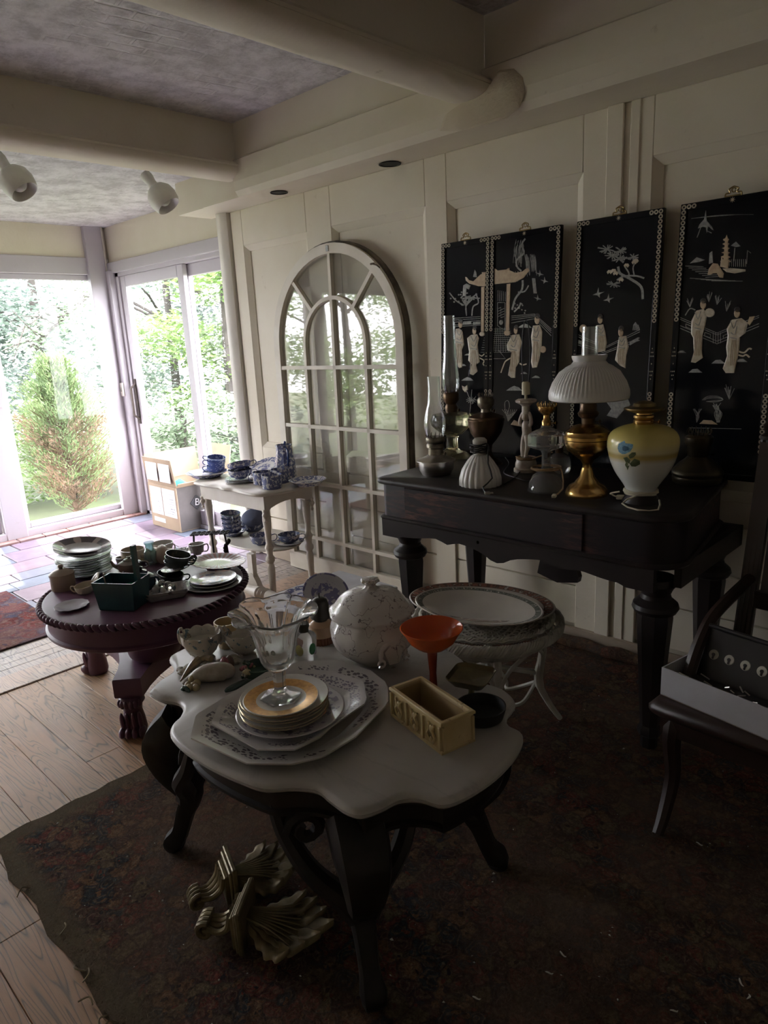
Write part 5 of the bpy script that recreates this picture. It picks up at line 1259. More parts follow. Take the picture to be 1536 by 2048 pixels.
part(t, [(0, Z(828))]+pp(P, [(8, 828), (8, 812), (12, 808), (19, 804), (20, 800), (17, 798)])+[(0, Z(798))], 'capital', ALAB, 24, mod=lambda a, r, z, kk: (r*(1+.07*cos(8*a)*(kk > 3)), z))
part(t, [(0, Z(798))]+pp(P, [(3, 798), (3, 790), (8, 789), (8, 766), (6, 763)])+[(0, Z(763))], 'socket', simple('card_socket', (.62, .56, .36), .5), 16)
b = B(); 
for sg in (-1, 1): b.tube(spline([(sg*4*k, 0, Z(792)), (sg*8*k, 0, Z(740)), (sg*9*k, 0, Z(700)), (sg*5*k, 0, Z(650)), (0, 0, Z(641))], 6), .0022, 6)
b.build('harp', CORDK, t)
coil((0, 0, 0), .04, Z(918), 3, .01, .003, CORDT, t, tail=[(.06, -.04, Z(912)), (.10, -.03, Z(905)), (.13, .0, Z(900))])
P = base_at(1092, 990, 37, GZ)
t = thing('oil_lamp', 'clear pressed-glass oil lamp with faceted font and brass prong burner', 'oil lamp', P, group='lamps standing on the black piano')
oct_ = lambda a, r, z, kk: (r*cos(pi/8)/cos((a % (pi/4))-pi/8), z)
part(t, [(0, 0)]+pp(P, [(36, 987), (37, 980), (34, 965), (26, 950), (12, 941), (10, 938)])+[(0, hgt(P, 938)-P.z)], 'glass_base', CLR, 32)
part(t, [(0, hgt(P, 938)-P.z)]+pp(P, [(10, 938), (9, 930), (9, 906), (12, 900)])+[(0, hgt(P, 900)-P.z)], 'glass_stem', CLR, 8)
part(t, [(0, hgt(P, 900)-P.z)]+pp(P, [(14, 900), (34, 893), (37, 889), (37, 870), (34, 866), (12, 856), (10, 850)])+[(0, hgt(P, 850)-P.z)], 'font', CLR, 32, mod=oct_, auto=20)
burner(t, P, [(9, 851), (9, 842), (6, 838), (6, 830), (14, 824), (17, 818), (17, 812)], 804, m=BRASS)
coil((.0, 0, 0), .055, hgt(P, 938)-P.z, 2, .01, .003, CORDT, t, tail=[(.08, -.02, .08), (.10, -.05, .03), (.085, -.09, .006)])
plug(t, (.085, -.085, .002), -1.2, CORDC, .9)
P = base_at(1118, 950, 20, GZ)
t = thing('oil_lamp', 'dim clear glass lamp with round bowl, half hidden behind the brass lamp', 'oil lamp', P, group='lamps standing on the black piano')
part(t, [(0, 0)]+pp(P, [(18, 948), (22, 940), (23, 925), (20, 912), (9, 905)])+[(0, hgt(P, 905)-P.z)], 'font', CLR, 28)
burner(t, P, [(8, 905), (8, 895), (12, 888), (12, 878)], 870, m=BRZ)
P = base_at(1173, 1000, 43, GZ)
t = thing('oil_lamp', 'tall brass oil lamp under a wide white ribbed dome shade', 'oil lamp', P, group='lamps standing on the black piano')
part(t, [(0, 0)]+pp(P, [(42, 997), (43, 993), (41, 990), (42, 986), (40, 978), (34, 970), (24, 965), (22, 961), (14, 952), (10, 935)])+[(0, hgt(P, 935)-P.z)], 'foot', BRASS, 48)
part(t, [(0, hgt(P, 935)-P.z)]+pp(P, [(9, 935), (9, 928), (13, 920), (26, 910), (40, 898), (44, 885), (44, 879), (46, 877), (46, 871), (43, 868), (42, 862), (30, 852), (14, 847)])+[(0, hgt(P, 847)-P.z)], 'font', BRASS, 48)
burner(t, P, [(12, 848), (13, 836), (18, 832), (20, 826), (16, 820), (16, 804)], 795, m=BRZ)
k = mpp(P)
b = B(); gz = hgt(P, 800)-P.z
for q in range(3): a = q*2.09+.5; b.tube([(14*k*cos(a), 14*k*sin(a), gz-.01), (60*k*cos(a), 60*k*sin(a), gz+.004)], .0018, 5)
b.lathe([(60*k, gz+.002), (62*k, gz+.004), (62*k, gz+.006), (60*k, gz+.004)], 40, close=True); b.build('shade_ring', BRZ, t)
sp_ = pp(P, [(72, 799), (75, 797), (76, 791), (74, 780), (68, 763), (56, 743), (42, 732), (34, 728), (30, 722), (33, 714), (33, 710)])
part(t, shell(sp_, .003), 'dome_shade', MILK, 180, mod=lambda a, r, z, kk: (r*(1+(.014*cos(60*a) if 3 <= (kk if kk < 11 else 21-kk) <= 7 else 0)), z), close=True)
part(t, shell(pp(P, [(16, 800), (17, 760), (15, 740), (15, 653)])), 'chimney', CHIM, 28, close=True)
P = base_at(1281, 1012, 36, GZ)
t = thing('vase_lamp', 'rounded yellow and white china lamp painted with a blue rose', 'lamp', P, group='lamps standing on the black piano')
part(t, [(0, 0)]+pp(P, [(35, 1010), (36, 1000), (30, 990), (28, 984)])+[(0, hgt(P, 984)-P.z)], 'foot', EB2, 32)
n = NT('rose_lamp_china'); r_, a_, z_ = n.polar()
zz1 = hgt(P, 902)-P.z; zz2 = hgt(P, 912)-P.z; zz3 = hgt(P, 870)-P.z
rampn = n.new('ShaderNodeMapRange'); n.L(z_, rampn.inputs[0]); rampn.inputs[1].default_value = hgt(P, 980)-P.z; rampn.inputs[2].default_value = hgt(P, 850)-P.z
f_ = lambda y: (hgt(P, y)-hgt(P, 980))/(hgt(P, 850)-hgt(P, 980))
n.col(n.ramp(rampn.outputs[0], [(0, (.66, .68, .66)), (f_(918), (.70, .70, .64)), (f_(908), (.52, .40, .14)), (f_(903), (.46, .36, .14)), (f_(897), (.66, .60, .34)), (f_(880), (.70, .60, .22)), (1, (.52, .42, .10))])).set(.25)
body = pp(P, [(28, 984), (30, 975), (38, 962), (50, 944), (60, 922), (66, 898), (67, 882), (64, 870), (56, 860), (40, 852), (20, 847)])
body = spline(body, 3)
part(t, [(0, body[0][1])]+body+[(0, body[-1][1])], 'vase_body', n.m, 64)
burner(t, P, [(18, 849), (20, 846), (20, 840), (18, 838), (20, 834), (19, 830), (16, 828), (16, 824)], 800, prong=False, m=BRASS)
part(t, [(0, hgt(P, 825)-P.z)]+pp(P, [(20, 825), (36, 820), (38, 817), (38, 815), (22, 812), (20, 806), (10, 802)])+[(0, hgt(P, 802)-P.z)], 'gallery', simple('dark_brass', (0.30, 0.22, 0.10), .3, .95), 40)
# rose decal: petals and leaves lying on the body surface
def rad_at(z):
    for (r0, z0), (r1, z1) in zip(body, body[1:]):
        if z0 <= z <= z1: return r0+(r1-r0)*(z-z0)/(z1-z0+1e-9)
    return body[-1][0]
view = atan2(-P.y, -P.x)
k = mpp(P)
def decal(pts, m, name='painted_flower', off=.0008):
    vs = []
    for (px, py) in pts:
        z = hgt(P, py)-P.z; dx = (px-1281)*k; R_ = rad_at(z)+off; an = view+math.asin(max(-1, min(1, dx/R_)))
        vs.append((R_*cos(an), R_*sin(an), z))
    c = sum((Vector(v) for v in vs), Vector())/len(vs); z = c.z; an = atan2(c.y, c.x); R_ = rad_at(z)+off+.001
    b = B(); b.add(vs+[(R_*cos(an), R_*sin(an), z)], [(i, (i+1) % len(vs), len(vs)) for i in range(len(vs))]); return b.build(name, m, t)
BLUE = simple('rose_blue_paint', (.10, .26, .36), .35, c2=(.22, .40, .50), scale=160); BLU2 = simple('rose_deep_blue', (.05, .14, .22), .35); LFG = simple('rose_leaf_green', (.06, .09, .04), .4, c2=(.12, .14, .06), scale=90)
def D4(L): return [(1090+x/4.151, 640+y/4.151) for x, y in L]
decal(D4([(605, 1030), (612, 995), (640, 975), (655, 965), (665, 985), (700, 985), (722, 990), (720, 1015), (700, 1050), (665, 1072), (640, 1075), (615, 1060)]), BLUE)
decal(D4([(640, 1020), (655, 1005), (685, 1010), (690, 1035), (665, 1050), (645, 1045)]), BLU2, off=.0022)
decal(D4([(690, 1080), (715, 1055), (742, 1052), (745, 1070), (725, 1095), (700, 1108)]), LFG, 'painted_leaf')
decal(D4([(700, 1150), (735, 1105), (775, 1120), (778, 1150), (745, 1172), (715, 1172)]), LFG, 'painted_leaf')
decal(D4([(650, 1105), (680, 1095), (705, 1120), (700, 1150), (670, 1140)]), LFG, 'painted_leaf')
decal(D4([(672, 1140), (690, 1150), (682, 1180), (700, 1165), (686, 1210), (680, 1190), (665, 1165)]), LFG, 'painted_stem')
coil((0, 0, 0), 31*k, hgt(P, 978)-P.z, 4, -.012, .0032, CORDC, t, tail=[(.02, -.075, .04), (-.02, -.10, .012), (.05, -.13, .005), (.10, -.09, .004), (.09, -.06, .03)])
pw = atZ(1242, 1000, GZ); plug(t, (pw.x-P.x, pw.y-P.y, .002), 0.4, CORDC, 1.2)
b = B(); b.tube(spline([(-.05, -.06, hgt(P, 980)-P.z), (-.085, -.055, .03), (pw.x-P.x-.01, pw.y-P.y, .008)], 5), .003, 6); b.build('cord', CORDC, t)
P = base_at(1393, 976, 44, GZ)
t = thing('oil_lamp', 'dark squat metal oil lamp with wide ringed font, rightmost on the piano', 'oil lamp', P, group='lamps standing on the black piano')
DKM = simple('blackened_brass', (0.075, 0.06, 0.035), 0.33, .8, c2=(.04, .035, .025))
part(t, [(0, 0)]+pp(P, [(34, 972), (36, 968), (45, 962), (47, 955), (46, 950), (48, 947), (48, 942), (44, 936), (36, 926), (24, 917), (20, 912)])+[(0, hgt(P, 912)-P.z)], 'font', DKM, 44)
burner(t, P, [(19, 913), (21, 905), (22, 893), (26, 884), (26, 874), (20, 868)], 855, m=DKM)
# loose black flex lying between the lamps
cb = B(); L_ = [(1000, 905), (1018, 925), (1008, 945), (1030, 955), (1060, 962), (1075, 945), (1050, 935), (1030, 955), (1008, 968)]
cb.tube(spline([tuple(atZ(x, y, GZ+.006+.004*(i % 2))) for i, (x, y) in enumerate(L_)], 5), .0028, 6)
tag(cb.build('loose_flex', CORDK), 'loose black flex snaking across the piano top between the lamps', 'cord')
# ================================================================ CEILING SPOTLIGHTS
def spot(px, py, lab, X):
    T0 = atY(px, py, 2.28) if px > 100 else atZ(px, py, 2.47)
    t = thing('spotlight', lab, 'spotlight', (T0.x, T0.y, 2.54), group='white ceiling spotlights')
    WS = simple('white_spot_enamel', (.70, .68, .63), .35)
    b = B(); b.lathe([(0, 0), (.045, 0), (.045, -.012), (0, -.016)], 20); b.tube([(0, 0, -.01), (0, 0, -.07)], .008, 8); b.build('mount', WS, t)
    M = TR(0.0, 0.0, -.055) @ RY(radians(-30)) @ RX(radians(18))
    b = B(); b.lathe([(0, .02), (.03, .018), (.034, -.01), (.028, -.05), (.03, -.07), (.055, -.085), (.078, -.115), (.085, -.155), (.078, -.195), (.070, -.21), (.064, -.205), (.05, -.165), (.03, -.12), (0, -.11)], 28, M); b.build('lamp_head', WS, t)
    b = B(); b.ball((0, 0, -.155), .042, 16, 10, M=M); b.build('bulb', simple('bulb_grey', (.5, .48, .44), .3), t)
spot(293, 352, 'white bullet ceiling spotlight with its whole head in view, hung past the beam', 0)
spot(-2, 322, 'white bullet ceiling spotlight cut off by the left edge of the picture', 0)
# ================================================================ CHINA MATERIALS
def china(name, base, ink, bands, scale=30, thr=.5, sx=1, sy=1, rough=.18, lines=False, side=False, ink2=None):
    """transfer-printed china: ink blotches inside radial bands (metres)"""
    if name in MATS: return MATS[name]
    n = NT(name); r, a, z = n.polar(sx, sy); v = n.map()
    m = None
    for (lo, hi) in bands:
        q = n.band(r if not side else z, lo, hi); m = q if m is None else n.m2('MAXIMUM', m, q)
    f = n.noise(v, scale, 3, .6)
    if lines: pat = n.m2('MAXIMUM', n.m2('LESS_THAN', n.m2('ABSOLUTE', n.m2('SUBTRACT', f, .5)), .006), n.m2('GREATER_THAN', n.noise(n.map(loc=(4, 2, 1)), scale*4, 3, .7), .70))
    else: pat = n.m2('GREATER_THAN', f, thr)
    fc = pat if m is None else n.m2('MULTIPLY', pat, m)
    grime = n.ramp(n.noise(n.map(loc=(9, 1, 1)), 9, 4), [(.4, 0), (.7, 1)])
    bc = n.mix(n.m2('MULTIPLY', grime, .3), base, tuple(x*.75 for x in base))
    if ink2: ink = n.mix(n.ramp(n.noise(v, scale*.6, 2), [(.48, 0), (.52, 1)]), ink, ink2)
    n.col(n.mix(n.m2('MULTIPLY', fc, .85), bc, ink)).set(rough)
    MATS[name] = n.m; return n.m
WHT = simple('white_china', (.66, .64, .60), .16, c2=(.58, .55, .50), scale=8)
CRM = simple('cream_glaze', (.62, .54, .42), .2, c2=(.52, .43, .32), scale=9)
BW = (.66, .66, .68); INK = (.055, .075, .24)
BLUEW = china('blue_willow_side', BW, INK, [(-1, 9)], 55, .47, side=True)
def blueplate(R, nm): return china(nm, BW, INK, [(R*.02, R*.42), (R*.66, R*.98)], 60, .47)
SPRIG = china('brown_sprig_china', (.66, .63, .60), (.16, .12, .13), [(-1, 9)], 15, lines=True)
def solo(b, name, m, label, cat, loc, group=None, rot=None, auto=40):
    o = b.build(name, m, None, auto=auto, loc=loc, rot=rot); return tag(o, label, cat, group)
def plate_prof(R, h=.02, foot=.5, th=.004):
    return [(0, .002), (R*foot*.9, .002), (R*foot*.92, 0), (R*foot, 0), (R*foot+.002, .003), (R*.66, h*.35), (R*.95, h-.002), (R, h), (R*.985, h+th*.4), (R*.70, h*.42+th), (R*.62, h*.25+th*.8), (R*.3, .003+th*.5), (0, .003+th*.5)]
def plate_bm(R, h=.02, foot=.5, seg=48, mod=None, sx=1, sy=1): b = B(); b.lathe(plate_prof(R, h, foot), seg, mod=mod, sx=sx, sy=sy); return b
def cup_bm(R, H, th=.0025, foot=.5, flare=1.0):
    p = [(0, .003), (R*foot*.8, .003), (R*foot*.85, 0), (R*foot, 0), (R*foot, .006), (R*.82, H*.22), (R*.95*flare, H*.6), (R, H), (R-th, H), (R*.95*flare-th, H*.6), (R*.8-th, H*.24), (R*foot*.8, .009), (0, .008)]
    b = B(); b.lathe(spline(p[:4], 1)[:0]+p, 32); return b
def mug_bm(R, H, th=.003):
    b = B(); b.lathe([(0, .002), (R*.9, 0), (R*.98, .004), (R, H*.5), (R, H), (R-th, H), (R-th, H*.5), (R*.93-th, .008), (0, .007)], 32); return b
def handle(R, H, ang, r=.0035, name='handle', m=None, t=None, out=.022, z0=.25, z1=.85):
    b = B(); c, s = cos(ang), sin(ang)
    pts = [(R*.93, z1*H), (R+out*.7, z1*H+.004), (R+out, (z0+z1)/2*H+.004), (R+out*.6, z0*H+.002), (R*.88, z0*H)]
    b.tube(spline([(x*c, x*s, z) for x, z in pts], 4), r, 7); return b.build(name, m, t)
VA = atan2(-1, 1)
def R_ang(P): return atan2(-P.x, P.y)  # direction pointing to picture-left/right at P
def imgright(P): return Vector((_r.x, _r.y, 0)).normalized()
ir = Vector((_r.x, _r.y, 0)).normalized(); IRA = atan2(ir.y, ir.x)      # world heading of "picture right"
TOC = IRA-pi/2                                                          # heading towards the camera
def cup(P, R, H, m, lab, ha, grp, name='teacup', cat='cup', tilt=None, fn=cup_bm, **k):
    t = thing(name, lab, cat, P, group=grp, rot=tilt); fn(R, H, **k).build('cup_body', m, t); handle(R, H, ha, .0032, m=m, t=t, out=R*.45); return t
# ================================================================ ON THE MARBLE TABLE
G1 = 'china and glass on the marble table'
def cent(pts): c = sum(pts, Vector())/len(pts); return c
def outline_dish(pix, z, levels, name, m, label, cat, grp, tilt=None):
    """pix: rim outline; levels (scale about centre, height)"""
    pts = [atZ(x, y, z+levels[-1][2]) for x, y in pix]; c = cent(pts); c.z = z
    q = [(p.x-c.x, p.y-c.y) for p in pts]; b = B()
    def sc(k): return [(x*k, y*k) for x, y in q]
    b.loft([[(x, y, h) for x, y in sc(k)] for k, h, _ in levels], True, True)
    return solo(b, name, m, label, cat, c, grp, auto=25)
oc = [(382, 1477), (382, 1471), (391, 1434), (396, 1428), (542, 1339), (554, 1334), (606, 1323), (676, 1321), (742, 1342), (770, 1364), (776, 1376), (777, 1402), (770, 1414), (712, 1474), (650, 1512), (636, 1517), (584, 1529), (494, 1528)]
def octm(nm, base, ink, R):
    n = NT(nm); v = n.map(); oi = n.tc
    # measure along rim with a generated-box distance
    g = n.new('ShaderNodeSeparateXYZ'); n.L(n.tc.outputs['Generated'], g.inputs[0])
    x = n.m2('ABSOLUTE', n.m2('SUBTRACT', g.outputs[0], .5)); y = n.m2('ABSOLUTE', n.m2('SUBTRACT', g.outputs[1], .5))
    zz = g.outputs[2]; rimm = n.band(zz, .50, .84)
    pat = n.m2('LESS_THAN', n.vor(n.map((1, 1.6, 1)), 72 if R > .25 else 110), .47); cl = n.m2('GREATER_THAN', n.noise(n.map(loc=(2, 2, 2)), 8, 2), .43)
    f = n.m2('MULTIPLY', n.m2('MULTIPLY', pat, rimm), cl)
    n.col(n.mix(n.m2('MULTIPLY', f, .85), n.mix(n.ramp(n.noise(v, 6, 4), [(.4, 0), (.7, 1)]), base, tuple(q*.8 for q in base)), ink)).set(.17); return n.m
LV = [(.60, 0, 0), (.62, 0, 0), (.72, .010, 0), (.96, .024, 0), (1.0, .026, .026), (1.0, .030, .030), (.97, .029, 0), (.78, .016, 0), (.70, .007, 0), (.3, .006, .028)]
PLT = octm('leaf_border_platter', (.56, .54, .50), (.075, .06, .075), .3)
o1 = outline_dish(oc, MZ, LV, 'octagonal_platter', PLT, 'largest octagonal platter with dark leaf-sprig border, under the plate stack', 'platter', 'stacked platters and plates')
oc2 = [(423, 1447), (424, 1441), (437, 1412), (442, 1406), (546, 1350), (558, 1346), (606, 1339), (660, 1341), (722, 1360), (729, 1368), (733, 1395), (729, 1407), (664, 1452), (640, 1474), (600, 1494), (588, 1499), (516, 1499)]
o2 = outline_dish(oc2, MZ+.012, [(k, h*.95, z) for k, h, z in LV], 'octagonal_platter', octm('scroll_border_platter', (.55, .52, .49), (.12, .10, .14), .2), 'smaller cream octagonal platter nested inside the big leaf-border platter', 'platter', 'stacked platters and plates')
zs_ = MZ+.024
P = atZ(581, 1418, zs_+.016); k = mpp(P); P.z = zs_
bp = china('purple_fern_plate', (.60, .58, .57), (.20, .17, .24), [(.075, .125)], 45, .52)
solo(plate_bm(108*k, .018, .55), 'dinner_plate', bp, 'wide plate with faint purple fern border beneath the gold-rimmed stack', 'plate', P, 'stacked platters and plates')
n = NT('gold_line_plate'); r, a, z = n.polar(); kk = k
n.col(n.mix(n.m2('GREATER_THAN', r, 88*k*.984), (.62, .60, .55), (.42, .34, .20))).set(.18, n.m2('MULTIPLY', n.m2('GREATER_THAN', r, 88*k*.984), .6)); GL = n.m
zst = zs_+.009; first = None
names = ['lowest', 'second from bottom', 'third from bottom', 'fourth from bottom', 'fifth from bottom']
cz = atZ(568, 1403, zst+.03)
for i in range(5):
    loc_ = (cz.x+.002*sin(i*2), cz.y+.002*cos(i*3), zst+i*.0085)
    lab = 'thin gold-edged white plate, %s in the stack under the glass compote' % names[i]
    if first is None: first = solo(plate_bm(88*k, .014, .58), 'side_plate', GL, lab, 'plate', loc_, 'gold-edged plates stacked under the glass compote')
    else: dup(first, loc_, label=lab)
n = NT('gold_band_plate'); r, a, z = n.polar(); gb = n.band(r, 74*k*.66, 74*k*.97)
n.col(n.mix(gb, (.66, .63, .57), n.mix(n.ramp(n.noise(n.map(), 90, 4), [(.4, 0), (.6, 1)]), (.62, .34, .10), (.46, .24, .07)))).set(.3, n.m2('MULTIPLY', gb, .55))
ztop = zst+5*.0085+.004
cg = atZ(562, 1392, ztop+.012)
solo(plate_bm(74*k, .010, .6), 'gold_banded_plate', n.m, 'top plate with a broad matte gold band, directly under the glass compote', 'plate', (cg.x, cg.y, ztop), 'stacked platters and plates')
# glass compote
zg = ztop+.006
P = atZ(562, 1394, zg); k = mpp(P)
t = thing('glass_compote', 'large clear pressed-glass compote with flared six-petal rim and hexagonal foot', 'compote', P)
hexm = lambda a, r, z, kk: (r*cos(pi/6)/cos((a % (pi/3))-pi/6), z)
def hx(mix_): return lambda a, r, z, kk: (r*(1-mix_)+mix_*r*cos(pi/6)/cos((a % (pi/3))-pi/6), z)
part(t, [(0, 0), (40*k, 0), (42*k, .0015), (41*k, .005), (30*k, .010), (16*k, .016), (13*k, .020), (0, .020)], 'foot', CLR, 48, mod=hexm, auto=25)
part(t, [(0, .020)]+[(r*k, hgt(P, y)-P.z) for r, y in ((15, 1381), (12, 1376), (12, 1362), (14, 1347), (14, 1340), (11, 1337))]+[(0, hgt(P, 1337)-P.z)], 'stem', CLR, 48, mod=hexm, auto=25)
H0 = hgt(P, 1337)-P.z; Hh = lambda y: hgt(P, y)-P.z
ob = [(0, H0), (14*k, H0), (24*k, Hh(1332)), (32*k, Hh(1320)), (37*k, Hh(1300)), (41*k, Hh(1280)), (46*k, Hh(1260)), (56*k, Hh(1241)), (70*k, Hh(1230)), (82*k, Hh(1224))]
ib = [(81*k, Hh(1220)), (70*k, Hh(1225)), (54*k, Hh(1236)), (42*k, Hh(1258)), (37*k, Hh(1280)), (33*k, Hh(1300)), (27*k, Hh(1316)), (14*k, Hh(1327)), (0, Hh(1329))]
def petal(a, r, z, kk):
    w = min(max((r/k-30)/50, 0), 1); pr_ = .5+.5*cos(6*a)
    return r*(1+.13*w*(abs(cos(4*a))**.6)-.06*w+.012*(1-w)*cos(16*a)), z+w*w*.008*(pr_-.4)
ob2 = spline(ob, 3); ib2 = spline(ib, 3)
part(t, ob2+ib2, 'bowl', CLR, 96, mod=petal)
# tureen
P = base_at(749, 1338, 44, MZ); k = mpp(P); Z = lambda y: hgt(P, y)-P.z
t = thing('soup_tureen', 'white lidded soup tureen with brown sprig decoration and scroll handles', 'tureen', P)
ov = radians(30)
wob = lambda d, n_: (lambda a, r, z, kk: (r*(1+d*cos(n_*(a-ov))), z))
part(t, [(0, .004)]+[(r*k, Z(y)) for r, y in ((38, 1334), (45, 1331), (45, 1326), (38, 1320), (36, 1314))]+[(0, Z(1312))], 'foot', SPRIG, 48)
part(t, [(0, Z(1316))]+spline([(r*k, Z(y)) for r, y in ((34, 1318), (48, 1308), (66, 1294), (80, 1276), (85, 1260), (83, 1246), (77, 1235), (74, 1229), (78, 1223))], 3)+[(75*k, Z(1222)), (60*k, Z(1240)), (0, Z(1290))], 'bowl', SPRIG, 64, mod=wob(.02, 8))
part(t, [(0, Z(1222)), (74*k, Z(1222))]+spline([(r*k, Z(y)) for r, y in ((84, 1221), (84, 1217), (76, 1212), (68, 1201), (56, 1189), (38, 1180), (14, 1175))], 3)+[(0, Z(1175))], 'lid', SPRIG, 64, mod=wob(.018, 8))
part(t, [(0, Z(1177))]+[(r*k, Z(y)) for r, y in ((22, 1177), (13, 1174), (9, 1170), (12, 1166), (18, 1162), (16, 1157), (6, 1155))]+[(0, Z(1155))], 'knob', SPRIG, 32, mod=wob(.10, 8))
for an in (IRA-radians(62), IRA+radians(118)):
    b = B(); c, s = cos(an), sin(an); sd = Vector((-s, c, 0)); o_ = Vector((c, s, 0))
    b.tube(spline([tuple(o_*(82*k)+sd*(sg)+Vector((0, 0, z))) for sg, z in ((-26*k, Z(1285)), (-24*k, Z(1266)), (-10*k, Z(1256)), (0, Z(1262)), (10*k, Z(1256)), (24*k, Z(1266)), (26*k, Z(1285)))], 4), [.006, .007, .008, .008]*6+[.005], 8)
    for sg in (-1, 1): b.tube([tuple(o_*(84*k)+sd*(sg*26*k+.010*cos(q*.7)*sg)+Vector((0, 0, Z(1290)+.010*sin(q*.7)))) for q in range(9)], .004, 6)
    b.loft([[tuple(o_*(86*k+d)+sd*x+Vector((0, 0, z))) for x, z in ((-20*k, Z(1270)), (-8*k, Z(1260)), (0, Z(1265)), (8*k, Z(1260)), (20*k, Z(1270)), (10*k, Z(1295)), (-10*k, Z(1295)))] for d in (-.012, .0)], True, True)
    b.build('handle', SPRIG, t)
# small oil lamp with amber body behind
P = base_at(645, 1294, 24, MZ); 
t = thing('small_oil_lamp', 'small amber and brown glass oil lamp with dark burner beside the tureen', 'oil lamp', P)
TERR = simple('ribbed_brown_glass', (.16, .055, .03), .25, c2=(.22, .09, .05), scale=20)
part(t, [(0, 0)]+pp(P, [(24, 1292), (25, 1286), (24, 1268)])+[(0, hgt(P, 1268)-P.z)], 'ribbed_base', TERR, 72, mod=rib(24, .08))
part(t, [(0, hgt(P, 1268)-P.z)]+pp(P, [(26, 1268), (28, 1262), (25, 1248), (14, 1240)])+[(0, hgt(P, 1240)-P.z)], 'font', simple('peach_glass', (.50, .32, .20), .2), 36)
part(t, [(0, hgt(P, 1240)-P.z)]+pp(P, [(13, 1240), (13, 1236), (20, 1234), (20, 1228), (17, 1224), (18, 1210), (15, 1200), (8, 1195)])+[(0, hgt(P, 1195)-P.z)], 'burner', simple('sooty_brass', (.05, .045, .035), .45, .6), 24)
b = B(); b.tube([(0, 0, hgt(P, 1195)-P.z), (0, 0, hgt(P, 1186)-P.z)], .0025, 6); b.build('wick_tube', MATS['sooty_brass'], t)
# green glass miniature lamp bottle
P = base_at(612, 1326, 21, MZ)
t = thing('miniature_lamp', 'square clear glass miniature lamp with green and yellow medallions', 'oil lamp', P)
sq = lambda a, r, z, kk: (r*min(1/max(abs(cos(a)), abs(sin(a))), 1.22), z)
part(t, [(0, 0)]+pp(P, [(19, 1324), (20, 1318), (18, 1310), (19, 1290), (20, 1272), (17, 1266), (11, 1262)])+[(0, hgt(P, 1262)-P.z)], 'bottle', CLR, 32, mod=sq)
part(t, [(0, hgt(P, 1263)-P.z)]+pp(P, [(10, 1263), (10, 1256), (12, 1252), (11, 1246)])+[(0, hgt(P, 1246)-P.z)], 'burner', MATS['sooty_brass'], 20)
b = B(); k = mpp(P)
for q in range(8): a = q*pi/4; b.tube([(10*k*cos(a), 10*k*sin(a), hgt(P, 1248)-P.z), (11*k*cos(a), 11*k*sin(a), hgt(P, 1238)-P.z)], .0012, 4)
b.build('prong_crown', MATS['sooty_brass'], t)
for i, an in enumerate((TOC-.45, TOC+.9)):
    b = B(); b.lathe([(0, .003), (.012, .002), (.014, 0), (0, -.001)], 18, TR((20.5*k)*cos(an), (20.5*k)*sin(an), hgt(P, 1293)-P.z) @ RZ(an) @ RY(pi/2), sx=1.3)
    b.build('medallion', simple('medallion_%s' % ('yellow' if i == 0 else 'green'), (.45, .42, .16) if i == 0 else (.05, .22, .09), .2), t)
# orange compote
P = base_at(867, 1393, 36, MZ); k = mpp(P)
t = thing('orange_compote', 'orange-red glass compote on a slender stem', 'compote', P)
ORG = NT('orange_glass'); ORG.col((.66, .115, .02)).set(.12); ORG.b.inputs['Subsurface Weight'].default_value = .35; ORG.b.inputs['Subsurface Radius'].default_value = (.02, .006, .002); ORG = ORG.m
ORD = simple('dark_red_glass', (.26, .035, .012), .12, c2=(.2, .03, .012))
part(t, [(0, 0)]+pp(P, [(37, 1391), (38, 1387), (26, 1382), (10, 1378), (8, 1372), (7, 1345), (9, 1320), (10, 1305), (7, 1299)])+[(0, hgt(P, 1299)-P.z)], 'stem', ORD, 36)
Hh = lambda y: hgt(P, y)-P.z
part(t, [(0, Hh(1299)), (12*k, Hh(1298)), (32*k, Hh(1292)), (46*k, Hh(1280)), (53*k, Hh(1268)), (57*k, Hh(1262)), (62*k, Hh(1255)), (60*k, Hh(1254)), (54*k, Hh(1261)), (50*k, Hh(1268)), (43*k, Hh(1279)), (30*k, Hh(1288)), (0, Hh(1293))], 'bowl', ORG, 56)
# planter box with relief
zt4 = [(779, 1381), (839, 1363), (944, 1429), (881, 1448)]; zb4 = [(780, 1434), (None, None), (952, 1484), (884, 1516)]
bA, bB, bC = atZ(782, 1434, MZ), atZ(884, 1514, MZ), atZ(950, 1484, MZ); hh = hgt(bB, 1448)-MZ
u = (bB-bA); w_ = (bC-bB); L_ = u.length; wl = w_.length; ang = atan2(u.y, u.x)
vdir = Vector((-u.y, u.x, 0)).normalized(); 
t = thing('planter_box', 'yellowed ceramic trough with raised floral panels and brown staining', 'planter', bA, rotz=ang)
n = NT('stained_yellow_glaze'); v = n.map(); f = n.noise(v, 30, 6, .75); ge = n.new('ShaderNodeNewGeometry')
cr = n.ramp(ge.outputs['Pointiness'], [(.46, 1), (.50, 0)])
c_ = n.mix(n.ramp(n.noise(v, 9, 4), [(.35, 0), (.7, 1)]), (.62, .50, .27), (.50, .38, .18)); c_ = n.mix(n.ramp(f, [(.62, 0), (.68, 1)]), c_, (.20, .11, .05)); c_ = n.mix(n.m2('MULTIPLY', cr, .6), c_, (.25, .15, .07))
n.col(c_).set(.35).bump(f, .15, .002); YG = n.m
b = B(); W_ = wl; e = .009
def ringr(d, z): return [(d, d, z), (L_-d, d, z), (L_-d, W_-d, z), (d, W_-d, z)]
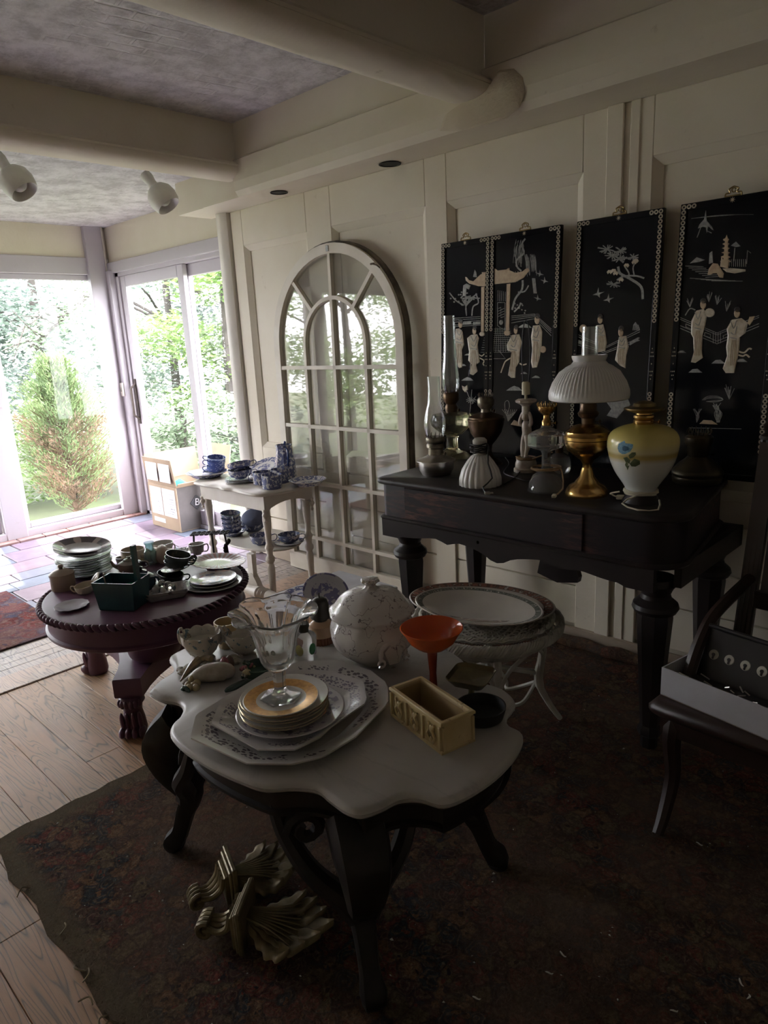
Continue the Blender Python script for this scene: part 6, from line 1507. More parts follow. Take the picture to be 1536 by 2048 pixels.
b.loft([ringr(.003, 0), ringr(0, .003), ringr(0, .008), ringr(.004, .010), ringr(.003, hh-.010), ringr(-.001, hh-.008), ringr(-.001, hh-.002), ringr(.001, hh), ringr(e, hh), ringr(e+.003, hh-.01), ringr(e+.006, .012)], True, True)
b.build('trough', YG, t, False)
npan = 3
for s in range(2):
    M = TR(0, 0, 0) if s == 0 else TR(L_, 0, 0) @ RZ(pi/2)
    LL = L_ if s == 0 else W_
    for q in range(npan+1 if s == 0 else 2):
        b = B(); x = .006+(LL-.012)*q/(npan if s == 0 else 1); b.bevbox(x-.003, x+.003, -.003, .004, .012, hh-.012, .001, M); b.build('panel_bar', YG, t, False)
    if s == 0:
        for q in range(npan):
            xa = .006+(LL-.012)*q/npan; xc = xa+(LL-.012)/npan/2; b = B()
            for sg in (-1, 1):
                b.tube(spline([(xc+sg*.003, .001, .016), (xc+sg*.014, -.001, hh*.42), (xc+sg*.005, -.002, hh*.62), (xc+sg*.013, 0, hh-.018)], 4), .0032, 6, M=M)
            b.ball((xc, 0, hh*.62), .009, 10, 6, (1, .5, 1.2), M=M); b.ball((xc, 0, hh*.28), .007, 10, 6, (1, .5, 1.4), M=M)
            b.build('floral_relief', YG, t)
# brass scale dish and black iron bowl
P = base_at(943, 1398, 12, MZ); k = mpp(P)
t = thing('pedestal_dish', 'tarnished brass square dish on a short post behind the black bowl', 'dish', P)
DB = simple('tarnished_brass_dish', (.17, .14, .07), .38, .75, c2=(.10, .09, .05), scale=18)
sqm = lambda a, r, z, kk: (r*min(1/max(abs(cos(a-.3)), abs(sin(a-.3))), 1.25), z)
part(t, [(0, 0)]+pp(P, [(22, 1398), (22, 1394), (8, 1390), (6, 1384), (6, 1366)])+[(0, hgt(P, 1366)-P.z)], 'post', DB, 16)
Hh = lambda y: hgt(P, y)-P.z
part(t, [(0, Hh(1366)), (30*k, Hh(1364)), (40*k, Hh(1352)), (43*k, Hh(1348)), (42*k, Hh(1347)), (37*k, Hh(1354)), (0, Hh(1360))], 'square_dish', DB, 48, mod=sqm)
P = base_at(962, 1458, 34, MZ); k = mpp(P)
b = B(); Hh = lambda y: hgt(P, y)-P.z
b.lathe([(0, .002), (30*k, 0), (36*k, .004), (44*k, Hh(1432)), (49*k, Hh(1416)), (50*k, Hh(1410)), (47*k, Hh(1410)), (42*k, Hh(1430)), (33*k, .010), (0, .008)], 40)
solo(b, 'iron_bowl', simple('black_iron', (.018, .018, .019), .5, .2, bump=.15), 'plain black iron bowl at the right rim of the marble table', 'bowl', P)
# footed majolica sugar bowls
MAJ = china('majolica_shell_glaze', (.58, .54, .47), (.10, .19, .25), [(-1, 9)], 38, .60, side=True, ink2=(.24, .20, .14))
def shellbowl(px, ybot, s, lab):
    P = base_at(px, ybot, 26*s, MZ); k = mpp(P); t = thing('footed_shell_bowl', lab, 'bowl', P, group='pair of shell-glazed bowls on the marble table'); Z = lambda y: hgt(P, ybot-y*s)-P.z
    sc = lambda a, r, z, kk: (r*(1+.05*abs(sin(5*a))), z+(.006*abs(sin(5*a)) if kk in (3, 4) else 0))
    part(t, [(0, Z(10)), (10*k*s, Z(10)), (26*k*s, Z(24)), (37*k*s, Z(44)), (37*k*s, Z(58)), (34*k*s, Z(58)), (30*k*s, Z(42)), (0, Z(24))][0:3]+[(37*k*s, Z(42)), (38*k*s, Z(58)), (35*k*s, Z(58)), (32*k*s, Z(42)), (0, Z(22))], 'bowl', MAJ, 60, mod=sc)
    b = B(); b.lathe([(0, Z(0)+.001), (9*k*s, Z(0)+.001), (7*k*s, Z(6)), (10*k*s, Z(13)), (0, Z(13))], 16)
    for q in range(4):
        a = q*pi/2+.5; b.ball((20*k*s*cos(a), 20*k*s*sin(a), .006), .009*s, 8, 6, (1.6, .8, .7), M=None); b.tube([(6*k*s*cos(a), 6*k*s*sin(a), Z(9)), (20*k*s*cos(a), 20*k*s*sin(a), .006)], .006*s, 7)
    b.build('shell_feet', MAJ, t)
    for an in (IRA, IRA+pi):
        c, s_ = cos(an), sin(an); b = B(); r0 = 36*k*s
        b.tube(spline([(c*r0, s_*r0, Z(36)), (c*(r0+.012), s_*(r0+.012), Z(46)), (c*(r0+.012), s_*(r0+.012), Z(62)), (c*(r0+.002), s_*(r0+.002), Z(70)), (c*(r0-.006), s_*(r0-.006), Z(60))], 4), .0045, 8); b.build('handle', MAJ, t)
shellbowl(407, 1325, 1.0, 'footed blue-edged shell bowl with scroll handles, at the left of the pair')
shellbowl(490, 1318, .95, 'footed blue-edged shell bowl half hidden behind the glass compote')
P = base_at(458, 1299, 16, MZ); k = mpp(P)
b = B(); Z = lambda y: hgt(P, y)-P.z
b.lathe([(0, .002), (18*k, 0), (20*k, .004), (21*k, Z(1280)), (24*k, Z(1258)), (25*k, Z(1242)), (22.5*k, Z(1242)), (20*k, Z(1270)), (0, .01)], 32)
solo(b, 'amber_tumbler', simple('cloudy_amber', (.56, .42, .22), .3, c2=(.46, .33, .17)), 'cloudy amber glass tumbler standing between the two shell bowls', 'tumbler', P)
# ceramic bird and fruit figurine
P = atZ(412, 1362, MZ); k = mpp(P)
t = thing('bird_figurine', 'painted ceramic bird lying among yellow fruit and leaves', 'figurine', P)
GRB = simple('grey_glaze_body', (.42, .37, .31), .25, c2=(.30, .26, .20), scale=30); YL = simple('yellow_fruit_glaze', (.56, .46, .26), .25); PK = simple('pink_glaze', (.42, .16, .18), .25); DG = simple('dark_green_glaze', (.06, .10, .08), .2)
def iq(x, y, z=0): q = atZ(x, y, MZ); return Vector((q.x-P.x, q.y-P.y, z))
b = B(); b.tube(spline([tuple(iq(366, 1372, .006)), tuple(iq(385, 1366, .014)), tuple(iq(410, 1364, .026)), tuple(iq(440, 1362, .030)), tuple(iq(458, 1362, .028)), tuple(iq(467, 1362, .015))], 4), [.003, .006, .009, .012, .015, .018, .021, .023, .025, .027, .028, .028, .028, .027, .027, .026, .025, .022, .018, .012, .006], 12); b.build('bird_body', GRB, t)
b = B(); b.tube(spline([tuple(iq(362, 1370, .012)), tuple(iq(385, 1350, .030)), tuple(iq(400, 1340, .038))], 4), [.002, .004, .006, .008, .009, .010, .011, .010, .009], 8); b.tube(spline([tuple(iq(385, 1350, .028)), tuple(iq(410, 1338, .035)), tuple(iq(425, 1340, .036))], 4), .010, 8); b.build('wing', simple('ochre_wing', (.46, .33, .18), .3, c2=(.2, .19, .15), scale=50), t)
b = B(); b.ball(iq(452, 1352, .040), .015, 12, 8, (.9, .9, 1.4)); b.build('pink_bud', PK, t)
b = B(); b.ball(iq(462, 1348, .035), .017, 12, 8, (.8, .8, 1.5)); b.build('brown_bud', simple('brown_glaze', (.18, .12, .10), .3), t)
for q, (x, y, z) in enumerate([(378, 1376, .010), (388, 1378, .010), (395, 1373, .011), (386, 1369, .018), (380, 1381, .009), (393, 1381, .009)]): b = B(); b.ball(iq(x, y, z), .0115, 12, 8); b.build('yellow_fruit', YL, t)
for (a_, c_) in (((366, 1378), (380, 1388)), ((362, 1383), (376, 1384))): b = B(); b.tube(spline([tuple(iq(*a_, .006)), tuple(iq((a_[0]+c_[0])/2, (a_[1]+c_[1])/2, .010)), tuple(iq(*c_, .006))], 4), [.001, .004, .006, .007, .008, .007, .006, .004, .001], 8); b.build('leaf', DG, t)
# leafy white shell ornament behind it
P = atZ(400, 1345, MZ)
t = thing('shell_ornament', 'long pale crusty shell ornament lying behind the ceramic bird', 'ornament', P)
b = B(); rq = random.Random(9)
for q in range(34):
    f = q/33; x = 362+f*110; y = 1347-f*22+rq.uniform(-5, 5); b.ball(iq(x, y, 0)+Vector((0, 0, .010+rq.uniform(0, .008))) if False else Vector(atZ(x, y, MZ))-P+Vector((0, 0, .010+rq.uniform(0, .006))), .011+rq.uniform(0, .004), 7, 5, (1.4, 1.1, .7))
b.build('crusty_shell', simple('crusty_pale_glaze', (.44, .41, .34), .5, c2=(.30, .27, .2), scale=60, bump=.8, bscale=90), t)
# dark green bowl with applied flowers
P = base_at(522, 1362, 26, MZ); k = mpp(P)
t = thing('flower_basket_dish', 'dark green dish with applied ceramic flowers behind the platter edge', 'dish', P); Z = lambda y: hgt(P, y)-P.z
part(t, [(0, .002), (24*k, 0), (30*k, .006), (33*k, Z(1330)), (31*k, Z(1329)), (27*k, .012), (0, .01)], 'bowl', DG, 36)
for q in range(9):
    a = IRA+pi+(q-4)*.22; b = B(); c_ = Vector((33*k*cos(a), 33*k*sin(a), .012+.018*(q % 3)/2)); b.ball(c_, .008, 9, 6)
    for w2 in range(5): b.ball(c_+Vector((.007*cos(w2*1.26+q), .007*sin(w2*1.26+q), .003*sin(w2))), .0055, 7, 5)
    b.build('flower', [YL, PK, DG, GRB][q % 4], t)
b = B(); b.tube(spline([tuple(Vector(atZ(x, y, MZ))-P+Vector((0, 0, z))) for x, y, z in ((450, 1386, .004), (470, 1380, .010), (490, 1372, .012), (505, 1368, .010))], 4), [.004, .007, .009, .010, .010, .010, .010, .009, .009, .008, .007, .006, .004], 8); b.build('leaf', DG, t)
# ================================================================ WICKER STOOL PLATTERS
def oval(Pc, a, bb, ang, z, m, lab, h=.03, foot=.62, rot=None, name='oval_platter'):
    b = B(); b.lathe(plate_prof(1.0, h, foot, .006)[0:1]+[(r, z_) for r, z_ in plate_prof(1.0, h, foot, .006)[1:]], 72, sx=a, sy=bb); return solo(b, name, m, lab, 'platter', Pc, 'oval platters on the wicker stool', rot=rot or (0, 0, ang))
def ringfit(x0, y0, x1, y1, z): A_1, B_1 = atZ(x0, y0, z), atZ(x1, y1, z); return A_1, B_1
zz = KZ+.04
L0, R0_ = atZ(818, 1183, zz), atZ(1101, 1222, zz); T0_, B0_ = atZ(905, 1143, zz), atZ(1000, 1262, zz)
c0_ = atZ(960, 1202, zz)
maj = (R0_-L0).length/2; mn = (T0_-B0_).length/2
n = NT('red_border_platter'); sx_, sy_ = 1/maj, 1/(.25); 
def ovmat(nm, a_, b_, base, ink, lo, hi, rep, inner=None):
    n = NT(nm); r, an, z = n.polar(1/a_, 1/b_)
    sw = n.m2('SINE', n.m2('MULTIPLY', an, rep)); cells = n.m2('GREATER_THAN', sw, -.25)
    fine = n.m2('GREATER_THAN', n.noise(n.map(), 70, 3), .45)
    bnd = n.band(r, lo, hi); f = n.m2('MULTIPLY', bnd, n.m2('MULTIPLY', n.m2('MAXIMUM', cells, fine), .9))
    bd = n.m2('MAXIMUM', n.band(r, lo-.012, lo), n.band(r, hi, hi+.012))
    col = n.mix(f, base, n.mix(n.m2('MULTIPLY', cells, fine), tuple(x*.35 for x in ink), ink)); col = n.mix(n.m2('MULTIPLY', bd, .8), col, tuple(x*.3 for x in ink))
    if inner: col = n.mix(n.m2('MULTIPLY', n.band(r, *inner[:2]), n.m2('MULTIPLY', fine, .6)), col, inner[2])
    n.col(n.mix(n.m2('MULTIPLY', n.ramp(n.noise(n.map(), 5, 5), [(.45, 0), (.7, 1)]), .35), col, tuple(x*.7 for x in base))).set(.16); return n.m
axis = atan2(R0_.y-L0.y, R0_.x-L0.x)
a1_, b1_ = maj*1.0, .195
oval((c0_.x, c0_.y, KZ+.006), a1_, b1_, axis, 0, ovmat('red_border_platter', a1_, b1_, (.58, .52, .43), (.30, .10, .06), .86, .965, 44), 'large oval platter with a brick-red patterned border on the wicker stool', h=.034)
zz2 = KZ+.058
L1, R1_ = atZ(840, 1185, zz2), atZ(1082, 1232, zz2); c1q = (L1+R1_)/2
a2_ = (R1_-L1).length/2; ax2 = atan2(R1_.y-L1.y, R1_.x-L1.x)
c1q = c1q-Vector((c1q.x, c1q.y, 0)).normalized()*.012
oval((c1q.x, c1q.y, KZ+.024), a2_, .172, ax2, 0, ovmat('green_edge_platter', a2_, .172, (.62, .57, .49), (.14, .17, .14), .89, .95, 90), 'cream oval platter with thin green-grey edge nested in the red-bordered one', h=.034)
# ================================================================ THINGS BEHIND THE MARBLE TABLE
Pb = atZ(538, 1191, .22)
t = thing('low_bench', 'low white bench just behind the marble table', 'bench', (Pb.x, Pb.y, 0))
b = B(); b.bevbox(0, .46, -.02, .50, .195, .22, .004); b.build('bench_top', simple('white_bench_paint', (.62, .62, .64), .5), t, False)
for (x, y) in ((.03, .02), (.43, .02), (.03, .46), (.43, .46)): b = B(); b.bevbox(x-.018, x+.018, y-.018, y+.018, 0, .196, .002); b.build('leg', MATS['white_bench_paint'], t, False)
FL = china('purple_flower_plate', (.60, .60, .64), (.13, .12, .30), [(.0, .072), (.108, .2)], 26, .50)
zb = .225; cP = atZ(650, 1172, .31); k = mpp(cP)
Mx = RZ(IRA+radians(22)) @ RX(radians(38))
eu = Mx.to_euler(); R_ = 47*k
FL = china('purple_flower_plate2', (.60, .60, .64), (.13, .12, .30), [(.0, R_*.62), (R_*.90, 1)], 30, .50)
o = solo(plate_bm(R_, .014, .55), 'display_plate', FL, 'white plate with purple-blue flowers tilted up on the low bench', 'plate', (cP.x, cP.y, zb+R_*.62*sin(radians(38))+.0), 'blue and white plates behind the compote', rot=eu)
b = B(); hk = Vector((0, R_*1.0, .014)); 
P2 = atZ(508, 1212, .23); R2 = 45*mpp(P2)
solo(plate_bm(R2, .016, .55), 'rimmed_plate', blueplate(R2, 'blue_rim_plate'), 'blue-rimmed white plate low behind the glass compote', 'plate', (Pb.x+.16, Pb.y+.11, .2205), 'blue and white plates behind the compote')
# ================================================================ PLUM TABLE CROCKERY
G2 = 'crockery crowded on the plum pedestal table'
P = base_at(172, 1160, 48, PZ); k = mpp(P)
BLK2 = simple('black_rim_plate', (.30, .31, .34), .2, c2=(.22, .23, .26), scale=20)
st = None; nn = 8; hb_ = .0105
lbl = ['lowest', 'second from bottom', 'third from bottom', 'fourth from bottom', 'fourth from top', 'third from top', 'second from top', 'topmost']
for i in range(nn):
    lc = (P.x+.003*sin(i*2.1), P.y+.003*cos(i*1.7), PZ+i*hb_); lab = 'plain side plate in the tall plum-table stack, %s of eight' % lbl[i]
    if st is None: st = solo(plate_bm(52*k, .016, .58, 40), 'side_plate', BLK2, lab, 'plate', lc, 'plain plates stacked on the plum table')
    else: dup(st, lc, label=lab)
n = NT('rose_border_bowl'); r, an, z = n.polar(); R_ = 54*k; bd = n.band(r, R_*.66, R_*.96)
rr = n.m2('SINE', n.m2('MULTIPLY', an, 7.0)); mm = n.m2('GREATER_THAN', n.m2('ADD', rr, n.m2('MULTIPLY', n.noise(n.map(), 40, 3), 1.2)), 1.15)
n.col(n.mix(bd, (.58, .56, .56), n.mix(mm, (.10, .09, .11), (.52, .44, .42)))).set(.18)
zt_ = PZ+nn*hb_+.008
for i, (tx, lab) in enumerate((('under', 'flowered soup plate second from the top of the tall stack'), ('top', 'flowered soup plate with dark rose border, topmost on the tall stack'))):
    b = B(); b.lathe(plate_prof(R_, .028, .5), 48); solo(b, 'soup_plate', n.m, lab, 'plate', (P.x-.004*i, P.y, zt_+i*.013), G2, rot=(radians(-4), radians(5), 0))
P = base_at(128, 1184, 24, PZ)
t = thing('lidded_jar', 'small buff stoneware jar with knobbed lid at the left of the plum table', 'jar', P, group=G2); BF = simple('buff_stoneware', (.40, .30, .24), .35, c2=(.32, .24, .19))
part(t, [(0, 0)]+pp(P, [(22, 1181), (23, 1176), (23, 1150)])+[(0, hgt(P, 1150)-P.z)], 'jar_body', BF, 32)
part(t, [(0, hgt(P, 1150)-P.z)]+pp(P, [(24, 1150), (24, 1146), (14, 1140), (4, 1138), (4, 1135), (6, 1132), (3, 1129)])+[(0, hgt(P, 1129)-P.z)], 'lid', BF, 32)
P = base_at(144, 1222, 22, PZ); k = mpp(P)
scm = lambda a, r, z, kk: (r*(1+.03*cos(12*a)), z)
solo(plate_bm(33*k, .010, .45, 60, scm), 'saucer', simple('lilac_saucer', (.56, .53, .58), .2), 'small fluted pale saucer alone at the front left of the plum table', 'saucer', P, G2)
P = base_at(173, 1188, 10, PZ); k = mpp(P)
cup(P, 20*k, .035, CRM, 'small cream cup and tilted saucer beside the green basket', IRA+pi, G2, 'small_cup', tilt=(.1, 0, 0))
bq = plate_bm(19*k, .008, .5, 32); solo(bq, 'saucer', CRM, 'small cream saucer propped on its edge beside the buff jar', 'saucer', (P.x-.012, P.y+.05, PZ+.031), G2, rot=(radians(50), radians(-20), 0))
# green square basket dish with tall handle
gA, gB, gC = atZ(194, 1222, PZ), atZ(247, 1224, PZ), atZ(300, 1190, PZ)
t = thing('handled_basket', 'dark teal square pottery basket with a tall upright handle', 'basket', gA, rotz=atan2((gB-gA).y, (gB-gA).x), group=G2)
TEAL = simple('dark_teal_glaze', (.018, .075, .085), .25, c2=(.012, .05, .065)); s1 = (gB-gA).length*1.45; s2 = .115; hh = hgt(gA, 1166)-PZ
b = B(); b.loft([[(x*f_+(1-f_)*s1/2, y*f_+(1-f_)*s2/2, z) for x, y in ((0, 0), (s1, 0), (s1, s2), (0, s2))] for f_, z in ((.86, 0), (.9, .003), (1.06, hh), (1.0, hh), (.84, .008))], True, True); b.build('basket_body', TEAL, t, False)
b = B(); hx_ = s1*.93; ht_ = hgt(gB, 1100)-PZ
b.strip([(hx_-.004, s2*.5, hh*.7), (hx_, s2*.5, hh*.7)], .02, .001); 
b.loft([[(hx_-.006+dx, s2*.42+dy, z) for dx, dy in ((0, 0), (.013, 0), (.013, .022), (0, .022))] for z in (hh*.4, ht_*.6, ht_-.006, ht_)], True, True); b.build('handle', TEAL, t, False)
t2 = thing('green_glass_dish', 'bright emerald green glass dish standing inside the teal basket', 'dish', gA+(gB-gA)*.78+Vector((.0, .060, .055)), group=G2)
EM = simple('emerald_glass', (.01, .22, .09), .12, c2=(.01, .30, .12))
part(t2, [(0, 0), (.02, 0), (.038, .03), (.036, .031), (.02, .004), (0, .004)], 'dish', EM, 24, mod=rib(10, .06))
t3 = thing('ladle', 'small tarnished metal ladle resting in the teal basket', 'ladle', gA+Vector((.01, .05, .05)), group=G2)
b = B(); b.ball((0, 0, .025), .022, 14, 8, (1, .75, .9)); b.build('ladle_bowl', PEWT, t3); b = B(); b.tube(spline([(-.012, 0, .04), (-.022, 0, .075), (-.014, 0, .085), (-.008, 0, .078)], 4), .0028, 6); b.build('ladle_hook', PEWT, t3)
# teapots
def teapot(px, yb, rpx, top, m, lab, spout):
    P = base_at(px, yb, rpx*.7, PZ); k = mpp(P); t = thing('teapot', lab, 'teapot', P, group=G2); R_ = rpx*k; H = hgt(P, top)-PZ
    part(t, [(0, 0), (R_*.6, 0), (R_*.9, H*.2), (R_, H*.4), (R_*.9, H*.62), (R_*.5, H*.75), (0, H*.76)], 'pot_body', m, 32)
    part(t, [(0, H*.74), (R_*.52, H*.74), (R_*.45, H*.82), (R_*.12, H*.88), (R_*.12, H*.91), (R_*.2, H*.96), (0, H)], 'lid', m, 24)
    c, s = cos(spout), sin(spout); b = B(); b.tube(spline([(c*R_*.8, s*R_*.8, H*.3), (c*R_*1.3, s*R_*1.3, H*.45), (c*R_*1.55, s*R_*1.55, H*.75)], 4), [.012-.0009*q for q in range(9)], 8); b.build('spout', m, t)
    b = B(); b.tube(spline([(-c*R_*.8, -s*R_*.8, H*.6), (-c*R_*1.4, -s*R_*1.4, H*.62), (-c*R_*1.5, -s*R_*1.5, H*.35), (-c*R_*.9, -s*R_*.9, H*.2)], 4), .0045, 7); b.build('handle', m, t); return t
teapot(287, 1192, 27, 1132, simple('navy_glaze', (.02, .045, .07), .22, c2=(.015, .03, .05)), 'small dark navy teapot behind the teal basket', IRA+pi*.9)
teapot(262, 1150, 24, 1112, simple('olive_teapot', (.13, .15, .12), .25, c2=(.3, .2, .17), scale=6), 'olive-brown teapot with curved spout behind the navy one', IRA+pi)
# cups
DKC = china('dark_lustre_cup', (.05, .06, .06), (.17, .15, .11), [(-1, 9)], 60, .6, side=True)
DKS = simple('dark_saucer', (.10, .11, .11), .2, c2=(.3, .27, .24), scale=30)
P = base_at(340, 1172, 20, PZ); k = mpp(P)
solo(plate_bm(32*k, .010, .45, 36), 'saucer', DKS, 'dark saucer under the stacked dark cups', 'saucer', P, 'dark lustre cups and saucers')
cup((P.x, P.y, PZ+.008), 26*k, .036, DKC, 'dark lustre cup tipped on its saucer, lowest of the dark cups', IRA+.3, 'dark lustre cups and saucers', tilt=(radians(-8), radians(10), 0))
solo(plate_bm(30*k, .010, .45, 36), 'saucer', DKS, 'dark saucer between the lower and upper dark cups', 'saucer', (P.x-.006, P.y+.04, PZ+.048), 'dark lustre cups and saucers', rot=(.1, -.05, 0))
P2 = (P.x-.005, P.y+.045, PZ+.056)
for i, lb_ in enumerate(('second dark cup up, nested under the tipped one', 'dark lustre cup nested second from the top', 'topmost dark lustre cup, tipped in the stack')):
    cup((P2[0]+.002*i, P2[1], P2[2]+i*.013), 25*k, .034, DKC, lb_, IRA+.15*i, 'dark lustre cups and saucers', tilt=(radians(-5*i), radians(6*i), 0))
# square dishes with glass lumps
sA, sB = atZ(292, 1210, PZ), atZ(372, 1196, PZ); ax = atan2((sB-sA).y, (sB-sA).x)
cS = atZ(333, 1192, PZ); wS = (sB-sA).length*.54; dS = .058
def sqdish(b, w, d, h, th=.004):
    def rr(k_, z): 
        P_l = []
        for cx, cy, s_ in ((w-.014, d-.014, 0), (-w+.014, d-.014, pi/2), (-w+.014, -d+.014, pi), (w-.014, -d+.014, 1.5*pi)):
            P_l += [((cx+.014*cos(s_+q*pi/8))*k_, (cy+.014*sin(s_+q*pi/8))*k_, z) for q in range(5)]
        return P_l
    b.loft([rr(.80, 0), rr(.84, .002), rr(1, h), rr(.95, h), rr(.80, th+.002)], True, True); return b
SQ = simple('grey_edge_dish', (.46, .44, .45), .2, c2=(.34, .32, .33)); 
solo(sqdish(B(), wS, dS, .022), 'square_dish', SQ, 'lower of two nested square china dishes on the plum table', 'dish', (cS.x, cS.y, PZ), 'nested square dishes', rot=(0, 0, ax))
solo(sqdish(B(), wS*.99, dS*.99, .022), 'square_dish', china('sq_leaf', (.50, .47, .45), (.14, .12, .12), [(-1, 9)], 50, .62), 'upper square china dish holding clear glass stoppers', 'dish', (cS.x, cS.y, PZ+.012), 'nested square dishes', rot=(0, 0, ax))
GLM = simple('frosted_lump_glass', (.58, .55, .52), .08, c2=(.50, .46, .43))
GLN = glass('stopper_glass', (.95, .93, .90), .05)
for q, (dx, dy, r_) in enumerate([(-.034, -.012, .021), (-.012, -.02, .015), (.022, -.014, .020), (-.022, .018, .016), (.012, .014, .022), (.036, .016, .015)]):
    b = B(); b.ball((0, 0, 0), r_, 12, 7, (1, .85, .8)); c, s = cos(ax), sin(ax)
    solo(b, 'glass_stopper', GLM if q % 2 else GLN, 'rounded clear glass stopper lying in the square dish', 'stopper', (cS.x+dx*c-dy*s, cS.y+dx*s+dy*c, PZ+.020+r_*.8), 'glass stoppers in the square dish')
b = B(); b.lathe([(0, 0), (.008, 0), (.006, .012), (.019, .02), (.014, .03), (0, .034)], 8); solo(b, 'glass_stopper', GLN, 'faceted glass stopper topmost in the square dish', 'stopper', (cS.x-.002, cS.y+.006, PZ+.045), 'glass stoppers in the square dish', rot=(1.1, .3, 0))
# plates at right of plum table
P = base_at(427, 1186, 50, PZ); k = mpp(P)
IMA = china('imari_plate', (.52, .49, .48), (.34, .16, .12), [(.0, 32*k), (38*k, 50*k)], 34, .53, ink2=(.12, .15, .26))
for i, (R_, lab) in enumerate(((57, 'pale wide plate at the bottom of the three-plate pile on the plum table'), (48, 'middle plate of the three-plate pile on the plum table'), (46, 'top plate of the pile with faint rust and blue printing'))):
    solo(plate_bm(R_*k, .012, .55), 'dinner_plate', simple('pale_green_plate', (.44, .46, .46), .2) if i < 2 else IMA, lab, 'plate', (P.x-.004*i, P.y+.004*i, PZ+i*.0085), 'plates piled at the right of the plum table')
P = atZ(436, 1124, PZ+.03); k = mpp(P)
SHP = NT('rust_fluted_plate'); r, an, z = SHP.polar(); st_ = SHP.m2('SINE', SHP.m2('MULTIPLY', an, 26.0))
SHP.col(SHP.mix(SHP.m2('MULTIPLY', SHP.m2('GREATER_THAN', SHP.m2('ADD', st_, SHP.m2('MULTIPLY', SHP.noise(SHP.map(), 30, 3), 1.0)), .45), .75), (.50, .44, .44), (.36, .15, .12))).set(.2)
solo(plate_bm(54*k, .014, .5, 96, lambda a, r, z, kk: (r*(1+.02*cos(26*a)), z)), 'fluted_plate', SHP.m, 'fluted rust and white striped plate at the back right of the plum table', 'plate', (P.x, P.y, PZ+.022), G2, rot=(radians(-4), radians(3), 0))
b = B(); b.lathe([(0, 0), (.05, 0), (.055, .012), (.03, .022), (0, .022)], 32); solo(b, 'small_dish', simple('plum_dish', (.16, .07, .09), .3), 'small upturned dark dish under the fluted plate', 'dish', (P.x, P.y, PZ), G2)
# mugs, bottle, cups at the back
P = base_at(268, 1128, 20, PZ); k = mpp(P)
cup(P, 23*k, .060, CRM, 'wide cream mug behind the teapots on the plum table', IRA, G2, 'cream_mug', 'mug', fn=mug_bm)
P = base_at(303, 1130, 12, PZ)
t = thing('glass_bottle', 'pale aqua glass bottle behind the dark cups', 'bottle', P, group=G2); AQ = pane_glass('aqua_glass', (.70, .86, .84), 2.0, .18)
part(t, shell(pp(P, [(12, 1128), (13, 1124), (13, 1106), (10, 1099), (8, 1096), (8, 1088), (10, 1087), (10, 1084)])), 'bottle_body', AQ, 24, close=True)
P = base_at(327, 1108, 20, PZ); k = mpp(P)
cup(P, 21*k, .045, WHT, 'white bowl-shaped cup at the back edge of the plum table', IRA-.4, G2, 'wide_teacup')
P = base_at(246, 1132, 12, PZ); k = mpp(P)
cup(P, 13*k, .035, WHT, 'little white cup squeezed behind the tall handle', IRA, G2, 'small_cup')
P = base_at(395, 1112, 13, PZ); k = mpp(P)
cup(P, 16*k, .052, china('floral_teacup', (.60, .57, .54), (.30, .16, .14), [(-1, 9)], 60, .63, side=True, ink2=(.12, .18, .12)), 'tall floral teacup at the back right of the plum table', IRA, G2, 'floral_teacup', flare=.9)
P = base_at(372, 1112, 20, PZ); k = mpp(P)
solo(plate_bm(24*k, .010, .45), 'saucer', WHT, 'white saucer beside the floral teacup', 'saucer', P, G2)
for (px, py, lab) in ((362, 1104, 'small clear cordial glass beside the floral cup'), (412, 1078, 'small clear cordial glass at the far rim of the plum table')):
    P = atZ(px, py+12, PZ); b = B(); b.lathe([(0, 0), (.016, 0), (.016, .002), (.003, .005), (.003, .025), (.014, .034), (.016, .055), (.0145, .055), (.012, .036), (0, .03)], 20)
    d = Vector((P.x, P.y, 0))-pc
    if d.length > PR-.05: d = d.normalized()*(PR-.05)
    solo(b, 'cordial_glass', CLR, lab, 'glass', (pc.x+d.x, pc.y+d.y, PZ), 'cordial glasses on the plum table')
# sea shell and starfish at the back rim
def onrim(px, py, inset_=.05):
    q = atZ(px, py, PZ); d = Vector((q.x, q.y, 0))-pc
    if d.length > PR-inset_: d = d.normalized()*(PR-inset_)
    return Vector((pc.x+d.x, pc.y+d.y, PZ))
P = onrim(325, 1092, .06)
t = thing('conch_shell', 'large peach-coloured conch shell at the back of the plum table', 'shell', P, group=G2)
CON = simple('peach_shell', (.60, .42, .32), .35, c2=(.52, .46, .38), scale=14, bump=.4, bscale=30)
b = B(); pts = []; rr_ = []
for q in range(60):
    a = q*.42; f_ = q/59; x = -.075+.13*f_; R_ = .006+.030*f_; pts.append((x, R_*cos(a), .030+R_*.75*sin(a))); rr_.append(.006+.022*f_)
b.tube(pts, rr_, 8, M=RZ(IRA)); b.ball((.045, 0, .030), .036, 14, 9, (1.7, .8, .75), M=RZ(IRA+.1)); b.build('shell_body', CON, t)
b = B()
for q in range(7): a = -1.2+q*.4; b.tube([(.02+.02*cos(q), -.02, .04), (.02+.05*cos(a+pi), -.03, .045+.03*sin(q*.5))], [.006, .001], 6, M=RZ(IRA))
b.build('shell_spines', CON, t)
P = onrim(275, 1098, .04)
b = B(); 
for q in range(5): a = q*2*pi/5+.3; b.tube([(0, 0, .012), (.03*cos(a), .03*sin(a), .010), (.065*cos(a), .065*sin(a), .004)], [.014, .009, .002], 8)
solo(b, 'starfish', simple('dried_starfish', (.56, .44, .26), .8, bump=.6, bscale=100), 'dried tan starfish lying beside the conch shell', 'starfish', P, G2, rot=(radians(14), 0, 0))
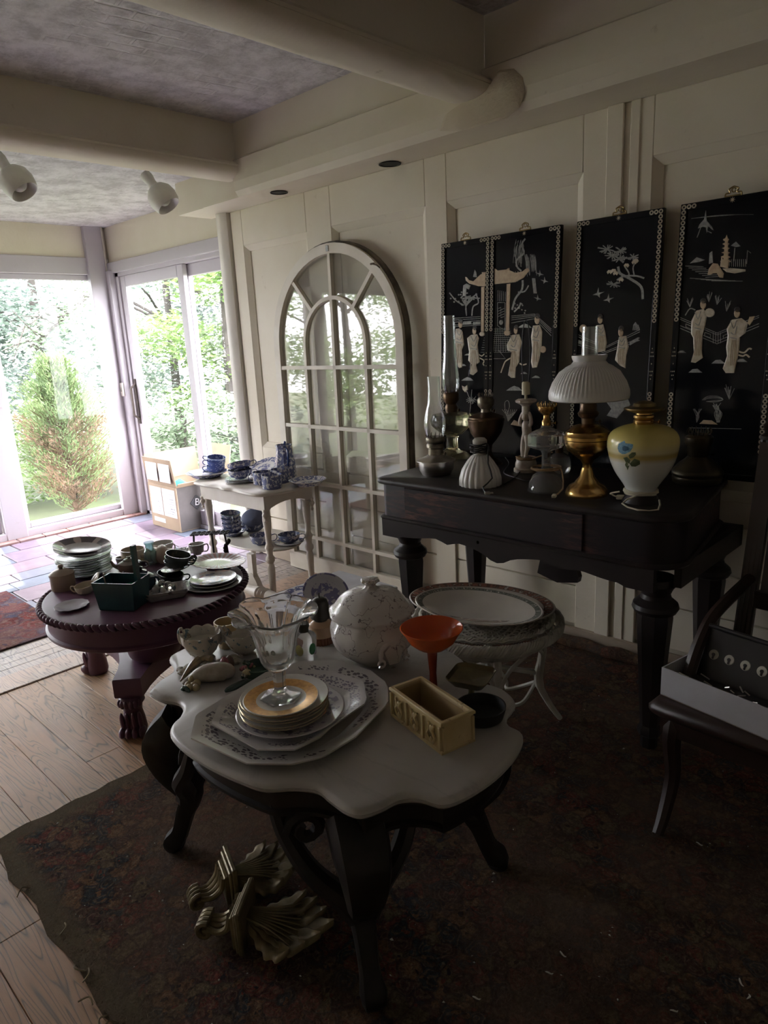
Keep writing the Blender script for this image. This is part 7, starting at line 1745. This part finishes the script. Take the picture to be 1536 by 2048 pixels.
# wrought iron trivet with hanging grape leaf
P = onrim(452, 1086, .01)
t = thing('iron_trivet', 'black pierced cast-iron stand with grape-leaf drop behind the plum table', 'trivet', (atZ(420, 1066, .60).x, atZ(420, 1066, .60).y, 0), group=G2)
IR = simple('cast_iron_black', (.03, .025, .022), .55, .3)
b = B(); zt_ = .60
for q in range(8):
    for w2 in range(3):
        cx, cy = (q-3.5)*.024, (w2-1)*.024; b.tube([(cx+.010*cos(k2*pi/4), cy+.010*sin(k2*pi/4), zt_) for k2 in range(9)], .0026, 5, cap=False, M=RZ(IRA))
b.build('pierced_top', IR, t)
for (dx, dy) in ((-.085, -.02), (.085, -.02), (.0, .03)): b = B(); b.tube(spline([(dx, dy, 0.002), (dx*.9, dy, .2), (dx*1.0, dy, .45), (dx*.9, dy, .60)], 4), .005, 6, M=RZ(IRA)); b.build('leg', IR, t)
b = B()
for q in range(9): a = q*.7; b.ball((.085+.012*cos(a), -.03, .565-.010*q+.006*sin(a)), .010, 8, 5, (1, .5, 1.1), M=RZ(IRA))
b.build('grape_leaf', IR, t)
# ================================================================ TWO-TIER TABLE CROCKERY
G3 = 'blue and white china on the cream side table'
def WB(px, yb, r, z=WZ):
    P = base_at(px, yb, r, z)
    while P.y+r*mpp(P) > 2.765: yb += .5; P = base_at(px, yb, r, z)
    return P
P = WB(415, 958, 26); k = mpp(P); bpm = blueplate(40*k, 'blue_dish_a')
b = B(); b.lathe([(0, .003), (24*k, 0), (28*k, .004), (34*k, .020), (42*k, .034), (41*k, .036), (30*k, .020), (24*k, .010), (0, .008)], 48); solo(b, 'serving_dish', bpm, 'wide blue-printed serving dish at the left end of the cream table', 'dish', P, G3)
BCUP = china('deep_blue_cup', (.36, .42, .60), (.03, .06, .26), [(-1, 9)], 45, .42, side=True)
Q = atZ(433, 944, WZ+.012)
for i in range(3):
    cup((Q.x+.006*i, Q.y, WZ+.012+i*.036 if i < 2 else WZ+.082), 18*k*1.05, .046 if i < 2 else .036, BCUP, ['deep blue teacup standing in the serving dish, lower of three', 'deep blue teacup nested in the middle of three', 'deep blue teacup tilted on top of three'][i], IRA+pi, 'deep blue cups at the left of the cream table', tilt=(0, radians(6*i), 0))
P = WB(482, 968, 24); k = mpp(P)
sm = blueplate(30*k, 'blue_saucer'); f0 = None
for i, nm_ in enumerate(('lowest', 'second from bottom', 'second from top', 'top')):
    lc = (P.x, P.y, WZ+i*.006)
    if f0 is None: f0 = solo(plate_bm(31*k, .010, .5, 36), 'saucer', sm, 'blue and white saucer, %s in the pile on the cream table' % nm_, 'saucer', lc, 'saucers piled on the cream table')
    else: dup(f0, lc, label='blue and white saucer, %s in the pile on the cream table' % nm_)
cup((P.x, P.y, WZ+.026), 24*k, .055, BLUEW, 'blue floral teacup sitting on the saucer pile', IRA, G3)
cup((P.x+.004, P.y, WZ+.076), 24*k, .046, BLUEW, 'blue floral teacup tilted on top of another cup', IRA, G3, tilt=(radians(-6), radians(-20), 0))
P = WB(522, 945, 30); k = mpp(P); o = solo(plate_bm(36*k, .016, .5), 'dinner_plate', blueplate(36*k, 'blue_back_plate'), 'blue-printed plate leaning at the back of the cream table', 'plate', (P.x-.03, P.y+.05, WZ+.045), G3, rot=(radians(22), 0, 0))
for (px, yb, h_, lab, ha) in ((527, 971, .078, 'left blue-striped mug of the three on the cream table', IRA+pi), (562, 968, .086, 'right blue-banded mug of the three on the cream table', IRA+1.2), (545, 980, .084, 'front blue and white mug of the three, handle to the left', IRA+pi+.3)):
    P = WB(px, yb, 18); k = mpp(P); cup(P, (20 if px != 562 else 19)*k, h_*1.0, BLUEW, lab, ha, 'blue mugs on the cream table', 'blue_mug', 'mug', fn=mug_bm)
P = WB(573, 945, 18); k = mpp(P)
t = thing('tall_pitcher', 'tall octagonal blue and white pitcher at the back of the cream table', 'pitcher', P, group=G3)
Z = lambda y: hgt(P, y)-P.z
part(t, [(0, 0), (19*k, 0), (21*k, .006), (20*k, Z(925)), (16*k, Z(905)), (15*k, Z(896)), (17*k, Z(889)), (15*k, Z(889)), (12*k, Z(905)), (0, Z(915))], 'pitcher_body', BLUEW, 8, auto=20)
b = B(); c, s = cos(TOC+.4), sin(TOC+.4); b.tube(spline([(c*15*k, s*15*k, Z(893)), (c*26*k, s*26*k, Z(898)), (c*28*k, s*28*k, Z(915)), (c*19*k, s*19*k, Z(928))], 4), .006, 8); b.build('handle', simple('cobalt_handle', (.03, .05, .20), .2), t)
b = B(); c, s = cos(TOC+pi), sin(TOC+pi); b.tube([(c*10*k, s*10*k, Z(895)), (c*19*k, s*19*k, Z(886))], [.012, .006], 8); b.build('spout', MATS['cobalt_handle'], t)
P = WB(616, 964, 37); k = mpp(P)
b = B(); b.lathe([(0, .003), (22*k, 0), (24*k, .004), (30*k, .016), (37*k, .036), (36*k, .037), (27*k, .018), (0, .010)], 48, mod=lambda a, r, z, kk: (r*(1+(.03*abs(cos(4*a)) if kk > 3 else 0)), z)); solo(b, 'salad_bowl', blueplate(37*k, 'blue_bowl'), 'shallow wavy-edged blue and white bowl at the right end of the cream table', 'bowl', P, G3)
# lower shelf
def SB_(px, yb, r): return base_at(px, yb, r, HZ)
def onshelf(P, m=.05):
    d = Vector((P.x-wc.x, P.y-wc.y)); a_, b_ = hw-m, hd-m*.6; q = sqrt((d.x/a_)**2+(d.y/b_)**2)
    if q > 1: d = d/q
    return Vector((wc.x+d.x, wc.y+d.y, HZ))
DBW = china('dark_blue_cup', (.50, .51, .55), (.04, .06, .17), [(-1, 9)], 40, .45, side=True)
P = onshelf(SB_(467, 1075, 20), .08); k = mpp(P)
b = B(); b.lathe([(0, .003), (16*k, 0), (24*k, .02), (30*k, .035), (29*k, .036), (20*k, .018), (0, .008)], 36); solo(b, 'deep_bowl', DBW, 'blue and white bowl under the leaning cup stack on the lower shelf', 'bowl', P, G3)
for i, lab in enumerate(('lowest cup of the leaning stack on the lower shelf', 'second cup of the leaning stack on the lower shelf', 'third cup of the leaning stack on the lower shelf', 'top cup of the leaning stack on the lower shelf')):
    cup((P.x-.005*i, P.y, HZ+.012+.032*i), 20*k, .044, DBW, lab, IRA-.4*i, 'cups stacked on the lower shelf', tilt=(0, radians(-8+5*i), 0))
P = onshelf(SB_(507, 1062, 14), .08); k = mpp(P)
t = thing('sugar_bowl', 'small blue and white sugar bowl with its dark lid propped up', 'sugar bowl', P, group=G3)
cup_bm(19*k, .045).build('bowl', DBW, t)
b = B(); b.lathe([(0, 0), (26*k, .002), (24*k, .008), (8*k, .014), (3*k, .018), (0, .022)], 28, TR(0, 0, .068) @ RZ(IRA) @ RX(radians(55))); b.build('lid', simple('dull_blue', (.13, .15, .22), .25), t)  # lid in one plain dark blue
P = onshelf(SB_(523, 1092, 14), .05); k = mpp(P)
cup(P, 22*k, .062, DBW, 'larger rounded blue and white jug at the front of the lower shelf', IRA+.2, G3, 'small_jug', 'jug')
P = onshelf(SB_(580, 1094, 28), .07); k = mpp(P)
solo(plate_bm(30*k, .012, .5), 'dinner_plate', blueplate(30*k, 'blue_shelf_plate'), 'blue-edged plate under a cup at the right of the lower shelf', 'plate', P, G3)
cup((P.x, P.y, HZ+.010), 22*k, .050, DBW, 'blue and white cup on a plate at the right of the lower shelf', IRA, G3, 'wide_teacup')
# ================================================================ CARDBOARD BOX
KC = simple('brown_cardboard', (.36, .27, .18), .8, c2=(.30, .22, .15), scale=4, bump=.1)
p0 = atZ(368, 1064, 0); pL = atZ(312, 1047, 0); H = hgt(p0, 975)
Lb, Wb = .34, .50
zt_ = .60
ax = radians(180-38)
t = thing('cardboard_box', 'open cardboard moving box with white shipping labels beside the sliding door', 'box', (p0.x, p0.y-.02, 0), rotz=0)
dl = (pL-p0); dl.z = 0; dl = dl.normalized(); dr = Vector((-dl.y, dl.x, 0)); dr = dr if dr.x > 0 and dr.y > -1 else -dr
ll = (pL-p0).length
if dr.dot(ir) < 0: dr = -dr
ll = max(ll, .40); wr = .50
th = .006
def wallq(o, d, L, h, name, m=KC):
    b = B(); nn_ = Vector((-d.y, d.x, 0))*th
    b.loft([[tuple(o), tuple(o+d*L), tuple(o+d*L+nn_), tuple(o+nn_)], [tuple(o+Vector((0, 0, h))), tuple(o+d*L+Vector((0, 0, h))), tuple(o+d*L+nn_+Vector((0, 0, h))), tuple(o+nn_+Vector((0, 0, h)))]], True, True); return b.build(name, m, t, False)
hb_ = hgt(p0, 975)
Z0 = Vector((0, 0, 0)); front = wallq(Z0, dl, ll, hb_, 'box_side'); wallq(Z0, dr, wr, hb_, 'box_side', simple('shaded_cardboard', (.10, .09, .085), .8)); wallq(dl*ll, dr, wr, hb_, 'box_side'); wallq(dr*wr, dl, ll, hb_, 'box_side')  # right side is less lit: its shade is put into the card colour
b = B(); b.loft([[tuple(v+Vector((0, 0, z))) for v in (Z0, dl*ll, dl*ll+dr*wr, dr*wr)] for z in (.002, .008)], True, True); b.build('box_bottom', KC, t, False)
hf = hgt(p0, 920)-hb_
def flap(o, d, L, out, hh, name='flap', m=KC):
    b = B(); u_ = Vector((0, 0, 1))*hh+out; nn_ = d.cross(u_).normalized()*th
    q = [o, o+d*L, o+d*L+u_, o+u_]; b.loft([[tuple(v) for v in q], [tuple(v+nn_) for v in q]], True, True); return b.build(name, m, t, False)
up = Vector((0, 0, hb_)); fl1 = flap(up, dl, ll, -dr*.03, hf); flap(up+dl*ll, dr, wr, dl*.02, hf*1.05); flap(up+dr*wr, dl, ll, dr*.06, hf*1.2); flap(up, dr, wr*.4, -dl*.03, hf*.15)
WL = simple('white_paper_label', (.72, .72, .74), .6); LN = simple('grey_ink', (.30, .30, .34), .7)
no = -dr
def lab_(u0, u1, z0, z1, m, par, off=.0075, nm='label', o0=Z0):
    b = B(); q = [o0+dl*u0+Vector((0, 0, z0)), o0+dl*u1+Vector((0, 0, z0)), o0+dl*u1+Vector((0, 0, z1)), o0+dl*u0+Vector((0, 0, z1))]
    b.loft([[tuple(v+no*(off+e_)) for v in q] for e_ in (0, .0008)], True, True); return b.build(nm, m, par, False)
l1 = lab_(ll*.06, ll*.50, hb_*.30, hb_*.93, WL, t); l2 = lab_(ll*.53, ll*.94, hb_*.30, hb_*.93, WL, t); lab_(ll*.5, ll*.9, hb_*.12, hb_*.22, WL, t)
rl2 = random.Random(8)
for (a_, par) in ((ll*.09, l1), (ll*.56, l2)):
    b = B()
    for q in range(9):
        z = hb_*(.38+.055*q); x0 = a_+rl2.uniform(0, .03); x1 = a_+ll*.33*rl2.uniform(.5, 1); pts_ = [dl*(x0+(x1-x0)*w/14)+Vector((0, 0, z+rl2.uniform(-.004, .004)))+no*.0095 for w in range(15)]
        b.tube([tuple(v) for v in pts_], .0012, 4)
    o = b.build('handwriting', LN, par, False); o['kind'] = 'stuff'
lab_(ll*.08, ll*.46, hf*.15, hf*.9, WL, fl1, .012, 'label', up-dr*.012); lab_(ll*.52, ll*.92, hf*.15, hf*.9, WL, fl1, .012, 'label', up-dr*.012)
# letter B patch on the side coloured as shade
bm_ = Matrix((( dr.x, 0, -dl.x, 0), (dr.y, 0, -dl.y, 0), (0, 1, 0, 0), (0, 0, 0, 1)))
pB = dr*(.17)+Vector((0, 0, hb_*.60))-dl*.003
b = B(); b.box(-.045, .045, -.045, .045, 0, .003, TR(pB) @ bm_ @ RZ(.78)); pt_ = b.build('patch', simple('black_patch', (.04, .04, .045), .6), t, False)
cu = bpy.data.curves.new('letter_b', 'FONT'); cu.body = 'B'; cu.size = .085; cu.extrude = .001; cu.align_x = 'CENTER'; cu.align_y = 'CENTER'
tmp = bpy.data.objects.new('letter_b', cu); COL.objects.link(tmp); bpy.context.view_layer.update()
me = bpy.data.meshes.new_from_object(tmp); bpy.data.objects.remove(tmp)
me.transform(TR(pB-dl*.006) @ bm_ @ RZ(-.12)); lo = bpy.data.objects.new('letter', me); COL.objects.link(lo); lo.parent = pt_; me.materials.append(WL)
o = thing('teal_bundle', 'teal cloth bundle peeking out of the cardboard box', 'bundle', (p0.x, p0.y-.02, .0)); c_ = dl*.14+dr*.10+Vector((0, 0, hb_-.05))
b = B(); rq = random.Random(3); b.ball(c_, .085, 16, 10); b.v = [tuple(Vector(v)+(Vector(v)-c_).normalized()*.02*noise.noise(Vector(v)*22)) for v in b.v]; b.build('cloth', simple('teal_cloth', (.03, .28, .27), .8), o)
b = B(); c_ = dl*.2+dr*.25+Vector((0, 0, .10)); b.ball(c_, .12, 14, 9, (1, 1, .8)); b.build('cloth_base', simple('brown_wrapping', (.2, .15, .1), .8), o)
# ================================================================ WHITE-BACKED CARTON WITH BLACK RACK ON THE CHAIR
zc = CZs
q0 = atZ(1312, 1400, zc); q1 = atZ(1536, 1498, zc); d = (q1-q0); d.z = 0; d.normalize(); nd = Vector((-d.y, d.x, 0)); hb2 = hgt(q0, 1345)-zc
t = thing('white_carton', 'shallow torn white cardboard carton on the dark chair seat', 'box', q0+Vector((0, .03, .005)), rotz=atan2(d.y, d.x))
WC = simple('white_card', (.55, .55, .58), .7, c2=(.48, .47, .49)); KB = simple('kraft_inside', (.28, .20, .12), .85)
Lc, Wc = .46, .30
b = B(); b.box(0, Lc, 0, .004, 0, hb2); b.build('carton_side', WC, t, False)
b = B(); b.box(0, Lc, Wc-.004, Wc, 0, hb2*1.1); b.build('carton_side', KB, t, False)
b = B(); b.box(0, .004, .004, Wc-.004, 0, hb2); b.build('carton_side', WC, t, False)
b = B(); b.box(Lc-.004, Lc, .004, Wc-.004, 0, hb2); b.build('carton_side', WC, t, False)
b = B(); b.box(0, Lc, 0, Wc, 0, .003); b.build('carton_bottom', KB, t, False)
b = B(); b.loft([[(.07, Wc*.55, hb2*.6), (.14, Wc*.75, hb2*.7), (.15, Wc*.75, hb2*1.55), (.12, Wc*.66, hb2*1.5)], [(.072, Wc*.55-.003, hb2*.6), (.142, Wc*.75-.003, hb2*.7), (.152, Wc*.75-.003, hb2*1.55), (.122, Wc*.66-.003, hb2*1.5)]], True, True); b.build('torn_flap', WC, t, False)
t = thing('black_rack', 'black instrument with a row of round pale stop faces standing in the white carton', 'rack', q0+Vector((0, .03, .010)), rotz=atan2(d.y, d.x))
BR = simple('black_bakelite', (.022, .02, .02), .3)
ang_ = radians(-26); M = TR(0, .11, .012) @ RX(ang_); hk = hgt(q0, 1300)-zc
b = B(); b.bevbox(.035, .44, 0, .03, 0, hk+.015, .004, M); b.build('rack_body', BR, t, False)
b = B(); b.bevbox(.03, .445, .0-.008, .038, hk+.012, hk+.026, .004, M); b.build('rack_rim', BR, t, False)
b = B(); b.bevbox(.03, .44, .015, .10, .004, .05, .004); b.build('rack_base', BR, t, False)
DIAL = simple('pale_dial', (.50, .48, .40), .4)
for q in range(8):
    b = B(); x = .070+q*.0475; b.lathe([(0, .002), (.0135, .002), (.015, 0)], 20, M @ TR(x, 0, hk*.62) @ RX(pi/2)); o = b.build('dial', DIAL, t)
    b = B(); b.lathe([(0, .004), (.005, .004), (.005, .0)], 12, M @ TR(x, 0, hk*.62) @ RX(pi/2)); b.box(x-.002, x+.003, -.004, -.0015, hk*.62-.013, hk*.62, M); b.build('dial_hub', BR, o, False)
b = B(); rq = random.Random(6)
for q in range(26): x = .05+.37*rq.random(); y = .03+.06*rq.random(); b.tube([(x, y, .052), (x+rq.uniform(-.03, .03), y+rq.uniform(-.01, .01), .056+rq.random()*.006)], .0022, 5)
o = b.build('loose_levers', SILV, t, False); o['kind'] = 'stuff'
# ================================================================ GILT BRACKETS UNDER THE TABLE
GILT = NT('worn_gilt'); v = GILT.map(); ge = GILT.new('ShaderNodeNewGeometry')
GILT.col(GILT.mix(GILT.ramp(GILT.noise(v, 18, 5), [(.35, 0), (.7, 1)]), (.26, .21, .11), (.12, .095, .05))).set(.42, .35).bump(GILT.noise(v, 60, 3), .15, .002); GILT = GILT.m
def bracket(Pq, head, s, lab):
    t = thing('gilt_bracket', lab, 'wall bracket', (Pq.x, Pq.y, .009), rotz=head, group='gilt acanthus brackets on the rug')
    # slab (the shelf, standing on edge) with cove mouldings to a scroll on its left
    b = B()
    for (x0, x1, w, h, o) in ((0, .018, .085, .17, 0), (-.012, 0, .075, .155, 0), (-.03, -.012, .060, .13, 0)):
        b.bevbox(x0*s, x1*s, -w*s, w*s, 0, h*s, .004*s)
    b.build('shelf_slab', GILT, t, False)
    b = B()
    for y in (-.045, -.015, .015, .045):
        b.tube(spline([(-.03*s, y*s, .125*s), (-.045*s, y*s, .075*s), (-.085*s, y*.8*s, .045*s), (-.125*s, y*.6*s, .05*s)], 5), [.013*s-.0002*q*s for q in range(16)], 8)
    b.build('cove_ribs', GILT, t)
    b = B(); M = TR(-.135*s, 0, .038*s)
    for y in (-.03, -.01, .01, .03): b.tube([((.036-.0022*q)*s*cos(q*.5+1.2), y*s, (.036-.0022*q)*s*sin(q*.5+1.2)) for q in range(15)], .010*s, 8, M=M)
    b.ball((0, 0, 0), .018*s, 12, 8, (1, 2.2, 1), M=M); b.build('scroll', GILT, t)
    # acanthus: lobes fanning from the slab
    nl = 7
    for q in range(nl):
        a = (q-(nl-1)/2)*.20; L_ = (.30-.035*abs(q-(nl-1)/2)**1.15)*s
        b = B(); rows = 22; ring = []
        for i in range(rows+1):
            f_ = i/rows; x = .015*s+L_*f_; wv = (.010+.036*sin(pi*min(f_*.92+.05, 1))**.8*(1-.22*cos(f_*26)))*s*(f_*.75+.5)
            if f_ > .84: wv *= sqrt(max(1-((f_-.84)/.165)**2, .03))
            yc = x*math.tan(a)*.95; z = (.070-.045*f_+.055*f_**4)*s
            up_ = .020*s*f_; row = []
            for j in range(5):
                u = (j-2)/2; row.append((x-abs(u)*wv*.35, yc+u*wv, z+(.012*s if abs(u) == .5 else .004*s)-(.004*s if abs(u) == 1 else 0)))
            row2 = [(p_[0], p_[1], p_[2]-.010*s) for p_ in row[::-1]]
            ring.append(row+row2)
        b.loft(ring, True, True); b.build('acanthus_lobe', GILT, t, auto=75)
    b = B()
    for q in range(9):
        a = (q-4)*.09; b.tube(spline([(.01*s, .02*(q-4)/4*s, .10*s), (.10*s, .10*math.tan(a)*s*1.2, .082*s), (.20*s, .20*math.tan(a)*s*1.3, .060*s)], 4), [.006*s-.0005*k2*s for k2 in range(9)], 6)
    b.build('veins', GILT, t); b = B(); b.bevbox(.0, .12*s, -.04*s, .04*s, -.004, .06*s, .01*s); b.build('core', GILT, t, False); return t
f1, e1 = atZ(462, 1780, .02), atZ(610, 1700, .06); f2, e2 = atZ(492, 1865, .02), atZ(675, 1850, .06)
L1_ = (e1-f1).length; L2_ = (e2-f2).length
bracket(f1, atan2((e1-f1).y, (e1-f1).x), L1_/.33, 'gilt acanthus wall bracket lying on the rug, farther one under the table')
bracket(f2, atan2((e2-f2).y, (e2-f2).x), L2_/.33, 'gilt acanthus wall bracket lying on the rug, nearer and darker one')
